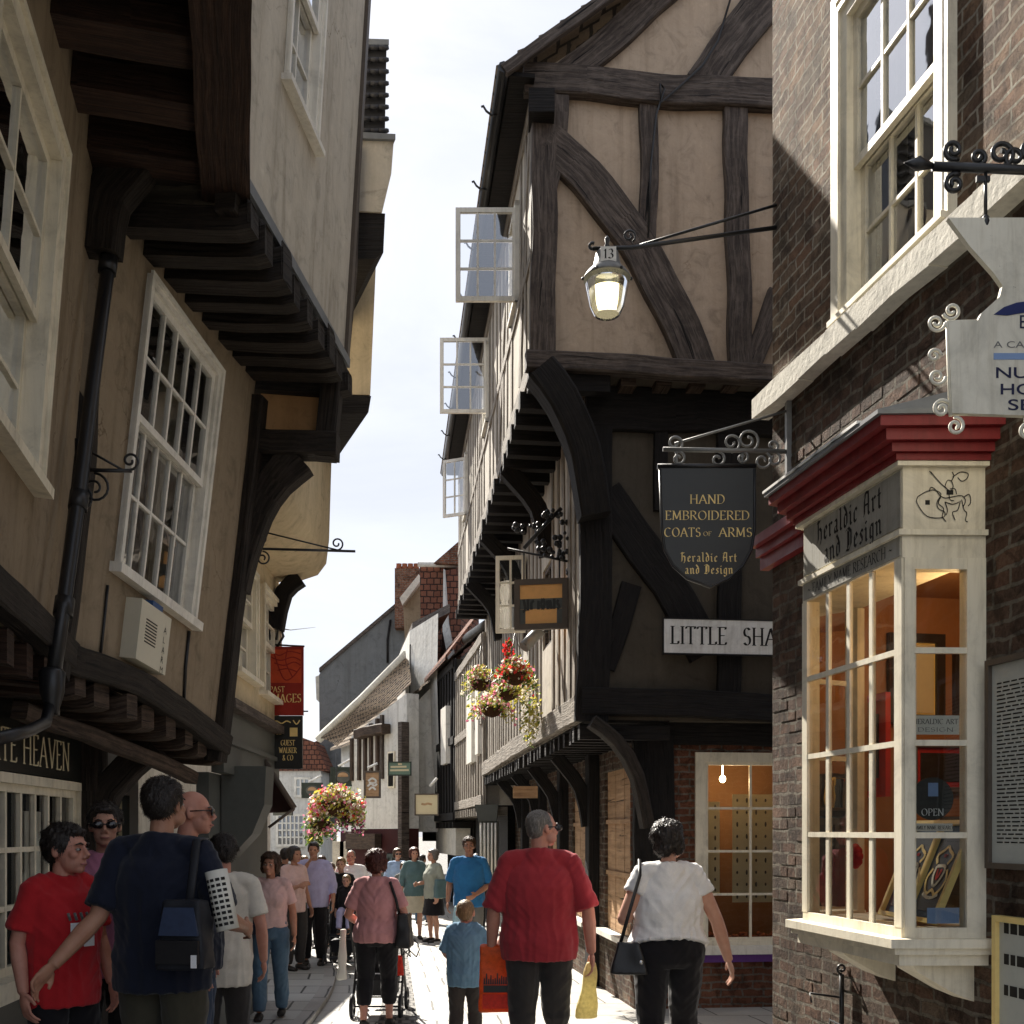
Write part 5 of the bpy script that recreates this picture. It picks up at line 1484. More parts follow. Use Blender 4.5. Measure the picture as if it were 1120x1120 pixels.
# roof: two slopes with thickness, verge boards and courses of tiles
def roofp(u, v, y): return G2.p(u, v, 0)+su*y
mb = MB()
L0, L1 = -.22, SL+.1
ncr = 17
for k in range(ncr):
    t0, t1 = k/ncr, (k+1)/ncr
    uu0, uu1 = uE-.1+(apex_u-uE+.1)*t0, uE-.1+(apex_u-uE+.1)*t1
    vv0, vv1 = ZE-.02+(apex_v-ZE+.02)*t0, ZE-.02+(apex_v-ZE+.02)*t1
    c = [roofp(uu0, vv0+.03, L0), roofp(uu1, vv1-.01, L0), roofp(uu1, vv1-.01, L1), roofp(uu0, vv0+.03, L1)]
    up_ = V((-.5, 0, .8)).normalized()*.05
    mb.hexa([c[0], c[1], c[2], c[3], c[0]+up_, c[1]+up_*.6, c[2]+up_*.6, c[3]+up_])
uR = apex_u*2-uE
c = [roofp(apex_u, apex_v, L0), roofp(uR, ZE, L0), roofp(uR, ZE, L1), roofp(apex_u, apex_v, L1)]
mb.hexa([p for p in c]+[p+V((0, 0, .08)) for p in c])
rf = mb.build('roof', 'tile_brown', th)
mb = MB()
p0, p1 = roofp(uE-.06, ZE-.03, L0-.02), roofp(apex_u, apex_v-.02, L0-.02)
mb.beam([p0, p0.lerp(p1, .5), p1], .10, .06, G2.n, 0, .004); mb.build('verge_board', 'timber_grey', rf)
mb = MB()
S2.box(mb, -.2, SL, ZE-.02, ZE+.02, .0, .24)
mb.build('soffit', 'timber_black', th)
# gutter with brackets
mb = MB(); a, b = S2.p(-.28, ZE+.0, .30), S2.p(SL, ZE+.0, .30)
mb.tube([a, b], .055, 8); mb.build('gutter', 'iron_black', th)
for k in range(9):
    q = S2.p(.3+k*1.2, ZE-.0, .36); mb = MB(); mb.tube([q+V((.06, 0, -.05)), q+V((0, 0, -.06)), q+V((-.05, 0, -.02)), q+V((-.08, 0, .03)), q+V((-.1, 0, .02))], .012, 5); mb.build('gutter_hook', 'iron_black', th)
# upper street face timbers
rr = random.Random(21)
u = .02; k = 0
while u < SL:
    if not any(a-.1 < u < b+.02 for a, b, *_ in cs):
        mb = MB(); mb.beam([S2.p(u+rr.uniform(-.02, .02), ZJ2, 0), S2.p(u+rr.uniform(-.04, .04), (ZJ2+ZE)/2, 0), S2.p(u+rr.uniform(-.02, .02), ZE, 0)], rr.uniform(.10, .15), .014, S2.n, 0, .006)
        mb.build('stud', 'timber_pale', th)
    u += rr.uniform(.36, .5)
for (a, b) in ((.1, .9), (1.8, 3.0), (5.3, 6.3)):
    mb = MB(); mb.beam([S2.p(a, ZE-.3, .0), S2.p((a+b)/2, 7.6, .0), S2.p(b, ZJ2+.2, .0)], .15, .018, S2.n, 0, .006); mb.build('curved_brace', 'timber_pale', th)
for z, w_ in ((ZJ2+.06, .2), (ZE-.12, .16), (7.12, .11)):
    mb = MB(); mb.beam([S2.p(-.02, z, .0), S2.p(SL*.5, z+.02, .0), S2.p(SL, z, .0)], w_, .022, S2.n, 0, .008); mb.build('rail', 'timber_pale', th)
# open casements of the top storey (swung out square to the wall)
for i, (px0, px1, py0, py1, uu, cols) in enumerate(((493, 560, 228, 330, 1.05, 3), (478, 530, 370, 452, 4.45, 3), (479, 505, 500, 563, 8.55, 2))):
    hinge = S2.p(uu, 0, .02)
    Yh = hinge.y
    zt_, zb_ = P(0, py0, Yh).z, P(0, py1, Yh).z
    wd = (px1-px0)/F*Yh
    ang = (.0, .0, .42)[i]
    dirv = (V((-1, 0, 0))*math.cos(ang)+V((0, 1, 0))*math.sin(ang))
    fr = Fr(hinge, dirv)
    zc = hinge.x-(-0)
    o = glazing(fr, 0, wd/math.cos(ang) if i == 2 else wd, zb_, zt_, cols, 3, -.02, th, 'casement', 'white_paint', 'clear_glass', rail=.05, bar=.022, th=.04)
    mb = MB(); a, b = cs[i][0], cs[i][1]
    S2.box(mb, a, a+.05, cs[i][2], cs[i][3], -.08, .045); S2.box(mb, b-.05, b, cs[i][2], cs[i][3], -.08, .045); S2.box(mb, a, b, cs[i][2], cs[i][2]+.05, -.08, .06); S2.box(mb, a, b, cs[i][3]-.05, cs[i][3], -.08, .045)
    mb.build('window_frame', 'white_paint', th)
# jetty of the top storey over the street: joist ends and boarding
def jetty(fo, fi, z, n, L, hgt=.17, wdt=.13, mat='timber_black', depth=.5, back=.35, u0=.05, name='joist'):
    for k in range(n):
        u = u0+(L-u0)*k/(n-1)+rr.uniform(-.03, .03)
        a = fo.p(u, z-hgt/2, .05+rr.uniform(-.02, .02)); b = fo.p(u, z-hgt/2, -depth)
        mb = MB(); mb.beam([b, a], wdt, hgt, V((0, 0, 1)), 0, .006, seg=.3); mb.build(name, mat, th)
jetty(S2, S1, ZJ2-.12, 26, SL, depth=.75)
mb = MB(); S2.box(mb, .0, SL, ZJ2-.02, ZJ2+.0, -.75, -.01); mb.build('jetty_boards', 'timber_black', th)
jetty(S1, S0, ZJ1-.12, 34, SL, hgt=.15, wdt=.11, depth=.85)
mb = MB(); S1.box(mb, .0, SL, ZJ1-.02, ZJ1, -.85, -.01); mb.build('jetty_boards', 'timber_black', th)
# gable jetty: joist ends with plaster between
for k in range(7):
    px = 612+k*38
    a = G2.at(px, 420, -.02); mb = MB(); mb.beam([a-G2.n*.55+V((0, 0, -.02)), a+V((0, 0, -.02))], .15, .17, V((0, 0, 1)), 0, .006, seg=.25); mb.build('joist', 'timber_joist', th)
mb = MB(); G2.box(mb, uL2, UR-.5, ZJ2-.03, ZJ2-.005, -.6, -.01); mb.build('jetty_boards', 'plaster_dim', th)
mb = MB(); G1.box(mb, uL1+.05, UR-.6, ZJ2-.21, ZJ2-.045, .002, .02); mb.build('frieze', 'plaster_peach', th)
# middle gable frame (in shade)
gb(G1, 'corner_post', [(650, 470), (650, 640), (646, 790)], .32, .1, 'timber_black')
gb(G1, 'rail', [(640, 448), (760, 452), (930, 462)], .42, .08, 'timber_black')
gb(G1, 'curved_brace', [(660, 540), (690, 585), (730, 640), (772, 716)], .36, .07, 'timber_black')
gb(G1, 'stud', [(795, 455), (797, 770)], .24, .06, 'timber_black')
gb(G1, 'stud', [(722, 470), (722, 560)], .14, .06, 'timber_black')
gb(G1, 'bressummer', [(634, 768), (740, 770), (930, 780)], .27, .12, 'timber_black', wob=.006)
gb(G1, 'lower_brace', [(690, 640), (676, 690), (660, 730)], .2, .05, 'timber_black')
# big dragon brackets carrying the corners
def bracket(pts, w, nrm, d, mat='timber_black', wend=None):
    mb = MB(); mb.beam(pts, w, d, nrm, 0, .008, wend=wend); return mb.build('curved_bracket', mat, th)
bracket([P(588, 412, 9.95), P(612, 445, 10.0), P(636, 500, 10.15), P(648, 570, 10.3)], .3, G2.n, .26)
bracket([P(645, 790, 10.2), P(672, 812, 10.35), P(694, 850, 10.5), P(706, 905, 10.6)], .12, G2.n, .2, 'timber_dark')
for yy in (2.2, 5.0, 7.8):
    a = S2.p(yy, ZJ2-.2, .0); b = S1.p(yy, ZJ2-1.1, .03)
    bracket([a, a.lerp(b, .5)+V((.12, 0, .05)), b], .2, su, .16)
# middle street face: close studding, its sunlit paleness put into the timber colour
u = .16
while u < SL:
    if not any(a-.06 < u < b+.06 for a, b, *_ in mw):
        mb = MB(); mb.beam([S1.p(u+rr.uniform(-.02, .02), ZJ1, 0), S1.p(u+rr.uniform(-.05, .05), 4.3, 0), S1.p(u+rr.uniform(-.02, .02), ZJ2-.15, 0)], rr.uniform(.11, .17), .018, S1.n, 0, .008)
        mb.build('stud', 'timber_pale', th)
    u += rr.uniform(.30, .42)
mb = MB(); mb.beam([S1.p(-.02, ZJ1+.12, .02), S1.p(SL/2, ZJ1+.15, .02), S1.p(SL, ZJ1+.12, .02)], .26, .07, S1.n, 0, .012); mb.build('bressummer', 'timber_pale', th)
# middle windows: one frame set in, one open casement
for (a, b, c, d) in mw:
    glazing(S1, a, b, c, d, 2, 3, -.06, th, 'casement', 'timber_grey', 'pane_glass', rail=.05)
hinge = S1.p(4.4, 0, .03)
fr = Fr(hinge, V((-1, .12, 0)).normalized())
glazing(fr, 0, .42, 4.42, 5.5, 2, 3, -.02, th, 'open_casement', 'cream_paint', 'pane_glass', rail=.055, bar=.03, th=.045)
# ---- ground floor
gw0 = G0.hit(762, 900)[0]
gv0, gv1 = G0.hit(770, 1034)[1], G0.hit(770, 823)[1]
gw1 = gw0+1.15
mb = MB(); G0.wall(mb, uL0-.0, UR-.8, -.5, ZJ1, [(gw0, gw1, gv0, gv1)], .2); mb.build('ground_wall', 'brick_red', th)
sh = [(.15, 1.5, .52, 2.32), (2.45, 3.7, .50, 2.22), (4.6, 5.7, .45, 2.15), (6.8, 7.8, .4, 2.1)]
mb = MB(); S0.wall(mb, 0, SL, -.7, ZJ1, sh, .2); mb.build('ground_street_wall', 'brick_old', th)
for (a, b, c, d) in sh:
    mb = MB(); S0.box(mb, a-.06, b+.06, c-.06, c-.001, -.1, .12); mb.build('sill', 'white_paint', th)
for i, (a, b, c, d) in enumerate(sh):
    mb = MB(); nb = 6
    for k in range(nb):
        x0, x1 = a+(b-a)*k/nb, a+(b-a)*(k+1)/nb
        S0.box(mb, x0+.004, x1-.004, c, d, -.06, -.03-.004*(k % 2))
    S0.box(mb, a, b, c, d, -.09, -.061)
    for z in (c+.62, c+1.2): S0.box(mb, a, b, z, z+.05, -.029, -.012)
    mb.build('shutter', 'boards_tan', th)
gb(G0, 'corner_post', [(712, 805), (714, 900), (714, 1075)], .42, .1, 'timber_black')
gb(G0, 'lintel', [(690, 800), (800, 802), (930, 806)], .26, .08, 'timber_black', wob=.005)
for (a) in (1.95, 4.15, 6.2, 8.4):
    mb = MB(); mb.beam([S0.p(a, -.6, 0), S0.p(a, 1.2, 0), S0.p(a, 2.7, 0)], .26, .13, S0.n, 0, .01); mb.build('post', 'timber_black', th)
    mb = MB(); mb.beam([S0.p(a, 1.7, .1), S0.p(a, 2.15, .2), S0.p(a, 2.55, .5)], .16, .12, su, 0, .006); mb.build('curved_bracket', 'timber_black', th)
# lit window in the ground floor gable
mb = MB()
G0.box(mb, gw0-.02, gw0+.09, gv0, gv1, -.06, .03); G0.box(mb, gw1-.09, gw1+.02, gv0, gv1, -.06, .03); G0.box(mb, gw0+.09, gw1-.09, gv1-.1, gv1, -.06, .03); G0.box(mb, gw0+.09, gw1-.09, gv0, gv0+.05, -.06, .03)
wf = mb.build('window_frame', 'cream_paint', th)
glazing(G0, gw0+.09, gw1-.09, gv0+.05, gv1-.1, 2, 4, -.03, wf, 'glazing_bars', 'cream_paint', 'shop_glass', rail=.03, bar=.025)
mb = MB(); G0.box(mb, gw0-.08, gw1+.1, gv0-.09, gv0-.0, -.05, .09); mb.build('sill', 'white_paint', wf)
mb = MB(); G0.box(mb, gw0-.08, gw1+.1, gv0-.17, gv0-.092, -.05, .06); mb.build('lower_sill', 'purple_paint', wf)
mb = MB()
q = [(gw0-.05, gv0-.02), (gw1+.05, gv0-.02), (gw1+.05, gv1+.02), (gw0-.05, gv1+.02)]
D = 1.0
for a, b in zip(q, q[1:]+q[:1]): mb.face([G0.p(*a, -.21), G0.p(*b, -.21), G0.p(*b, -D), G0.p(*a, -D)])
mb.face([G0.p(*a, -D) for a in q]); mb.build('window_interior', 'shop_room', wf)
mb = MB(); b_ = G0.p(gw0+.42, gv1-.25, -.45); mb.ell(b_, (.035, .035, .04)); mb.tube([b_, b_+V((0, 0, .3))], .006); mb.build('lamp', 'bulb_shop', wf)
pl_ = bpy.data.lights.new('window_lamp', 'POINT'); pl_.energy = 5; pl_.color = (1, .70, .36); pl_.shadow_soft_size = .05
po = bpy.data.objects.new('window_lamp', pl_); COL.objects.link(po); po.location = G0.p(gw0+.5, gv1-.3, -.35)
# jewellery cards hanging in it
for i, (u0_, u1_, v0_, v1_) in enumerate(((gw0+.14, gw0+.34, gv0+.5, gv1-.5), (gw0+.48, gw0+1.0, gv0+.42, gv1-.42))):
    cdo = thing('display_card', ['narrow cream jewellery card at the left of the lit ground-floor window', 'wide cream jewellery card with rows of trinkets in the lit ground-floor window'][i], 'display card', G0.p((u0_+u1_)/2, v0_, -.3))
    mb = MB(); G0.box(mb, u0_, u1_, v0_, v1_, -.31, -.3); mb.build('card', 'card_cream', cdo)
    mb = MB()
    for k in range(5 if i else 2):
        for j in range(9):
            c_ = G0.p(u0_+(u1_-u0_)*(k+.5)/(5 if i else 2), v0_+(v1_-v0_)*(j+.5)/9, -.296)
            mb.ell(c_, (.011, .006, .018 if (j+k) % 3 else .028), 6, 5)
    mb.build('trinkets', 'sign_brown', cdo)
mb = MB()
for k in range(60): mb.ell(G0.p(gw0+.1+rr.random()*.95, gv0+.03+rr.random()*.05, -.28-rr.random()*.25), (.025, .025, .022), 6, 5)
o = mb.build('stones', 'terracotta'); tag(o, 'loose heap of small coloured stones along the bottom of the lit ground-floor window', 'stones'); o['kind'] = 'stuff'
for k in list(o.keys()):
    pass
# cable draped across the gable
mb = MB()
mb.tube([G2.at(800, -5, .05), G2.at(785, 45, .12), G2.at(768, 72, .13), G2.at(742, 96, .14), G2.at(723, 112, .14), G2.at(722, 92, .14), G2.at(727, 97, .14), G2.at(718, 125, .1), G2.at(712, 180, .09), G2.at(709, 260, .09)], .011, 5)
mb.build('cable', 'iron_black', th)
# ---- LITTLE SHAMBLES street plate
sp = thing('street_name_sign', 'white street name plate with black capitals fixed on the dark middle storey', 'street sign', G1.at(790, 715, .2))
pu0 = G1.hit(726, 700, .14)[0]; pv0 = G1.hit(726, 714, .14)[1]; pv1 = G1.hit(726, 677, .14)[1]
mb = MB(); G1.box(mb, pu0, pu0+1.75, pv0, pv1, .125, .15); mb.build('plate', 'sign_white', sp)
mb = MB(); G1.box(mb, pu0-.012, pu0+1.762, pv0-.014, pv0-.001, .12, .155); G1.box(mb, pu0-.012, pu0-.001, pv0, pv1, .12, .155); G1.box(mb, pu0-.012, pu0+1.762, pv1+.001, pv1+.012, .12, .155); mb.build('rim', 'iron_black', sp)
lettering(G1, 'LITTLE', pu0+.07, pv0+.09, .17, .1515, sp, 'ink', ROMAN, align='L', width=.56)
lettering(G1, 'SHAMBLES', pu0+.80, pv0+.09, .17, .1515, sp, 'ink', ROMAN, align='L', width=.88)
# ---- orange sign on grape-cluster bracket
OY = 11.3
os_ = thing('hanging_sign', 'brown-framed sign with orange panel hanging under a bracket of iron grapes', 'hanging sign', P(592, 690, OY))
OF = Fr(P(592, 661, OY), V((.985, -.17, 0)).normalized(), (0, 0, 1))
if OF.n.y > 0: OF = Fr(OF.o, OF.u, flip=True)
a, b, c, d = -.29, .29, -.27, .27
mb = MB(); OF.box(mb, a, b, c, c+.06, -.03, .03); OF.box(mb, a, b, d-.06, d, -.03, .03); OF.box(mb, a, a+.06, c+.06, d-.06, -.03, .03); OF.box(mb, b-.06, b, c+.06, d-.06, -.03, .03); mb.build('frame', 'sign_brown', os_)
mb = MB(); OF.box(mb, a+.06, b-.06, c+.06, d-.06, -.012, .012); mb.build('panel', 'orange_panel', os_)
mb = MB(); OF.box(mb, a+.06, b-.06, -.05, .06, .0122, .0135); OF.box(mb, a+.06, a+.12, c+.06, -.052, .0122, .0135); OF.box(mb, b-.12, b-.06, c+.06, -.052, .0122, .0135); mb.build('band', 'shop_grey', os_)
drawing(OF, [[(-1, .3), (-.9, -.3), (-1.05, -.4)], [(-.75, .3), (-.75, -.35)], [(-.55, -.3), (-.55, .1), (-.4, .2)], [(-.15, .2), (-.15, -.3)], [(0, .0), (.1, .3), (.2, 0), (.1, -.3), (0, 0)], [(.35, .2), (.4, -.3), (.5, .2), (.6, -.3)], [(.75, .3), (.75, -.3)], [(1.0, .2), (.9, .05), (1.05, -.15), (.92, -.3)]], 0, 0, .19, .0142, os_, 'sign_black', 'lettering', pw=.03)
mb = MB()
top = P(590, 612, OY); wallx = S1.p(1.3, 0, 0).x
mb.tube([P(555, 600, OY), P(630, 616, OY)], .013, 6); mb.tube([P(573, 600, OY), P(595, 575, OY), P(614, 556, OY)], .022, 6)
mb.tube([P(573, 602, OY), P(573, 634, OY)], .009, 5); mb.tube([P(612, 612, OY), P(612, 640, OY)], .009, 5)
mb.tube([P(629, 540, OY), P(632, 640, OY)], .03, 6)
mb.build('bracket', 'iron_black', os_)
r3 = random.Random(4)
for cx_, cy_, n_ in ((568, 578, 6), (584, 577, 6), (600, 562, 7), (616, 566, 8), (592, 595, 7), (607, 592, 8), (621, 588, 8), (616, 606, 9), (627, 603, 8), (600, 605, 6), (624, 622, 7), (628, 636, 5)):
    mb = MB()
    for k in range(n_):
        p = P(cx_+r3.uniform(-6, 6), cy_+r3.uniform(-5, 6), OY+r3.uniform(-.06, .06)); s_ = r3.uniform(.02, .034)
        mb.ell(p, (s_, s_, s_), 8, 6)
    mb.build('grape_cluster', 'iron_black', os_)
# floodlight
fl = thing('floodlight', 'small cylindrical floodlight on the timber wall above the hanging baskets', 'lamp', P(583, 700, 12.3))
mb = MB(); mb.tube([P(573, 708, 12.2), P(590, 690, 12.3)], .07, 12); mb.build('housing', 'iron_grey', fl)
mb = MB(); mb.tube([P(590, 692, 12.3), P(600, 690, 12.3)], .018, 6); mb.build('arm', 'iron_black', fl)

# ================================================================ HANGING BASKETS
def bloom_cloud(n, c, r, rnd, mats_w, size, droop=0):
    by = {}
    for _ in range(n):
        while True:
            d = V((rnd.uniform(-1, 1), rnd.uniform(-1, 1), rnd.uniform(-1, 1)))
            if d.length < 1: break
        d *= (.55+.45*rnd.random())/max(d.length, .35) if rnd.random() < .5 else 1
        p = V(c)+V((d.x*r[0], d.y*r[1], d.z*r[2]-droop*abs(d.x)*rnd.random()))
        t = rnd.random(); acc = 0
        for m_, w_ in mats_w:
            acc += w_
            if t <= acc: break
        mb = by.setdefault(m_, MB())
        s = size*rnd.uniform(.6, 1.4)
        a = V((rnd.uniform(-1, 1), rnd.uniform(-1, 1), rnd.uniform(-1, 1))).normalized(); b = a.orthogonal().normalized(); c2 = a.cross(b)
        if m_.startswith('leaf'):
            mb.face([p-b*s, p+c2*s*.45+a*s*.15, p+b*s*1.1, p-c2*s*.45+a*s*.15])
        else:
            pts = [p+(b*math.cos(k*1.2566)+c2*math.sin(k*1.2566))*s*.62+a*s*.15 for k in range(5)]
            for k in range(5): mb.face([p, pts[k], pts[(k+1) % 5]])
    return by
def basket(label, px, py, Y, r, rnd, mix, n, spread, size=.032, group='hanging flower baskets on the timber wall', chain=.5):
    c = P(px, py, Y)
    t = thing('hanging_basket', label, 'hanging basket', c, group)
    mb = MB(); mb.lathe([(.02, -r*.85), (r*.6, -r*.68), (r*.9, -r*.3), (r, 0), (r*.97, .02), (r*.85, 0)], c, 16); mb.build('basket', 'wicker', t)
    mb = MB()
    for k in range(3):
        a = k*2.1; mb.tube([c+V((math.cos(a)*r, math.sin(a)*r, 0)), c+V((0, 0, chain))], .004, 4)
    mb.build('chain', 'iron_black', t)
    for m_, b in bloom_cloud(n, c+V((0, 0, spread[2]*.55)), spread, rnd, mix, size, .3).items():
        o = b.build('flowers' if not m_.startswith('leaf') else 'leaves', m_, t)
    return t
rb_ = random.Random(9)
hot = [('leaf', .28), ('leaf_yellow', .22), ('flower_red', .34), ('flower_pink', .08), ('flower_white', .08)]
pale = [('leaf', .2), ('leaf_yellow', .42), ('flower_white', .2), ('flower_pink', .18)]
basket('topmost brown hanging basket with red geraniums beside the sign', 563, 738, 12.6, .15, rb_, hot, 620, (.26, .2, .15))
basket('middle hanging basket with trailing yellow leaves below the red one', 556, 757, 13.1, .13, rb_, pale, 460, (.29, .18, .13))
basket('lowest hanging basket with white and pink trailing flowers', 538, 774, 13.6, .15, rb_, pale, 600, (.34, .2, .15))
basket('far hanging basket half behind yellow leaves on the timber wall', 526, 746, 14.4, .15, rb_, pale, 560, (.28, .2, .17))
for m_, b in bloom_cloud(420, P(578, 775, 12.7), (.16, .12, .5), rb_, [('leaf', .3), ('leaf_yellow', .4), ('flower_white', .3)], .03).items():
    pass
tr = thing('trailing_plant', 'pale trailing plant hanging down the timber wall right of the baskets', 'plant', P(580, 790, 12.8))
for m_, b in bloom_cloud(420, P(580, 775, 12.7), (.14, .12, .48), random.Random(3), [('leaf', .2), ('leaf_yellow', .4), ('flower_white', .3)], .03).items(): b.build('foliage', m_, tr)
tr = thing('climbing_plant', 'upright red-flowered plant standing out above the hanging baskets', 'plant', P(556, 720, 12.9))
for m_, b in bloom_cloud(150, P(556, 715, 12.9), (.07, .07, .2), random.Random(5), [('leaf', .3), ('flower_red', .6), ('flower_pink', .1)], .03).items(): b.build('foliage', m_, tr)
# ================================================================ LEFT: THE TWO NEAR PLASTERED HOUSES
def leftfr(o, u, v=(0, 0, 1)):
    f = Fr(o, u, v)
    return f if f.n.x > 0 else Fr(o, u, v, flip=True)
KX = -2.58
A = thing('plaster_house', 'nearest left ochre plastered house with a deep dark jetty overhead', 'building', (-2.6, 4.5, 0))
LA = leftfr((KX-.08*2.7, 6.0, 0), V((.226, -1, 0)), V((.08, 0, 1)))       # u towards the camera
# windows: near window of house A
ua1 = LA.hit(50, 350)[0]
va1 = LA.hit(64, 165)[1]; va0 = LA.hit(38, 532)[1]
ua2 = ua1+1.25
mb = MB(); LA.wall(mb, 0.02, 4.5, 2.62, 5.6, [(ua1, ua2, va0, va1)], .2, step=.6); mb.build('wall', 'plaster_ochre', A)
sash_window(LA, ua1, ua2, va0, va1, A, 2, 2, 'cream_paint', 'pane_glass', fw=.09, set_=-.05, proud=.04, sill=.05, curtain=[(0, .35)], split=.47, lower_open=.0)
# lower jetty of A
mb = MB(); mb.beam([LA.p(-.05, 2.66, -.02), LA.p(2, 2.68, -.02), LA.p(4.5, 2.7, -.02)], .16, .12, LA.n, 0, .008); mb.build('bressummer', 'timber_dark', A)
for k in range(12):
    u = .1+k*.38; mb = MB(); mb.beam([LA.p(u, 2.4, -.6), LA.p(u, 2.4, .05)], .13, .16, V((0, 0, 1)), 0, .008, seg=.2); mb.build('joist', 'timber_red', A)
mb = MB(); LA.box(mb, 0, 4.5, 2.57, 2.6, -.7, -.05); mb.build('jetty_boards', 'timber_dark', A)
mb = MB(); LA.wall(mb, 0, 4.5, 0, 2.55, (), .1); 
for i in range(len(mb.v)): mb.v[i] = mb.v[i]-LA.n*.62
mb.build('ground_wall', 'timber_dark', A)
# deep upper jetty
b0 = V((-1.66, 6.1, 5.28)); b1 = V((-1.13, 4.0, 5.28)); b2 = V((-.75, 2.4, 5.28))
mb = MB(); mb.beam([b0, b1, b2], .27, .34, V((0, 0, 1)), 0, .008); mb.build('bressummer', 'timber_red', A)
dA = (b1-b0).normalized(); nA = V((-dA.y, dA.x, 0)); nA = nA if nA.x < 0 else -nA
rr = random.Random(31)
for k in range(9):
    q = b0+dA*(.16+k*.47); mb = MB(); mb.beam([q+V((0, 0, .06))+nA*.1, q+V((0, 0, .06))+nA*1.3], rr.uniform(.2, .26), .22, V((0, 0, 1)), 0, .012, seg=.25); mb.build('joist', 'timber_red', A)
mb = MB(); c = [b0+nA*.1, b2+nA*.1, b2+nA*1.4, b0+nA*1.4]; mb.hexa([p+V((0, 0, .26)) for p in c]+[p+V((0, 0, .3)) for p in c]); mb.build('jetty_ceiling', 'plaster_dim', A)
UA = leftfr(b0+V((.1, 0, -5.28)), dA)
mb = MB(); UA.wall(mb, .0, 4, 5.6, 9, (), .2); 
mb.face([UA.p(0, 5.6, 0), UA.p(0, 9, 0), UA.p(0, 9, -3), UA.p(0, 5.6, -3)])
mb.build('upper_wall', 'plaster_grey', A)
mb = MB(); UA.box(mb, -.1, .02, 5.4, 9, -.1, .03); mb.build('corner_board', 'grey_paint', A)
# post with its curved knee under the end of the jetty
B = thing('plaster_house', 'left ochre plastered house with big white sash window and grey upper storey', 'building', (-2.5, 7.2, 0))
SAG = -.115
LB = leftfr((KX-.115*2.7, 6.0, .0), V((.12, 1, SAG)), V((.115, 0, 1)))
mb = MB(); pts = [LA.at(118, 160, .0), LA.at(112, 300, .0), LA.at(92, 450, .0), LA.at(75, 600, .0), LA.at(56, 740, .0)]
mb.beam([p+V((.0, -.04, 0)) for p in pts], .17, .1, LA.n, 0, .01); mb.build('corner_post', 'timber_dark', A)
mb = MB(); a = P(112, 262, 5.95); mb.beam([P(112, 285, 5.95), P(122, 228, 5.97), P(148, 195, 6.0), P(166, 158, 6.05)], .24, .14, V((0, -1, 0)), 0, .008); mb.build('curved_bracket', 'timber_dark', A)
mb = MB(); mb.beam([P(100, 175, 6.0), P(150, 172, 6.02), P(225, 178, 6.1)], .3, .16, V((0, -1, 0)), 0, .008); mb.build('end_beam', 'timber_dark', A)
# ---- house B first floor
ub0 = LB.hit(141, 475)[0]; ub1 = LB.hit(224, 540)[0]
vb1 = (LB.hit(160, 308)[1]+LB.hit(237, 393)[1])/2; vb0 = (LB.hit(123, 640)[1]+LB.hit(210, 688)[1])/2+.09
uend = LB.hit(247, 700)[0]
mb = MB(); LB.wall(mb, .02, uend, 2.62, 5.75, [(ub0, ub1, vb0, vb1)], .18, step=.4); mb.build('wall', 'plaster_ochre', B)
sash_window(LB, ub0, ub1, vb0, vb1, B, 5, 2, 'white_paint', 'pane_glass', fw=.055, set_=-.03, proud=.03, sill=.06, curtain=[(.66, 1.0), (0, .34)], split=.53)
mb = MB(); mb.beam([LB.p(-.06, 2.64, -.03), LB.p(.8, 2.70, -.03), LB.p(1.6, 2.66, -.03), LB.p(uend+.1, 2.60, -.03)], .17, .13, LB.n, 0, .014); mb.build('bressummer', 'timber_dark', B)
for k in range(8):
    u = .14+k*.31; mb = MB(); u += rr.uniform(-.03, .03); mb.beam([LB.p(u, 2.40, -.7), LB.p(u, 2.42, -.1), LB.p(u, 2.46, rr.uniform(.0, .1))], rr.uniform(.11, .18), rr.uniform(.14, .2), V((0, 0, 1)), 0, .014, seg=.12); mb.build('joist', 'timber_joist', B)
mb = MB(); mb.beam([LB.p(-.05, 2.30, -.22), LB.p(1.2, 2.33, -.22), LB.p(uend+.05, 2.30, -.22)], .1, .1, LB.n, 0, .01); mb.build('lower_rail', 'timber_joist', B)
mb = MB(); LB.box(mb, 0, uend, 2.6, 2.63, -.75, -.05); mb.build('jetty_boards', 'timber_dark', B)
# far corner post
mb = MB(); mb.beam([LB.p(uend+.04, 2.45, -.05), LB.p(uend+.05, 3.4, -.05), LB.p(uend+.06, 4.4, -.05), LB.p(uend+.04, 5.3, -.05)], .15, .13, LB.n, 0, .01); mb.build('corner_post', 'timber_grey' if False else 'timber_dark', B)
# ---- upper storey of B, jettied
UB = leftfr((-1.57-.06*5.44, 6.08, 0), V((.095, 1, 0)), V((.06, 0, 1)))
uu0 = UB.hit(312, 60)[0]; uu1 = UB.hit(347, 100)[0]
vv0 = (UB.hit(310, 94)[1]+UB.hit(345, 156)[1])/2; vv1 = vv0+1.55
UE = 2.36
mb = MB(); UB.wall(mb, -.04, UE, 5.44, 9.0, [(uu0, uu1, vv0, vv1)], .15, step=.5)
mb.face([UB.p(UE, 5.44, 0), UB.p(UE, 9, 0), UB.p(UE, 9, -3), UB.p(UE, 5.44, -3)]); mb.face([UB.p(-.04, 9, 0), UB.p(UE, 9, 0), UB.p(UE, 9, -3), UB.p(-.04, 9, -3)])
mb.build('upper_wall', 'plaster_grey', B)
sash_window(UB, uu0, uu1, vv0, vv1, B, 2, 2, 'white_paint', 'pane_glass', fw=.05, set_=-.03, proud=.02, sill=.04)
mb = MB(); UB.box(mb, -.1, UE+.02, 5.37, 5.44, -.05, .045); mb.build('drip_board', 'lead_grey', B)
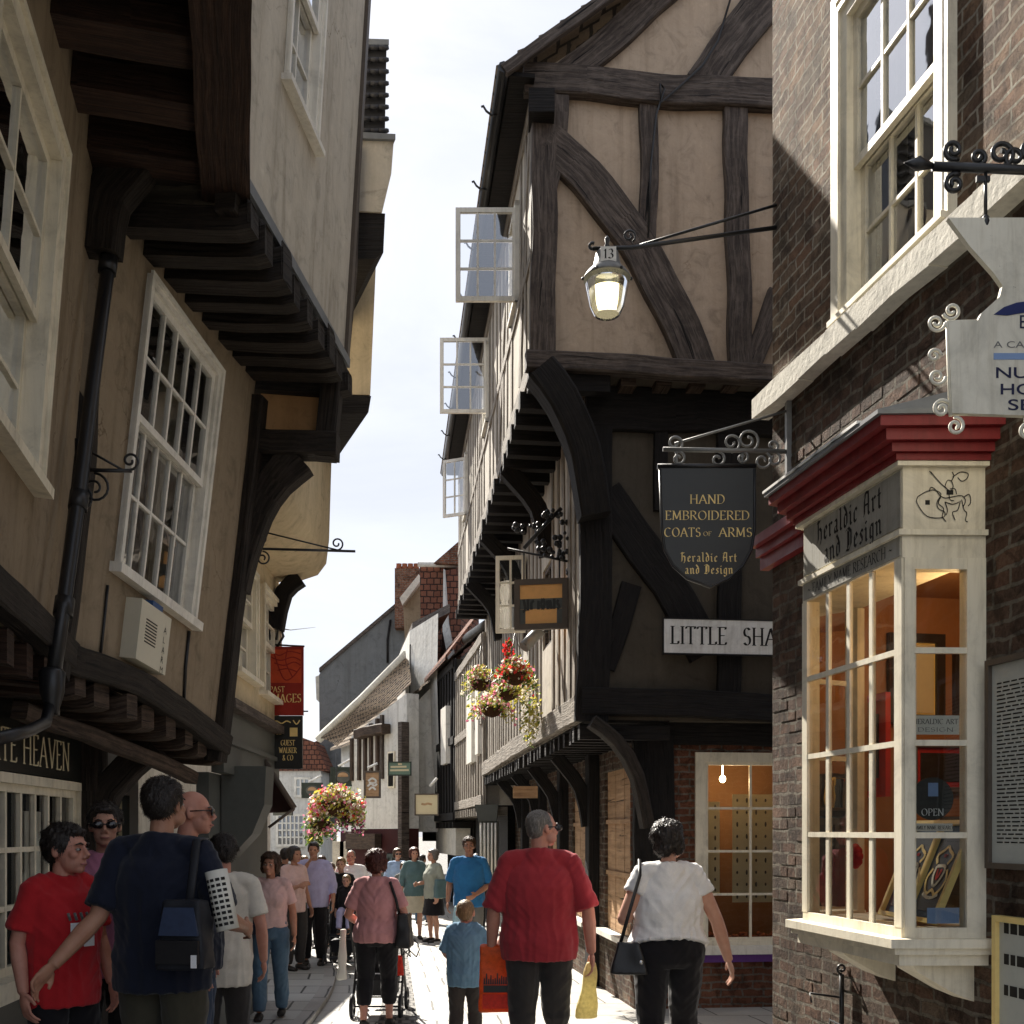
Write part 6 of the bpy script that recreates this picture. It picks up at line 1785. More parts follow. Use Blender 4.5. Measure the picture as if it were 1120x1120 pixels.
mb = MB(); UB.box(mb, UE-.02, UE+.05, 5.44, 9, -.1, .03); mb.build('corner_board', 'sign_brown', B)
mb = MB(); mb.beam([UB.p(-.1, 5.27, -.1), UB.p(1.1, 5.27, -.1), UB.p(UE+.04, 5.27, -.1)], .18, .12, UB.n, 0, .01); mb.build('bressummer', 'timber_dark', B)
for k in range(9):
    u = .05+k*.275; mb = MB(); u += rr.uniform(-.03, .03); mb.beam([UB.p(u, 5.12, -.95), UB.p(u, 5.10, .0), UB.p(u, 5.15, rr.uniform(.03, .1))], rr.uniform(.12, .19), rr.uniform(.15, .22), V((0, 0, 1)), 0, .014, seg=.15); mb.build('joist', 'timber_dark', B)
mb = MB(); UB.box(mb, -.05, UE, 5.32, 5.36, -1.0, -.12); mb.build('jetty_boards', 'plaster_dim', B)
# bracket frame closing the far end of that jetty
YB = 8.42
mb = MB()
mb.prism([P(a, b, YB) for a, b in ((286, 400), (355, 400), (352, 488), (284, 484))], V((0, .12, 0))); mb.build('end_panel', 'plaster_orange', B)
mb = MB(); mb.beam([P(368, 392, YB), P(362, 450, YB), P(357, 506, YB)], .16, .16, V((0, -1, 0)), 0, .008); mb.build('end_post', 'timber_dark', B)
mb = MB(); mb.beam([P(372, 495, YB), P(330, 493, YB), P(270, 488, YB)], .19, .2, V((0, -1, 0)), 0, .014); mb.build('bracket_beam', 'timber_dark', B)
mb = MB(); mb.beam([P(372, 398, YB), P(330, 396, YB), P(280, 398, YB)], .16, .18, V((0, -1, 0)), 0, .01); mb.build('bracket_beam', 'timber_dark', B)
mb = MB(); mb.beam([P(330, 505, YB), P(304, 530, YB), P(284, 566, YB), P(272, 610, YB), P(266, 650, YB)], .3, .16, V((0, -1, 0)), 0, .008, wend=.12); mb.build('curved_bracket', 'timber_dark', B)
mb = MB(); mb.prism([P(a, b, YB+.05) for a, b in ((276, 500), (325, 500), (300, 530), (282, 566), (270, 620), (262, 620), (266, 560))], V((0, .1, 0))); mb.build('bracket_web', 'timber_dark', B)
# ---- ground floor shop under A and B
SHP = leftfr((-3.0+.1*0, 6.0, 0), V((-.1, 1, 0)))
su0, su1 = SHP.hit(-60, 960)[0], SHP.hit(80, 960)[0]
sv0, sv1 = .78, 1.93
mb = MB(); SHP.wall(mb, -2, 3.4, -.2, 2.55, [(su0, su1, sv0, sv1), (2.15, 3.1, -.2, 1.95)], .12); mb.build('shop_front', 'sign_black', B)
mb = MB()
SHP.box(mb, su0, su1, sv1, sv1+.06, -.05, .06); SHP.box(mb, su1-.0, su1+.07, sv0-.1, sv1, -.05, .05); SHP.box(mb, su0, su1+.1, sv0-.12, sv0, -.05, .13)
wf = mb.build('shop_window_frame', 'cream_paint', B)
glazing(SHP, su0, su1, sv0, sv1, 8, 3, -.03, wf, 'glazing_bars', 'cream_paint', 'shop_glass', rail=.05, bar=.032, th=.045)
mb = MB()
q = [(su0, sv0), (su1, sv0), (su1, sv1), (su0, sv1)]
for a, b in zip(q, q[1:]+q[:1]): mb.face([SHP.p(*a, -.12), SHP.p(*b, -.12), SHP.p(*b, -.9), SHP.p(*a, -.9)])
mb.face([SHP.p(*a, -.9) for a in q]); mb.build('shop_interior', 'dark_room', wf)
mb = MB(); SHP.box(mb, su1-.42, su1-.1, sv0+.3, sv1-.15, -.2, -.19); mb.build('price_list', 'paper', wf)
mb = MB(); SHP.box(mb, su0, su1-.5, sv0+.1, sv0+.5, -.45, -.3); mb.build('shop_display', 'sign_brown', wf)
mb = MB(); SHP.box(mb, -1.5, su1+.02, 2.0, 2.32, .0, .05); mb.build('fascia', 'sign_black', B)
tx = SHP.hit(76, 830, .052)[0]
lettering(SHP, 'CHOCOLATE HEAVEN', tx, 2.06, .19, .052, B, 'card_cream', ROMAN, align='R', width=2.35)
mb = MB(); SHP.box(mb, 2.2, 3.05, .2, 1.95, -.1, -.05); mb.build('door', 'card_cream', B)
mb = MB(); mb.beam([SHP.p(1.75, .0, 0), SHP.p(1.75, 1.2, .0), SHP.p(1.72, 2.3, .0)], .3, .16, SHP.n, 0, .012); mb.build('post', 'timber_dark', B)
mb = MB(); mb.beam([SHP.p(1.72, 1.6, .12), SHP.p(1.74, 1.95, .22), SHP.p(1.76, 2.28, .55)], .2, .14, V((0, -1, 0)), 0, .008); mb.build('curved_bracket', 'timber_dark', B)
mb = MB(); mb.tube([SHP.p(2.1, 1.5, .02), SHP.p(2.32, 2.02, .05)], .02, 6); mb.build('handrail', 'card_cream', B)
# ---- rain pipe, alarm box, cables, empty iron bracket on the left wall
pipe = thing('drainpipe', 'black iron drainpipe running down between the two ochre plastered houses', 'drainpipe', P(75, 790, 5.85))
PO = .12
def LAp(px, py): return LA.at(px, py, PO)
mb = MB(); mb.tube([LAp(129, 228), LAp(122, 262), LAp(104, 400), LAp(86, 545), LAp(70, 660), LAp(58, 742)], .038, 10)
mb.build('pipe', 'iron_black', pipe)
for (a, b) in ((86, 548), (70, 664), (118, 290)): p = LAp(a, b); d = (LAp(58, 742)-LAp(129, 228)).normalized(); mb = MB(); mb.tube([p-d*.05, p+d*.05], .05, 10); mb.build('collar', 'iron_black', pipe)
mb = MB(); p = LAp(57, 752); mb.lathe([(.042, .10), (.065, .08), (.06, -.02), (.038, -.1), (.038, -.14)], p, 10); mb.build('hopper', 'iron_black', pipe)
mb = MB(); mb.tube([LAp(55, 770), LAp(50, 790), LAp(30, 800), LAp(-10, 810)], .03, 8); mb.build('branch_pipe', 'iron_black', pipe)
al = thing('alarm_box', 'ivory alarm box with a blue lamp under the big white sash window', 'alarm', LB.at(160, 700, .08))
a0, a1 = LB.hit(129, 700)[0], LB.hit(168, 700)[0]; c0, c1 = LB.hit(160, 735)[1], LB.hit(160, 668)[1]
mb = MB(); LB.box(mb, a0+.04, a1, c0, c1, 0.0, .11); mb.build('casing', 'box_ivory', al)
mb = MB(); LB.box(mb, a0+.2, a0+.34, c1+.001, c1+.04, .03, .10); mb.build('blue_lamp', 'lamp_blue', al)
fa = Fr(LB.p(a0+.04, 0, 0), LB.n, LB.v); 
mb = MB()
for k in range(8): LB.box(mb, a0+.12, a0+.27, c1-.10-.02*k, c1-.108-.02*k, .110, .112)
mb.build('vent_slots', 'ink', al)
fB = Fr(LB.p(0, 0, .1515), LB.u, LB.v)
for k, ch in enumerate('ALARM'): 
    sans(LB, ch, a1-.09, c1-.12-.065*k, .042, .1115, al, 'ink')
cb = thing('cable', 'thin black cable running down the plaster right of the alarm box', 'cable', LB.at(205, 760, .02))
mb = MB(); mb.tube([LB.at(207, 690, .012), LB.at(203, 730, .012), LB.at(201, 775, .012)], .012, 5); mb.build('wire', 'iron_black', cb)
cb = thing('cable', 'thin dark cable on the plaster left of the alarm box below the sill', 'cable', LB.at(112, 720, .02))
mb = MB(); mb.tube([LB.at(118, 640, .012), LB.at(113, 690, .012), LB.at(109, 725, .012)], .009, 5); mb.build('wire', 'iron_black', cb)
def ironbracket(label, px0, px1, py, Y, dirv, group, curls, brace, wall_at='L'):
    t = thing('iron_bracket', label, 'bracket', P(px0, py, Y), group)
    o = P(px0, py, Y); d = V(dirv).normalized(); L = abs(P(px1, py, Y).x-o.x)/max(.2, abs(d.x))
    mb = MB(); mb.tube([o, o+d*L], .011, 6); mb.tube([o+V((0, 0, brace)), o+d*L*.86], .007, 5); mb.tube([o+V((0, 0, brace+.03)), o+V((0, 0, -.22))], .012, 6)
    for (t_, dz, r_, a0_, tn) in curls: mb.tube(spiral(o+d*L*t_+V((0, 0, dz)), r_, r_*.22, a0_, tn, d, V((0, 0, 1)), 24), .0075, 5)
    mb.build('bracket', 'iron_black', t)
    return t
ironbracket('empty scrolled iron sign bracket on the drainpipe post of the ochre house', 84, 143, 514, 5.75, (.98, .05, 0), None,
            [(.32, -.10, .085, 90, -1.5), (.07, -.16, .07, 90, -1.4), (.97, .055, .05, -90, 1.3), (.05, .06, .04, -90, 1.3)], .14)
ironbracket('long empty iron sign bracket beyond the ochre house against the cream wall', 276, 387, 600, 8.7, (.98, .1, 0), None,
            [(.82, .06, .055, -90, 1.3), (.1, -.08, .06, 90, -1.4), (.08, .09, .05, -90, 1.4)], .16)

# ================================================================ CREAM HOUSE BEYOND
Cc = thing('cream_house', 'narrow cream jettied house with tiled cheek just beyond the ochre house', 'building', (-2.4, 9.7, 0))
LC = leftfr((-2.33, 8.5, 0), V((-.05, 1, 0)))
wins = [(LC.hit(254, 700)[0], LC.hit(277, 700)[0], 3.02, 4.0), (LC.hit(284, 700)[0], LC.hit(302, 700)[0], 2.98, 4.0)]
wins = [(a, b, c, d) for a, b, c, d in wins]
mb = MB(); LC.wall(mb, 0, 2.6, 2.72, 4.4, wins, .15); mb.build('wall', 'plaster_cream', Cc)
for (a, b, c, d) in wins: sash_window(LC, a, b, c, d, Cc, 2, 2, 'cream_paint', 'pane_glass', fw=.06, set_=-.03, proud=.04, sill=.04)
mb = MB(); LC.box(mb, -.02, 2.62, 2.64, 2.72, -.1, .1); mb.build('ledge', 'timber_grey', Cc)
mb = MB(); LC.wall(mb, -.0, 2.62, 2.12, 2.64, (), .1); LC.box(mb, -.02, 2.64, 2.36, 2.4, .0, .03); mb.build('fascia', 'shop_grey', Cc)
mb = MB(); LC.wall(mb, 0, 2.6, -.3, 2.12, (), .1); 
for i in range(len(mb.v)): mb.v[i] = mb.v[i]-LC.n*.12
mb.build('shop_front', 'shop_grey', Cc)
# coved second storey
def covey(prof, y0, y1, name, mat):
    mb = MB(); n = len(prof)
    i = mb.add([V((x, y0, z)) for x, z in prof]); j = mb.add([V((x-.05*(y1-y0), y1, z)) for x, z in prof])
    for k in range(n-1): mb.idx((i+k, i+k+1, j+k+1, j+k), 0, None, True)
    mb.idx([i+k for k in range(n)], 0); mb.idx([j+k for k in reversed(range(n))], 0)
    return mb.build(name, mat, Cc)
xs = -1.78
covey([(-2.4, 4.25), (-2.1, 4.27), (-1.92, 4.33), (-1.83, 4.45), (-1.80, 4.7), (-1.765, 5.9), (-2.6, 5.9)], 8.62, 11.05, 'coved_storey', 'plaster_cream')
mb = MB(); mb.beam([P(330, 634, 10.9), P(312, 650, 10.9), P(303, 690, 10.95)], .16, .14, V((0, -1, 0)), 0, .006); mb.build('curved_bracket', 'timber_black', Cc)
TX = P(409, 0, 10.9).x
mb = MB(); mb.prism([P(a, b, 10.2) for a, b in ((330, 270), (412, 270), (405, 432), (330, 430))], V((-.5, 1.2, 0))); mb.build('upper_wall', 'plaster_cream', Cc)
mb = MB(); mb.prism([P(a, b, 10.18) for a, b in ((330, 431), (406, 433), (403, 451), (330, 453))], V((-.5, 1.22, 0))); mb.build('bressummer', 'timber_black', Cc)
YD = 9.0
g = lambda px, py: P(px, py, YD)
mb = MB(); mb.prism([g(a, b) for a, b in ((340, 152), (431, 150), (428, 190), (418, 232), (340, 228))], V((-.6, 1.6, 0))); mb.build('parapet', 'plaster_grey', Cc)
mb = MB(); mb.prism([g(a, b)+V((0, .02, 0)) for a, b in ((340, 228), (421, 232), (419, 275), (410, 282), (340, 280))], V((-.6, 1.5, 0))); mb.build('cornice', 'timber_black', Cc)
mb = MB(); mb.prism([g(a, b)-V((0, .03, 0)) for a, b in ((380, 146), (433, 149), (433, 155), (380, 153))], V((-.65, 1.7, 0))); mb.build('lead_gutter', 'lead_grey', Cc)
mb = MB(); mb.prism([g(a, b)+V((0, .06, 0)) for a, b in ((330, 40), (422, 42), (420, 148), (330, 146))], V((-.6, 1.4, 0))); rf = mb.build('roof', 'pantile_dark', Cc)
mb = MB()
for k in range(8):
    y0_ = 48+k*13
    for j in range(4):
        xa = 386+j*9.2
        pts = [g(xa+9.6*t/4, y0_+3.0*math.sin(math.pi*t/4))+V((0, .045-.03*math.sin(math.pi*t/4), 0)) for t in range(5)]
        mb.tube(pts, .020, 5)
mb.build('pantiles', 'pantile_dark', rf)
mb = MB(); mb.prism([g(a, b)+V((0, .03, 0)) for a, b in ((330, 37), (425, 40), (425, 46), (330, 45))], V((-.6, 1.45, 0))); mb.build('ridge', 'lead_grey', rf)
mb = MB(); mb.tube([g(391, 160)+V((0, -.05, 0)), g(389, 200)+V((0, -.05, 0)), g(386, 300)+V((0, -.05, 0)), g(379, 392)+V((0, -.1, 0))], .045, 8); mb.build('downpipe', 'timber_grey', Cc)
# dark curved shop end, awning
mb = MB(); X0 = P(240, 0, 8.9).x
mb.prism([P(a, b, 8.9) for a, b in ((242, 838), (291, 838), (289, 880), (276, 912), (252, 938), (242, 940))], V((0, .3, 0))); mb.build('shop_end_panel', 'shop_grey', Cc)
aw = thing('shop_awning', 'dark red sloping shop awning beyond the grey-green shop end', 'awning', P(300, 880, 10.5))
mb = MB(); a0, a1 = P(289, 832, 10.3), P(322, 884, 10.3)
c = [a0, a1, a1+V((-.75, 1.6, 0)), a0+V((-.75, 1.6, 0))]; mb.hexa([p-V((0, 0, .03)) for p in c]+c); mb.build('canopy', 'maroon_cloth', aw)
mb = MB(); mb.tube([a1, a0], .03, 6); mb.tube([a1, P(294, 905, 10.3)], .015, 6); mb.build('frame', 'sign_brown', aw)
# banner signs
BY = 10.85
bs = thing('banner_sign', 'tall red hanging shop sign with orange face and gold letters on the left', 'hanging sign', P(313, 782, BY))
BF = Fr(P(313, 745, BY), (1, 0, 0))
bw, bh = (332-294)/2/F*BY, (783-708)/2/F*BY
mb = MB(); BF.box(mb, -bw, bw, -bh, bh, -.015, .015); mb.build('panel', 'banner_red', bs)
mb = MB(); BF.box(mb, -bw+.02, bw-.02, -.02, bh-.03, .0152, .0165); mb.build('orange_face', 'banner_orange', bs)
drawing(BF, [[(-.9, .8), (-.4, .5), (.2, .75), (.9, .6)], [(-.9, .4), (-.3, .2), (.4, .4), (.9, .2)], [(-.7, .05), (-.1, -.1), (.5, .1), (.9, -.1)], [(-.5, -.4), (.1, -.3), (.7, -.5)], [(-.8, .9), (-.2, -.8), (.3, -.9), (.9, -.2)], [(.1, .9), (.0, .1), (.4, -.8)]], 0, bh*.5, bw*.95, .018, bs, 'banner_red', 'etched_face', pw=.012)
lettering(BF, 'PAST', -bw*.5, -bh*.33, .06, .017, bs, 'gold', ROMAN, width=bw*.85)
lettering(BF, 'IMAGES', -.0, -bh*.62, .085, .017, bs, 'gold', ROMAN, width=bw*1.75)
mb = MB(); mb.tube([P(302, 700, BY), P(306, 680, BY), P(310, 696, BY), P(303, 708, BY)], .014, 6); mb.tube([P(330, 778, BY), P(337, 778, BY)], .008, 5); mb.tube([P(296, 705, BY), P(333, 707, BY)], .01, 5); mb.build('bracket', 'iron_black', bs)
b2_ = thing('banner_sign', 'black hanging shop sign with gold lettering directly under the red one', 'hanging sign', P(313, 842, BY))
B2F = Fr(P(312, 812, BY), (1, 0, 0)); bh2 = (842-784)/2/F*BY
mb = MB(); B2F.box(mb, -bw*1.05, bw, -bh2, bh2, -.015, .015); mb.build('panel', 'sign_black', b2_)
for t, y, wd, h in (('GR', .3, .5, .09), ('GUEST', -.12, .8, .055), ('WALKER', -.40, 1.0, .055), ('& CO', -.68, .6, .055)):
    lettering(B2F, t, (-bw*.5 if t == 'GR' else 0.03), bh2*y, h, .0165, b2_, 'gold', ROMAN, width=bw*wd)
drawing(B2F, [[(-.8, 0), (-.5, .1), (-.2, -.05), (.1, .1), (.35, 0)], [(.5, .15), (.7, -.1), (.9, .15)]], 0, bh2*.74, bw*.95, .0165, b2_, 'gold', 'lettering', pw=.012)
mb = MB(); B2F.box(mb, .05, .13, bh2*.22, bh2*.55, .0155, .0165); mb.build('emblem', 'gold', b2_)

# ================================================================ LEFT ROW FARTHER DOWN (the street bends away here)
def plainhouse(name, label, x0, x1, y0, y1, h, mat, roofmat, rise=2.0, axis='Y'):
    t = thing(name, label, 'building', ((x0+x1)/2, (y0+y1)/2, gz((y0+y1)/2)))
    mb = MB(); b = -1.0
    mb.hexa([(x0, y0, b), (x1, y0, b), (x1, y1, b), (x0, y1, b), (x0, y0, h), (x1, y0, h), (x1, y1, h), (x0, y1, h)])
    w = mb.build('wall', mat, t)
    mb = MB(); xm = (x0+x1)/2; o = .25
    mb.prism([(x0-o, y0-.15, h+.002), (x1+o, y0-.15, h+.002), (xm, y0-.15, h+rise)], (0, y1-y0+.3, 0)); mb.build('roof', roofmat, t)
    return t
t = plainhouse('row_house', 'low plastered house on the left where the street bends, mostly hidden by the cream house', -8.4, -4.25, 11.5, 18.5, 4.3, 'plaster_white', 'tile_red', 1.6)
t2 = plainhouse('row_house', 'second low house on the left beyond the bend, behind the hanging banners', -11.4, -6.35, 18.7, 27, 3.2, 'plaster_cream', 'tile_brown', 1.6)
# ================================================================ RIGHT ROW BEYOND THE TIMBER HOUSE
def facade(label, name, px_n, Yn, px_f, Yf, top, nj, mat='plaster_lit', timber='timber_pale', jet=None, depth=5, studs=.5, shop='shop_grey', roof=None, rise=1.8):
    a, b = V(((px_n-CX)/F*Yn, Yn, 0)), V(((px_f-CX)/F*Yf, Yf, 0))
    f = Fr(a, (b-a).normalized())
    if f.n.x > 0: f = Fr(a, f.u, flip=True)
    L = (b-a).length
    t = thing(name, label, 'building', a.lerp(b, .5)+V((0, 0, gz(Yn))))
    z = jet or 2.2
    mb = MB(); f.wall(mb, 0, L, z, top, (), .3); 
    for e in (0, L): mb.face([f.p(e, z, 0), f.p(e, top, 0), f.p(e, top, -depth), f.p(e, z, -depth)], 0, [(0, z), (0, top), (depth, top), (depth, z)])
    mb.face([f.p(0, top, 0), f.p(L, top, 0), f.p(L, top, -depth), f.p(0, top, -depth)]); mb.build('wall', mat, t)
    mb = MB(); f.wall(mb, 0, L, -1, z, (), .3)
    for i in range(len(mb.v)): mb.v[i] = mb.v[i]-f.n*.45
    for e in (0, L): mb.face([f.p(e, -1, -.45), f.p(e, z, -.45), f.p(e, z, -depth), f.p(e, -1, -depth)])
    mb.face([f.p(0, z, 0), f.p(L, z, 0), f.p(L, z, -depth), f.p(0, z, -depth)])
    mb.build('shop_front', shop, t)
    if studs:
        n = int(L/studs)+1
        for k in range(n+1):
            u = L*k/n; mb = MB(); mb.beam([f.p(u, z, 0), f.p(u+.03, (z+top)/2, 0), f.p(u, top, 0)], .17, .06, f.n, 0, .01, seg=.4); mb.build('stud', timber, t)
        for zz in (z+.1, top-.1, (z+top)/2):
            mb = MB(); mb.beam([f.p(0, zz, .02), f.p(L*.5, zz, .02), f.p(L, zz, .02)], .2, .07, f.n, 0, .01, seg=.5); mb.build('rail', timber, t)
    if nj:
        for k in range(nj):
            u = .1+(L-.2)*k/(nj-1); mb = MB(); mb.beam([f.p(u, z-.2, -.5), f.p(u, z-.2, .08)], .11, .17, V((0, 0, 1)), 0, .006, seg=.3); mb.build('joist', timber, t)
    if roof:
        mb = MB(); c = [f.p(-.1, top-.05, .3), f.p(L+.1, top-.05, .3), f.p(L+.1, top+rise, -depth/2), f.p(-.1, top+rise, -depth/2)]
        mb.hexa(c+[p+V((0, 0, .1)) for p in c])
        i = 0
        c = [f.p(-.1, top+rise, -depth/2), f.p(L+.1, top+rise, -depth/2), f.p(L+.1, top-.05, -depth-.2), f.p(-.1, top-.05, -depth-.2)]
        mb.hexa(c+[p+V((0, 0, .1)) for p in c])
        mb.build('roof', roof, t)
    return t, f, L
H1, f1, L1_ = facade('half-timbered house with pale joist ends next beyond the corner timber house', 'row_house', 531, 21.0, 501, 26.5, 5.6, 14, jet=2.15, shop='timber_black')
mb = MB(); f1.box(mb, 1.3, 2.3, 3.1, 4.6, .02, .14); mb.build('window_frame', 'white_paint', H1)
mb = MB(); f1.box(mb, .3, .8, 3.2, 4.6, .02, .12); mb.build('window_frame', 'white_paint', H1)
H2, f2, L2_ = facade('dark half-timbered house with steep red tiled roof in the right-hand row', 'row_house', 499, 26.7, 473, 31, 6.0, 8, 'plaster_dim', 'timber_black', jet=1.9, shop='timber_black', roof='tile_red', rise=3.6)
mb = MB(); f2.box(mb, .8, 1.7, 3.4, 4.9, .02, .15); mb.build('window_frame', 'white_paint', H2)
mb = MB(); f2.box(mb, .2, 3.8, 1.0, 1.75, -.40, -.02); mb.build('shop_fascia', 'pale_stone', H2)
# white bulging house front
H3 = thing('white_house', 'bright white rendered house bulging forward at the bend of the right-hand row', 'building', P(460, 905, 30))
def bulge():
    mb = MB(); pr = [(448, 690), (447, 760), (449, 830), (453, 868), (460, 890), (468, 905)]
    for k in range(len(pr)-1):
        for (a, b), Y0, Y1 in ((pr[k:k+2], 31.2, 36.5),):
            p0, p1 = P(*a, 32.0), P(*b, 32.0)
            e = V((-.9, 5.0, 0)); d = V((1.05, -2.6, 0))
            mb.face([p0, p1, p1+e, p0+e]); mb.face([p0+d, p1+d, p1, p0])
    return mb
bulge().build('front_wall', 'plaster_white', H3)
mb = MB(); q = P(466, 800, 32.2); mb.box((q.x+3.0, 34.5, 2.6), (4.2, 4.4, 8.0)); mb.build('side_wall', 'plaster_dim', H3)
mb = MB(); q = P(452, 770, 31.9); mb.tube([P(450, 705, 31.9), P(450, 790, 31.9), P(455, 868, 31.85)], .07, 6); mb.build('downpipe', 'timber_black', H3)
mb = MB(); e = V((-.9, 5, 0)); p0 = P(451, 690, 31.95); mb.prism([p0, p0+V((1.3, -2.7, 0)), p0+V((1.3, -2.7, .25)), p0+V((0, 0, .25))], V((-.9, 5, 0))); mb.build('eaves', 'timber_grey', H3)
# steep tile-hung roofs
T1 = thing('tiled_house', 'tall narrow house with steep brown-red tiled roof and chimney end behind the white front', 'building', P(472, 740, 33))
mb = MB(); mb.prism([P(a, b, 34) for a, b in ((459, 618), (486, 617), (484, 690), (479, 738), (461, 735))], V((.3, 2.5, 0))); mb.build('roof', 'tile_red', T1)
mb = MB(); mb.tube([P(457, 617, 33.8), P(503, 618, 33.8)], .09, 6); mb.build('ridge', 'plaster_white', T1)
mb = MB(); mb.prism([P(a, b, 33.6) for a, b in ((487, 624), (504, 620), (504, 752), (492, 722))], V((.5, 2.5, 0))); mb.build('tile_hanging', 'tile_red', T1)
mb = MB(); mb.prism([P(a, b, 33.4) for a, b in ((485, 622), (489, 680), (498, 728), (492, 732), (484, 690))], V((.1, .4, 0))); mb.build('bargeboard', 'plaster_white', T1)
mb = MB(); mb.prism([P(a, b, 33.5) for a, b in ((474, 616), (504, 590), (504, 617))], V((.8, 2.5, 0))); mb.build('gable', 'brick_red', T1)
mb = MB(); mb.prism([P(a, b, 34.5) for a, b in ((462, 736), (503, 740), (503, 920), (462, 920))], V((.5, 2, 0))); mb.build('wall', 'plaster_dim', T1)
T2 = thing('tiled_house', 'stone gabled house with slanting eaves board just left of the steep tiled roof', 'building', P(450, 750, 36))
mb = MB(); mb.prism([P(a, b, 36.5) for a, b in ((441, 664), (462, 632), (462, 760), (446, 760))], V((.6, 2.5, 0))); mb.build('wall', 'plaster_ochre', T2)
mb = MB(); mb.prism([P(a, b, 36.2) for a, b in ((437, 654), (458, 628), (461, 634), (440, 662))], V((.3, 3, 0))); mb.build('eaves_board', 'pale_stone', T2)
mb = MB(); mb.prism([P(a, b, 36.35) for a, b in ((449, 690), (456, 683), (455, 746), (448, 748))], V((0, .1, 0))); mb.build('window_frame', 'sign_white', T2)
# grey rendered gable with brick chimney
GH = thing('gable_house', 'big dark grey rendered gable end with brick chimney rising over the low roofs', 'building', P(400, 900, 46))
mb = MB(); mb.prism([P(a, b, 46) for a, b in ((349, 738), (352, 733), (433, 664), (470, 634), (478, 900), (350, 900))], V((1.0, 7, 0))); mb.build('gable_wall', 'render_grey', GH)
mb = MB(); a, b = P(349, 735, 45.9), P(434, 663, 45.9); mb.hexa([a, b, b+V((0, 7, 0)), a+V((0, 7, 0)), a+V((0, 0, .18)), b+V((0, 0, .18)), b+V((0, 7, .18)), a+V((0, 7, .18))]); mb.build('coping', 'timber_grey', GH)
ch = MB(); c0, c1 = P(432, 672, 45.5), P(459, 622, 45.5); ch.hexa([(c0.x, 45.4, c0.z-.6), (c1.x, 45.4, c0.z-.6), (c1.x, 46.4, c0.z-.6), (c0.x, 46.4, c0.z-.6), (c0.x, 45.4, c1.z), (c1.x, 45.4, c1.z), (c1.x, 46.4, c1.z), (c0.x, 46.4, c1.z)])
chm = ch.build('chimney', 'brick_red', GH)
for k in range(4):
    mb = MB(); mb.lathe([(.1, 0), (.13, .12), (.11, .25), (.13, .28)], (c0.x+.14+k*.25, 45.8, c1.z+.001), 10); mb.build('chimney_pot', 'terracotta', chm)
mb = MB(); mb.tube([P(427, 678, 45.95), P(424, 700, 45.95), P(424, 725, 45.95)], .05, 6); mb.build('stain_pipe', 'timber_black', GH)
mb = MB(); mb.prism([P(a, b, 46.4) for a, b in ((345, 740), (350, 738), (351, 770), (346, 765))], V((0, 1, 0))); mb.build('gutter_box', 'pale_stone', GH)
# low white house with the old stone-tiled roof, facing up the street
WH = thing('white_house', 'low white half-timbered shop with a long sagging stone-tiled roof facing up the street', 'building', P(405, 900, 33))
n_, f_ = P(445, 760, 30), P(373, 815, 43)
FW = Fr(V((n_.x, n_.y, 0)), V((f_.x-n_.x, f_.y-n_.y, 0)).normalized())
if FW.n.x > 0: FW = Fr(FW.o, FW.u, flip=True)
LW = V((f_.x-n_.x, f_.y-n_.y, 0)).length
ez = 5.05
mb = MB(); FW.wall(mb, -.2, LW, 1.6, ez, (), .3)
mb.face([FW.p(-.2, 1.6, 0), FW.p(-.2, ez, 0), FW.p(-.2, ez, -5), FW.p(-.2, 1.6, -5)])
mb.build('wall', 'plaster_white', WH)
mb = MB(); FW.wall(mb, -.2, LW, -1.2, 1.6, (), .3)
for i in range(len(mb.v)): mb.v[i] = mb.v[i]+FW.n*.02
mb.build('shop_front', 'maroon_cloth', WH)
mb = MB(); n = 24
def rp(u, t):
    sag = -.18*math.sin(math.pi*min(1, max(0, u/LW)))
    return FW.p(u, ez-.12+t*2.7+sag*(1-t*.3), .42-t*2.9)
for k in range(n):
    a, b = -.6+(LW+.8)*k/n, -.6+(LW+.8)*(k+1)/n
    for j in range(12):
        t0, t1 = j/12, (j+1)/12
        q = [rp(a, t0)+V((0, 0, .07)), rp(b, t0)+V((0, 0, .07)), rp(b, t1)+V((0, 0, .01)), rp(a, t1)+V((0, 0, .01))]
        mb.face(q, 0, [(a, t0*4), (b, t0*4), (b, t1*4), (a, t1*4)]); mb.face([rp(a, t0)-V((0, 0, .03)), rp(b, t0)-V((0, 0, .03)), q[1], q[0]])
mb.build('roof', 'tile_brown', WH)
mb = MB(); a, b = rp(-.6, 1.03)+V((0, 0, .1)), rp(LW+.2, 1.03)+V((0, 0, .1)); mb.tube([a, b], .14, 8); mb.build('ridge', 'pale_stone', WH)
mb = MB(); mb.prism([FW.p(-.2, ez, 0), FW.p(-.2, ez+2.5, -2.5), FW.p(-.2, ez, -5)], FW.u*.2); mb.build('gable', 'plaster_white', WH)
def rgrid(a, b, c, d, nu, nv, th=.05):
    mb = MB()
    for i in range(nu):
        for j in range(nv):
            def pt(s, t): return a.lerp(b, s).lerp(d.lerp(c, s), t)+V((0, 0, -.25*math.sin(math.pi*s)*t*.6+.05*math.sin(7*s+3*t)))
            s0, s1, t0, t1 = i/nu, (i+1)/nu, j/nv, (j+1)/nv
            up_ = V((0, 0, .055))
            q = [pt(s0, t0)+up_, pt(s1, t0)+up_, pt(s1, t1), pt(s0, t1)]
            mb.face(q, 0, [(s0*16, t0*5), (s1*16, t0*5), (s1*16, t1*5), (s0*16, t1*5)]); mb.face([pt(s0, t0), pt(s1, t0), q[1], q[0]])
    return mb
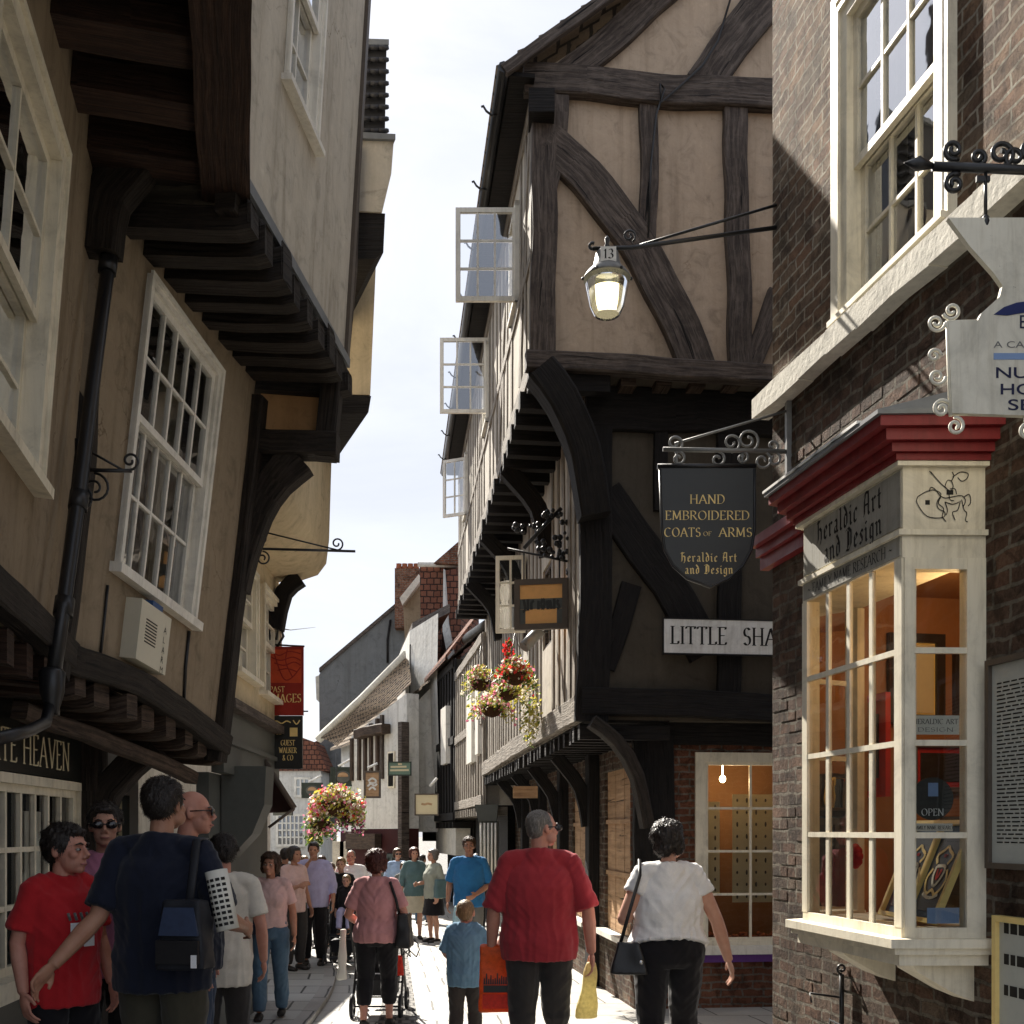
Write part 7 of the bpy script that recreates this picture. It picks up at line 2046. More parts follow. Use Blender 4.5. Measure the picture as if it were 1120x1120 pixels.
rgrid(P(368, 817, 31.9), P(450, 749, 28.6), P(446, 716, 33.5), P(350, 808, 37), 30, 14).build('wing_roof', 'tile_brown', WH)
mb = MB(); mb.tube([P(349, 808, 37), P(396, 765, 35.2), P(445, 716, 33.5)], .16, 7); mb.build('wing_ridge', 'pale_stone', WH)
# its half-timbered wing: the projecting bay with brown posts and the side gable wall
wa, wb = P(445, 0, 28.8), P(384, 0, 31.0)
FWG = Fr(V((wb.x, wb.y, 0)), V((wa.x-wb.x, wa.y-wb.y, 0)).normalized())
if FWG.n.y > 0: FWG = Fr(FWG.o, FWG.u, flip=True)
LG = V((wa.x-wb.x, wa.y-wb.y, 0)).length
za = lambda px: FWG.hit(px, 0)[0]
zt0, zt1 = FWG.hit(388, 805)[1], FWG.hit(445, 758)[1]
mb = MB(); FWG.poly(mb, [(0, 1.7), (LG, 1.7), (LG, zt1), (0, zt0)], -.4, 0); mb.build('wing_wall', 'plaster_white', WH)
for px, a, b in ((429, 862, 822),):
    mb = MB(); FWG.box(mb, za(px-3.5), za(px+3.5), FWG.hit(px, a)[1], FWG.hit(px, b)[1], .0, .05); wq = mb.build('window_frame', 'cream_paint', WH)
    mb = MB(); FWG.box(mb, za(px-2.6), za(px+2.6), FWG.hit(px, a-2)[1], FWG.hit(px, b+2)[1], .05, .06); mb.build('pane', 'dark_room', wq)
mb = MB(); FWG.box(mb, 0, LG, -1.2, 1.69, -.4, .0); mb.build('wing_shop_front', 'maroon_cloth', WH)
for px in (386, 394, 400.5, 407, 414, 419):
    u = za(px); mb = MB(); mb.beam([FWG.p(u, 3.1, 0), FWG.p(u, 3.6, 0), FWG.p(u, zt0+(zt1-zt0)*u/LG-.1, 0)], .12, .08, FWG.n, 0, .006, seg=.5); mb.build('stud', 'timber_joist' if px < 415 else 'timber_grey', WH)
mb = MB(); mb.beam([FWG.p(za(397), FWG.hit(397, 803)[1], .03), FWG.p(za(428), FWG.hit(428, 797)[1], .03)], .28, .3, FWG.n, 0, .02); mb.build('plate_beam', 'timber_joist', WH)
mb = MB(); FWG.box(mb, za(386), za(418), 1.1, 1.55, .03, .25); mb.build('shop_fascia', 'timber_joist', WH)
mb = MB(); FWG.box(mb, za(443.5), za(447.5), -1.2, 4.6, .0, .25); mb.build('drainpipe_casing', 'timber_grey', WH)
mb = MB(); FWG.box(mb, za(395), za(412), -1.0, .6, .0, .06); mb.build('door', 'red_paint', WH)
mb = MB(); FWG.box(mb, za(424), za(447), -1.2, 1.0, .02, .4); mb.build('green_shop_bay', 'green_dark', WH)
mb = MB()
for px in (427, 432, 437, 442): FWG.box(mb, za(px), za(px+1.4), -1.1, .9, .40, .44)
mb.build('bay_bars', 'shop_grey', WH)
for px in (372, 380, 388):
    mb = MB(); q = P(px, 940, 33); mb.box((q.x, 33-.3, -.0), (.35, .2, 2.6)); mb.build('pilaster', 'pale_stone', WH)
# red roofed house and white end house where the street turns
EH = thing('white_house', 'white end house with a many-paned sash window closing the street on the left', 'building', P(318, 930, 44))
mb = MB(); mb.prism([P(a, b, 44) for a, b in ((285, 842), (351, 842), (351, 960), (285, 960))], V((0, 4, 0))); mb.build('wall', 'plaster_white', EH)
mb = MB(); mb.prism([P(a, b, 43.9) for a, b in ((285, 843), (358, 843), (345, 812), (285, 790))], V((0, 4, 0))); mb.build('roof', 'tile_red', EH)
EF = Fr(P(0, 908, 43.97)+V((0, 0, 0)), (1, 0, 0))
def ex(px): return EF.hit(px, 900)[0]
def ey(py): return EF.hit(300, py)[1]
glazing(EF, ex(302), ex(334), ey(926), ey(890), 6, 4, .0, EH, 'window_frame', 'white_paint', 'pane_glass', rail=.1, bar=.06, th=.08)
mb = MB(); EF.box(mb, ex(302), ex(334), ey(926), ey(890), .001, .008); mb.build('dark_glass_back', 'dark_room', EH)
glazing(EF, ex(322), ex(340), ey(872), ey(850), 3, 2, .0, EH, 'upper_window', 'white_paint', 'pane_glass', rail=.1, bar=.06, th=.08)
RH = thing('red_roof_house', 'small red-roofed house peeping out between the black sign and the low white shop', 'building', P(340, 850, 47))
mb = MB(); mb.prism([P(a, b, 48) for a, b in ((322, 842), (334, 815), (350, 812), (352, 900), (322, 900))], V((0, 3, 0))); mb.build('wall', 'plaster_white', RH)
mb = MB(); mb.prism([P(a, b, 47.6) for a, b in ((333, 816), (352, 808), (352, 846), (346, 840))], V((0, 3, 0))); mb.build('roof', 'tile_red', RH)
mb = MB(); mb.prism([P(a, b, 47.5) for a, b in ((328, 840), (352, 842), (352, 850), (328, 849))], V((0, 1, 0))); mb.build('eaves', 'timber_black', RH)
# ---- small signs down the street
def smallsign(label, px0, px1, py0, py1, Y, mframe, mface, arm=None, text=None, tmat='gold', disc=None, bw=.05, group=None, marks=None):
    t = thing('hanging_sign', label, 'hanging sign', P((px0+px1)/2, py1, Y), group)
    f = Fr(P((px0+px1)/2, (py0+py1)/2, Y), (1, 0, 0)); w_, h_ = (px1-px0)/2/F*Y, (py1-py0)/2/F*Y
    mb = MB(); f.box(mb, -w_, w_, -h_, h_, -.03, .02); mb.build('panel', mface, t)
    mb = MB(); f.box(mb, -w_, w_, h_-bw, h_, -.04, .04); f.box(mb, -w_, w_, -h_, -h_+bw, -.04, .04); f.box(mb, -w_, -w_+bw, -h_+bw, h_-bw, -.04, .04); f.box(mb, w_-bw, w_, -h_+bw, h_-bw, -.04, .04); mb.build('frame', mframe, t)
    if disc:
        mb = MB(); mb.prism([f.p(math.cos(k*.3142)*w_*.6, math.sin(k*.3142)*h_*.62, .0205) for k in range(20)], f.n*.01); mb.build('roundel', disc, t)
        mb = MB(); mb.prism([f.p(math.cos(k*.3491-.2)*w_*.42, h_*.05+math.sin(k*.3491-.2)*h_*.4, .031) for k in range(11)], f.n*.008); mb.build('emblem', 'boards_tan', t)
    if text:
        for k, (s_, y) in enumerate(text): lettering(f, s_, 0, y*h_, h_*.3, .0225, t, tmat, ROMAN, width=w_*1.4)
    if marks: drawing(f, marks, 0, 0, min(w_, h_)*.8, .022, t, tmat, 'emblem', pw=.05)
    if arm:
        mb = MB(); mb.tube([P(*arm[0], Y), P(*arm[1], Y)], .035, 6); mb.build('arm', 'sign_white', t)
    return t
smallsign('dark green roundel sign, the larger and nearer of the two above the flowers', 361.5, 389, 839, 860, 31, 'green_dark', 'green_dark', ((370, 838), (390, 827)), disc='shop_grey')
smallsign('dark green roundel sign, the smaller and farther one left of its twin', 330, 353, 856, 873, 36, 'green_dark', 'green_dark', ((338, 855), (352, 848)), disc='shop_grey')
smallsign('tall orange-brown pictorial sign on the white shop', 398, 416.5, 843, 873, 28, 'sign_brown', 'boards_tan', ((402, 840), (413, 835)), tmat='sign_white', marks=[[(-.6, .5), (0, .9), (.6, .5), (.2, .2), (-.5, .3)], [(-.7, -.3), (-.2, .1), (.3, -.2), (.7, .1)], [(-.5, -.8), (0, -.4), (.5, -.8)]])
smallsign('pale green lettered board on the white wall of the far shop', 424.5, 450, 833, 848.5, 28, 'green_dark', 'sign_green', None, marks=[[(-1.6, .3), (1.2, .35)], [(-1.7, -.3), (1.6, -.25)], [(-.3, .8), (.4, .8)]], tmat='card_cream', bw=.03)
smallsign('square cream sign in front of the white bulging house', 453.5, 480, 868, 892, 25, 'sign_brown', 'card_cream', ((470, 860), (478, 851)), marks=[[(-.6, .1), (-.2, .0), (.1, .12), (.6, 0)]], tmat='boards_tan', bw=.03)
smallsign('curved grey-green sign on the dark post at the far left', 299, 320, 880, 892, 20, 'shop_grey', 'plaster_dim', None)
smallsign('narrow tan sign projecting below the pale studs of the corner timber house', 561, 588, 860, 873, 14, 'boards_tan', 'boards_tan', None, bw=.02)
lan = thing('shop_bay', 'small grey shop bay with iron cresting under the far end of the timber house', 'shop bay', P(532, 905, 20.6))
mb = MB(); mb.prism([P(a, b, 20.4) for a, b in ((519, 880), (545, 880), (543, 898), (523, 898))], V((0, .8, 0))); mb.build('roof', 'shop_grey', lan)
mb = MB(); mb.prism([P(a, b, 20.5) for a, b in ((524, 898), (545, 898), (545, 985), (526, 985))], V((0, .6, 0))); mb.build('wall', 'shop_grey', lan)
mb = MB()
for k in range(5): mb.tube([P(526+k*4, 900, 20.4), P(526+k*4, 960, 20.4)], .025, 5)
mb.build('bars', 'white_paint', lan)
# flower balls over the street
rb_ = random.Random(12)
mixf = [('leaf', .3), ('leaf_yellow', .34), ('flower_white', .14), ('flower_red', .12), ('flower_pink', .10)]
mixp = [('leaf', .42), ('flower_purple', .28), ('flower_pink', .16), ('flower_white', .14)]
def bigball(label, px, py, Y, r, mix, n, size, flat=.9):
    c = P(px, py, Y); t = thing('flower_basket', label, 'hanging basket', c, 'overflowing flower baskets down the street')
    mb = MB(); mb.lathe([(.02, -r*.5), (r*.45, -r*.35), (r*.6, 0), (r*.5, .02)], c, 12); mb.build('basket', 'wicker', t)
    mb = MB(); mb.tube([c, c+V((0, 0, r*1.6))], .012, 5); mb.build('chain', 'iron_black', t)
    for m_, b in bloom_cloud(n, c+V((0, 0, .05)), (r, r*.8, r*flat), rb_, mix, size, .45).items(): b.build('leaves' if m_.startswith('leaf') else 'flowers', m_, t)
bigball('broad bank of yellow and pink flowers above the other far baskets', 368, 877, 23, .66, [('leaf', .08), ('leaf_yellow', .34), ('flower_white', .34), ('flower_pink', .16), ('flower_red', .08)], 1500, .06, .55)
bigball('round basket of purple flowers at the right of the far flower bank', 383, 892, 23.3, .36, mixp, 520, .055)
bigball('round pink and green basket at the lower left of the far flower bank', 350, 899, 23.2, .40, [('leaf', .5), ('flower_pink', .25), ('flower_white', .15), ('leaf_yellow', .1)], 420, .055)
bigball('small trailing yellow-green basket lowest of the far flowers', 344, 912, 26, .22, [('leaf', .5), ('leaf_yellow', .5)], 240, .05)
wr = thing('overhead_wire', 'thin wire strung over the far street from the left corner', 'wire', P(330, 690, 20))
mb = MB(); mb.tube([P(303, 687, 11), P(318, 689, 22), P(345, 686, 46)], .01, 4); mb.build('wire', 'iron_grey', wr)
# ================================================================ THE CROWD
UPL = .06
boy, Wb = person('boy in red ringer T-shirt with white print standing at the left, looking right', 70, 5.2, 903, 128, 'skin_red', 'cloth_red', 'cloth_black', 'hair_dark', fat=.98, child=.45, look=-26, up=UPL, detail=2, hem=.80)
def print_patch(W, mat, u0, u1, z0, z1, y, name, parent):
    mb = MB()
    n = 6
    for k in range(n):
        a, b = u0+(u1-u0)*k/n, u0+(u1-u0)*(k+1)/n
        mb.face([W(a, y-1.2*a*a, z0), W(b, y-1.2*b*b, z0), W(b, y-1.2*b*b, z1), W(a, y-1.2*a*a, z1)])
    return mb.build(name, mat, parent)
for k, (a, b, c, d) in enumerate(((-.075, -.012, 1.185, 1.24), (.0, .063, 1.188, 1.243), (-.075, -.012, 1.115, 1.17), (.0, .05, 1.12, 1.17))): print_patch(Wb, 'cloth_white' if k < 3 else 'cloth_lilac', a, b, c, d, .178+.006*(k < 2), 'shirt_print', boy)
mb = MB()
for k in range(5): mb.tube([Wb(-.07+.033*k, .18-1.2*(-.07+.033*k)**2, 1.255), Wb(-.06+.033*k, .176-1.2*(-.06+.033*k)**2, 1.295)], .007, 5)
mb.build('shirt_lettering', 'cloth_grey', boy)
person('woman in rose top with sunglasses behind the boy in red, facing us', 115, 5.75, 880, 160, 'skin', 'cloth_rose', 'cloth_charcoal', 'hair_dark', female=True, glasses='shades', up=UPL, detail=2, hair_style='tied')
nav, Wn = person('big man in navy polo shirt seen from behind with one hand on the boy', 178, 5.05, 853, 8, 'skin_tan', 'cloth_navy', 'cloth_olive', 'hair_dark', fat=1.17, up=UPL, detail=2, look=10,
                 arm_l=((-.245, -.13, 1.13), (-.36, -.30, .93)), arm_r=((.32, -.04, 1.12), (.31, .2, 1.06)), sleeve=.85, neck_v=True, hem=.80)
person('bald man with sunglasses in dark shirt looking right beside the big man in navy', 207, 5.75, 865, 78, 'skin_red', 'cloth_navy', 'denim_dark', None, fat=1.1, glasses='shades', up=UPL, detail=2, hair_style='cropped', neck_v=True)
ww, Ww = person('man in loose off-white T-shirt and dark trousers looking into the left shop', 244, 6.6, 899, -12, 'skin_red', 'cloth_offwhite', 'cloth_charcoal', 'hair_dark', fat=.98, up=UPL, look=-38, hem=.74, detail=1, fold=.7, H=1.62, base=gz(6.6)+.06)
jw, Wj = person('woman in pale pink T-shirt and blue jeans walking towards us on the left pavement', 296, 10.0, 934, 172, 'skin_tan', 'cloth_palepink', 'denim', 'hair_brown', female=True, up=UPL, stride=.13, detail=1, hair_style='full', hem=.98, sleeve=.7, look=12, arm_l=((-.23, -.03, 1.14), (-.25, .04, .88)), arm_r=((.25, -.08, 1.16), (.27, .04, 1.0)))
pw, Wp = person('woman in mauve top and black trousers pushing a buggy away from us', 412, 9.8, 931, 2, 'skin_red', 'cloth_pink', 'cloth_black', 'hair_auburn', female=True, fat=1.18, detail=1, hair_style='full', hem=.86, leg_len=.24, leg_kind='trousers', arm_l=((-.28, -.02, 1.12), (-.22, .30, 1.0)), arm_r=((.28, -.02, 1.12), (.24, .30, 1.0)), stride=.08, look=12, neck_v=False)
bb, Wbb = person('small boy in steel-blue T-shirt walking away beside the man in red', 509, 8.2, 984, 4, 'skin_red', 'cloth_steel', 'cloth_charcoal', 'hair_fair', child=1.0, detail=1, hair_style='cropped', up=.03, sleeve=.95, arm_r=((.30, .06, 1.15), (.36, .26, 1.26)), arm_l=((-.24, .03, 1.16), (-.2, .2, 1.05)), fat=1.1, stride=.07, hem=.78)
rm, Wr = person('big man in crimson polo shirt and dark long shorts walking away, head turned right', 590, 6.85, 886, 0, 'skin_red', 'cloth_crimson', 'cloth_charcoal', 'hair_grey', fat=1.22, detail=2, look=58, hair_style='cropped', glasses='shades', leg_len=.40, leg_kind='trousers', sleeve=.95, stride=.09, up=.03, neck_v=True,
                arm_l=((-.285, -.03, 1.12), (-.30, .06, .88)), arm_r=((.30, -.05, 1.13), (.325, .0, .86)))
wl, Wl = person('woman in white T-shirt and black trousers walking away with a black shoulder bag', 731, 6.7, 900, -4, 'skin', 'cloth_white', 'cloth_black', 'hair_dark', female=True, fat=1.32, detail=2, look=48, hair_style='full', up=.03, hem=.965, sleeve=.42, stride=.11,
                arm_l=((-.30, -.06, 1.14), (-.2, .18, 1.16)), arm_r=((.31, -.03, 1.12), (.40, .02, .86)))
# farther people
person('man in bright blue T-shirt walking towards us in the sun', 513, 14.5, 916, 180, 'skin_tan', 'cloth_blue', 'cloth_grey', 'hair_brown', detail=1, fat=1.08, hair_style='short', sleeve=.9, stride=.1, arm_l=((-.27, -.02, 1.12), (-.1, .22, 1.0)), up=.03)
person('woman with light blue jacket and sunglasses on her face in the sunlit far group', 435, 20.6, 928, 165, 'skin', 'cloth_paleblue', 'cloth_grey', 'hair_brown', female=True, glasses='shades', detail=0, hair_style='bob', sleeve=1.6)
person('child in dark top between the women of the sunlit far group', 442, 19.8, 943, 175, 'skin', 'cloth_grey', 'cloth_black', 'hair_brown', child=.7, detail=0)
person('auburn-haired woman in teal jacket and beige skirt in the sunlit far group', 453, 19.4, 927, 165, 'skin', 'cloth_teal', 'cloth_beige', 'hair_auburn', female=True, detail=0, hair_style='bob', leg_kind='skirt', leg_len=.52, sleeve=1.5)
gl, Wg = person('woman in grey-green top and dark skirt turned half away in the sunlit far group', 474, 18.8, 929, 235, 'skin', 'cloth_greygreen', 'cloth_black', 'hair_grey', female=True, detail=0, hair_style='bob', leg_kind='skirt', leg_len=.52, sleeve=.9, fat=1.12, arm_r=((.22, .05, 1.13), (.15, .25, 1.1)))
person('stout man in white shirt behind the dark-topped woman with the pushchair', 384, 17.6, 930, 178, 'skin_red', 'cloth_white', 'cloth_grey', 'hair_grey', detail=0, fat=1.3, hair_style='cropped', sleeve=1.0)
person('woman in black top pushing the pushchair towards us', 373, 15.6, 938, 180, 'skin', 'cloth_black', 'cloth_black', 'hair_fair', female=True, detail=0, hair_style='short', arm_l=((-.25, .0, 1.12), (-.2, .3, 1.0)), arm_r=((.25, .0, 1.12), (.2, .3, 1.0)))
zt_ = CZ-(957-HY)/F*14.8
person('child in dark jacket and blue trousers sitting in the pushchair', 379, 14.8, 957, 180, 'skin', 'cloth_black', 'cloth_lilac', 'hair_fair', child=.8, detail=0, seat=True, H=1.05, base=zt_-1.05, sleeve=1.7)
person('bearded man in lilac shirt and black trousers, hand at his chin, on the left pavement', 343, 14.6, 921, 176, 'skin_tan', 'cloth_lilac', 'cloth_black', 'hair_dark', detail=0, sleeve=1.5, fat=1.1, up=UPL, arm_r=((.24, .1, 1.16), (.05, .2, 1.46)))
person('person in pale pink top with dark hair turned right beside the lilac shirt', 322, 14.0, 926, 130, 'skin_tan', 'cloth_palepink', 'cloth_charcoal', 'hair_dark', female=True, detail=0, hair_style='bob', up=UPL, arm_r=((.2, .05, 1.13), (.1, .22, 1.2)))
person('person in red jacket behind the man in lilac', 352, 17.0, 936, 190, 'skin', 'cloth_crimson', 'cloth_black', 'hair_brown', detail=0, up=UPL, sleeve=1.6)
person('dark-haired person in the shade at the far left shopfronts', 312, 16.0, 928, 20, 'skin_tan', 'cloth_black', 'cloth_black', 'hair_dark', detail=0, up=UPL, sleeve=1.6)
person('dark-clothed man in shade behind the man in blue', 521, 18.6, 934, 178, 'skin_tan', 'cloth_black', 'cloth_black', 'hair_dark', detail=0, sleeve=1.6, up=.03)
person('child with brown hair in pink at the back of the crowd by the purple flowers', 362, 18.5, 944, 185, 'skin', 'cloth_rose', 'cloth_grey', 'hair_brown', child=.4, detail=0)

person('woman in white blouse far behind the auburn head of the buggy woman', 404, 22.5, 938, 175, 'skin', 'cloth_white', 'denim_dark', 'hair_brown', female=True, detail=0, hair_style='bob', arm_l=((-.22, .05, 1.13), (-.12, .24, 1.08)))
person('man in beige shirt walking away beyond the women of the sunlit far group', 462, 23.5, 935, 5, 'skin_tan', 'cloth_beige', 'denim', 'hair_dark', detail=0, stride=.14, look=30)
person('woman in navy top half hidden behind the lilac shirt on the left', 333, 18.5, 936, 150, 'skin', 'cloth_navy', 'denim', 'hair_fair', female=True, detail=0, hair_style='long', up=UPL, stride=.1)
# ---------------------------------------------------------------- things people carry
def softbox(name, label, cat, corners, mat, vox=.014, smooth=4, group=None, extra=None):
    lo = V((sum(c[0] for c in corners)/8, sum(c[1] for c in corners)/8, min(c[2] for c in corners)))
    t = thing(name, label, cat, lo, group)
    mb = MB(); mb.hexa(corners); sd = random.random()*9
    remeshed(mb, 'body', mat, vox, smooth, t, lambda co, n: n*.012*noise.noise(co*9+V((sd, 0, 0))))
    return t
def Wbox(W, x0, x1, y0, y1, z0, z1, top=0.0):
    i = top
    return [W(x0, y0, z0), W(x1, y0, z0), W(x1, y1, z0), W(x0, y1, z0), W(x0+i, y0+i*.5, z1), W(x1-i, y0+i*.5, z1), W(x1-i, y1-i*.5, z1), W(x0+i, y1-i*.5, z1)]
t = softbox('shoulder_bag', 'black and blue nylon bag slung behind the right hip of the big man in navy', 'bag', Wbox(Wn, .11, .34, -.31, -.17, .92, 1.22, .03), 'nylon_black')
mb = MB(); mb.hexa(Wbox(Wn, .13, .32, -.33, -.305, .95, 1.05)); mb.build('front_pocket', 'leather_black', t)
mb = MB(); mb.hexa(Wbox(Wn, .14, .315, -.325, -.305, 1.07, 1.19, .02)); mb.build('blue_flap', 'nylon_blue', t)
mb = MB(); mb.tube([Wn(.24, -.24, 1.20), Wn(.235, -.19, 1.34), Wn(.21, -.10, 1.475), Wn(.19, .03, 1.48)], [(.02, .006)]*4, 8); mb.build('strap', 'nylon_black', t)
mb = MB(); mb.hexa(Wbox(Wn, .29, .315, -.333, -.328, .935, .99)); mb.build('tag', 'cloth_white', t)
t = thing('newspaper', 'rolled newspaper with dark print sticking up beside the bag of the man in navy', 'newspaper', Wn(.30, -.12, 1.10))
a, b = Wn(.37, -.13, 1.08), Wn(.31, -.12, 1.34)
mb = MB(); mb.tube([a, b], .052, 14); mb.build('roll', 'paper', t)
mb = MB(); ax = (b-a).normalized(); sx = ax.cross(V((0, 1, 0))).normalized(); sy = sx.cross(ax)
for k in range(4):
    for j in range(9):
        th0 = -.9+k*.5-math.pi/2; c = a+ax*(.02+.026*j)
        p = [c+(sx*math.cos(th0+d)+(-sy if sy.y > 0 else sy)*-math.sin(th0+d))*.0535 for d in (0, .36)]
        mb.face([p[0], p[1], p[1]+ax*.014, p[0]+ax*.014])
mb.build('print', 'ink', t)
t = softbox('rucksack', 'dark navy rucksack hanging from the arm of the woman in jeans', 'bag', Wbox(Wj, .10, .42, -.02, .22, .92, 1.36, .05), 'nylon_blue' if False else 'cloth_navy')
mb = MB(); mb.tube([Wj(.2, .1, 1.34), Wj(.17, .05, 1.47), Wj(.22, -.08, 1.36)], [(.02, .006)]*3, 6); mb.tube([Wj(.40, .08, .98), Wj(.47, .06, .8), Wj(.44, .05, 1.0)], .008, 5); mb.build('strap', 'nylon_black', t)
t = softbox('handbag', 'black leather shoulder bag at the right hip of the woman with the buggy', 'bag', Wbox(Wp, .20, .36, -.17, .12, .80, 1.14, .03), 'leather_black')
mb = MB(); mb.tube([Wp(.24, -.1, 1.12), Wp(.21, -.12, 1.28), Wp(.15, -.10, 1.445), Wp(.14, .0, 1.475)], [(.013, .005)]*4, 6); mb.build('strap', 'leather_black', t)
t = softbox('handbag', 'black trapezoid handbag hanging at the left hip of the woman in white', 'bag', [Wl(-.40, -.14, .80), Wl(-.17, -.20, .80), Wl(-.17, -.10, .80), Wl(-.40, -.04, .80), Wl(-.35, -.13, 1.0), Wl(-.22, -.17, 1.0), Wl(-.22, -.12, 1.0), Wl(-.35, -.08, 1.0)], 'leather_black', .010, 2)
mb = MB(); mb.tube([Wl(-.33, -.11, .99), Wl(-.28, -.16, 1.2), Wl(-.21, -.13, 1.42), Wl(-.19, -.02, 1.515), Wl(-.2, .08, 1.44)], [(.011, .004)]*5, 6); mb.build('strap', 'leather_black', t)
mb = MB(); mb.ell(Wl(-.215, -.195, .88), (.014, .006, .014)); mb.build('clasp', 'chrome', t)
t = softbox('shopping_bag', 'orange and red patterned plastic bag carried on the left of the man in crimson', 'bag', Wbox(Wr, -.38, -.15, .02, .12, .48, .90, .01), 'plastic_orange', .012, 3)
mb = MB()
r4 = random.Random(8)
for k in range(14):
    x = -.35+.0135*k; h = r4.uniform(.03, .07); mb.face([Wr(x, -.0, .66), Wr(x+.012, -.0, .66), Wr(x+.010, .0, .66+h), Wr(x+.003, .0, .66+h)]); mb.face([Wr(x, -.0, .655), Wr(x+.014, -.0, .655), Wr(x+.014, -.0, .61), Wr(x, -.0, .61)])
mb.build('dark_pattern', 'sign_black', t)
mb = MB(); mb.tube([Wr(-.32, .06, .86), Wr(-.31, .07, .93), Wr(-.2, .07, .86)], .006, 5); mb.build('handle', 'plastic_orange', t)
mb = MB(); mb.face([Wr(-.355, -.002, .60), Wr(-.17, -.002, .60), Wr(-.17, -.002, .51), Wr(-.355, -.002, .51)]); mb.build('lower_panel', 'plastic_red', t)
t = softbox('carrier_bag', 'yellowish translucent carrier bag hanging from the right hand of the man in crimson', 'bag', [Wr(.22, -.01, .44), Wr(.37, .03, .44), Wr(.37, .09, .44), Wr(.22, .06, .44), Wr(.30, -.01, .80), Wr(.36, .0, .80), Wr(.36, .04, .80), Wr(.30, .04, .80)], 'plastic_yellow', .012, 3)
t = softbox('carrier_bag', 'pale blue carrier bag held low by the man in bright blue', 'bag', [P(494, 1018, 14.2), P(507, 1018, 14.2), P(507, 1018, 14.4), P(494, 1018, 14.4), P(497, 990, 14.2), P(504, 990, 14.2), P(504, 990, 14.4), P(497, 990, 14.4)], 'plastic_pale', .02, 3)
t = softbox('shoulder_bag', 'teal cloth bag on the shoulder of the woman in the grey-green top', 'bag', Wbox(Wg, -.34, -.18, -.12, .12, .85, 1.2, .03), 'cloth_teal', .02, 3)
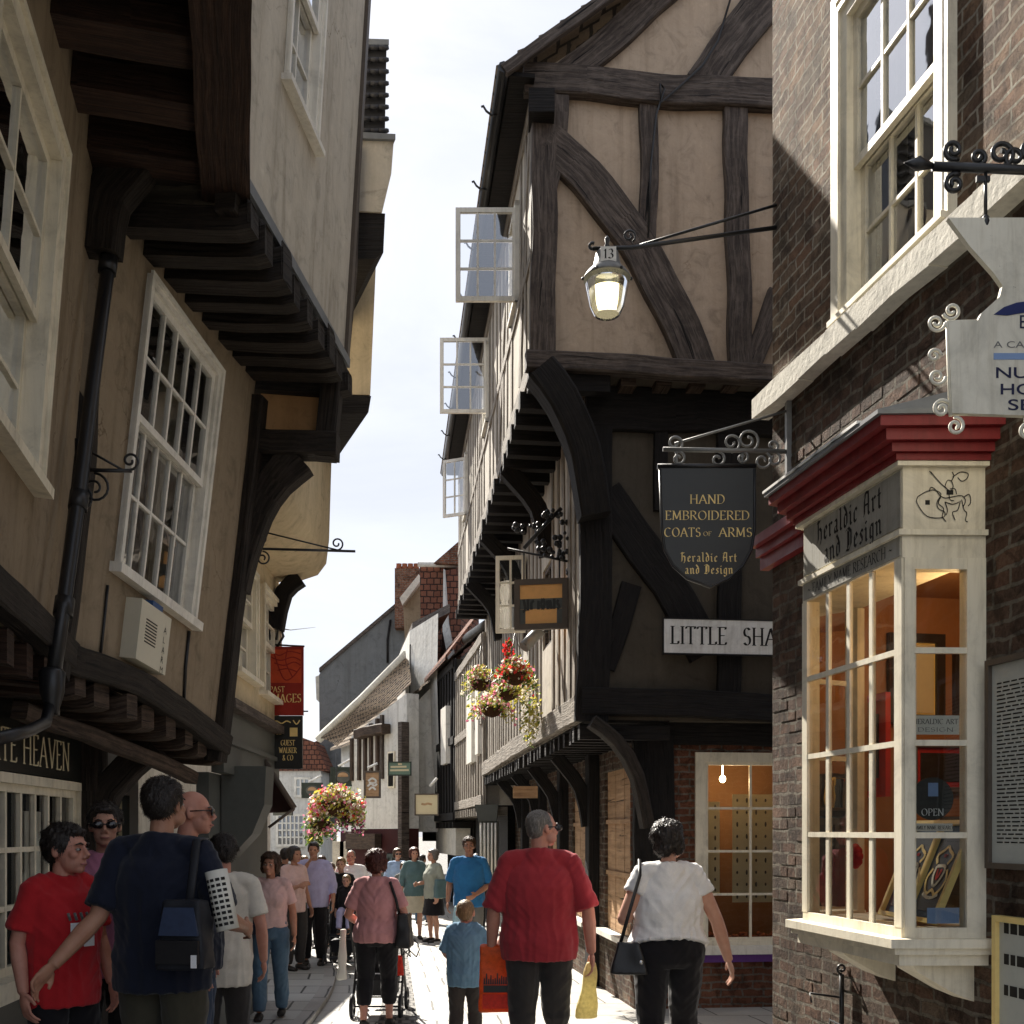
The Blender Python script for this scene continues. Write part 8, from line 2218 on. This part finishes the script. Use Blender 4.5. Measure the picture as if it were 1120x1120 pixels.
# ---------------------------------------------------------------- buggies
def wheel(c, r, ax, t, parent=None):
    rot = V((0, 0, 1)).rotation_difference(V(ax)).to_matrix()
    mb = MB(); n = 20
    ring_ = [V(c)+rot @ V((math.cos(2*math.pi*k/n)*r, math.sin(2*math.pi*k/n)*r, 0)) for k in range(n+1)]
    mb.tube(ring_, t, 6, caps=False); w = mb.build('wheel', 'nylon_black', parent)
    mb = MB()
    for k in range(6): mb.tube([V(c), ring_[int(k*n/6)]], .006, 4)
    mb.ell(V(c), (.025, .025, .025), 8, 6); mb.build('spokes', 'chrome', w)
def buggy(label, o, heading, child_side=1, red=True):
    g0 = gz(o.y); M = Matrix.Translation((o.x, o.y, g0)) @ Matrix.Rotation(-R(heading), 4, 'Z')
    W = lambda x, y, z: M @ V((x, y, z))
    t = thing('pushchair', label, 'pushchair', (o.x, o.y, g0))
    ax = (M.to_3x3() @ V((1, 0, 0)))
    for s in (-1, 1):
        for y, r in ((-.18, .11), (.42, .10)):
            wheel(W(s*.24, y, r), r, ax, .018, t)
        mb = MB(); mb.tube([W(s*.23, -.42, 1.02), W(s*.24, -.34, .98), W(s*.24, .05, .50), W(s*.24, .42, .11)], .014, 7); mb.tube([W(s*.24, -.18, .11), W(s*.24, .12, .48), W(s*.23, .18, .62)], .013, 7); mb.build('frame', 'iron_black', t)
        mb = MB(); mb.tube([W(s*.23, -.49, 1.04), W(s*.23, -.40, 1.02)], .021, 8); mb.build('handle', 'nylon_black', t)
    mb = MB()
    for z, y in ((.32, .05), (.11, -.18), (.11, .42)): mb.tube([W(-.24, y, z), W(.24, y, z)], .01, 6)
    mb.build('crossbars', 'iron_black', t)
    mb = MB(); mb.hexa([W(-.2, .0, .42), W(.2, .0, .42), W(.2, .36, .46), W(-.2, .36, .46), W(-.2, .0, .46), W(.2, .0, .46), W(.2, .36, .50), W(-.2, .36, .50)]); mb.hexa([W(-.2, -.02, .46), W(.2, -.02, .46), W(.2, .02, .46), W(-.2, .02, .46), W(-.2, -.16, .92), W(.2, -.16, .92), W(.2, -.12, .92), W(-.2, -.12, .92)]); mb.build('seat', 'nylon_black', t)
    mb = MB(); mb.tube([W(-.2, -.16, .9), W(-.2, -.1, 1.04), W(-.2, .1, 1.08)], .01, 5); mb.hexa([W(-.21, -.16, .90), W(.21, -.16, .90), W(.21, .12, 1.04), W(-.21, .12, 1.04), W(-.21, -.17, .93), W(.21, -.17, .93), W(.21, .1, 1.08), W(-.21, .1, 1.08)]); mb.build('hood', 'nylon_black', t)
    mb = MB(); mb.hexa([W(-.18, -.2, .22), W(.18, -.2, .22), W(.18, .18, .22), W(-.18, .18, .22), W(-.2, -.24, .38), W(.2, -.24, .38), W(.2, .2, .38), W(-.2, .2, .38)]); mb.build('basket', 'nylon_black', t)
    mb = MB(); mb.hexa([W(-.15, .4, .16), W(.15, .4, .16), W(.15, .52, .16), W(-.15, .52, .16), W(-.15, .4, .19), W(.15, .4, .19), W(.15, .52, .19), W(-.15, .52, .19)]); mb.build('footrest', 'nylon_black', t)
    return t, W
pg, WB_ = buggy('black folding buggy pushed by the woman in mauve, mostly hidden in front of her', V(((414-CX)/F*10.6, 10.62, 0)), 0)
t = softbox('bag', 'small red bag hanging on the right handle of the black buggy', 'bag', [WB_(.22, -.52, .46), WB_(.31, -.52, .46), WB_(.31, -.44, .46), WB_(.22, -.44, .46), WB_(.24, -.50, .66), WB_(.29, -.50, .66), WB_(.29, -.46, .66), WB_(.24, -.46, .66)], 'plastic_red', .012, 3)
t = softbox('carrier_bag', 'white carrier bag hanging on the left handle of the buggy', 'bag', [WB_(-.34, -.5, .42), WB_(-.25, -.5, .42), WB_(-.25, -.42, .42), WB_(-.34, -.42, .42), WB_(-.31, -.48, .9), WB_(-.26, -.48, .9), WB_(-.26, -.44, .9), WB_(-.31, -.44, .9)], 'paper', .014, 3)
mb = MB(); r5 = random.Random(2)
tt = thing('straps', 'tangle of loose black straps hanging below the handbag on the buggy handle', 'straps', WB_(.33, -.5, .7))
for k in range(6):
    p = WB_(.26+.02*k, -.5, .84); mb.tube([p, p+V((r5.uniform(-.03, .08), 0, -.07)), p+V((r5.uniform(-.05, .1), .02, -.13)), p+V((r5.uniform(0, .12), 0, -.2))], .006, 5)
mb.build('strap', 'nylon_black', tt)
buggy('dark pushchair carrying the child in blue trousers towards us', V(((379-CX)/F*15.0, 15.0, 0)), 180)
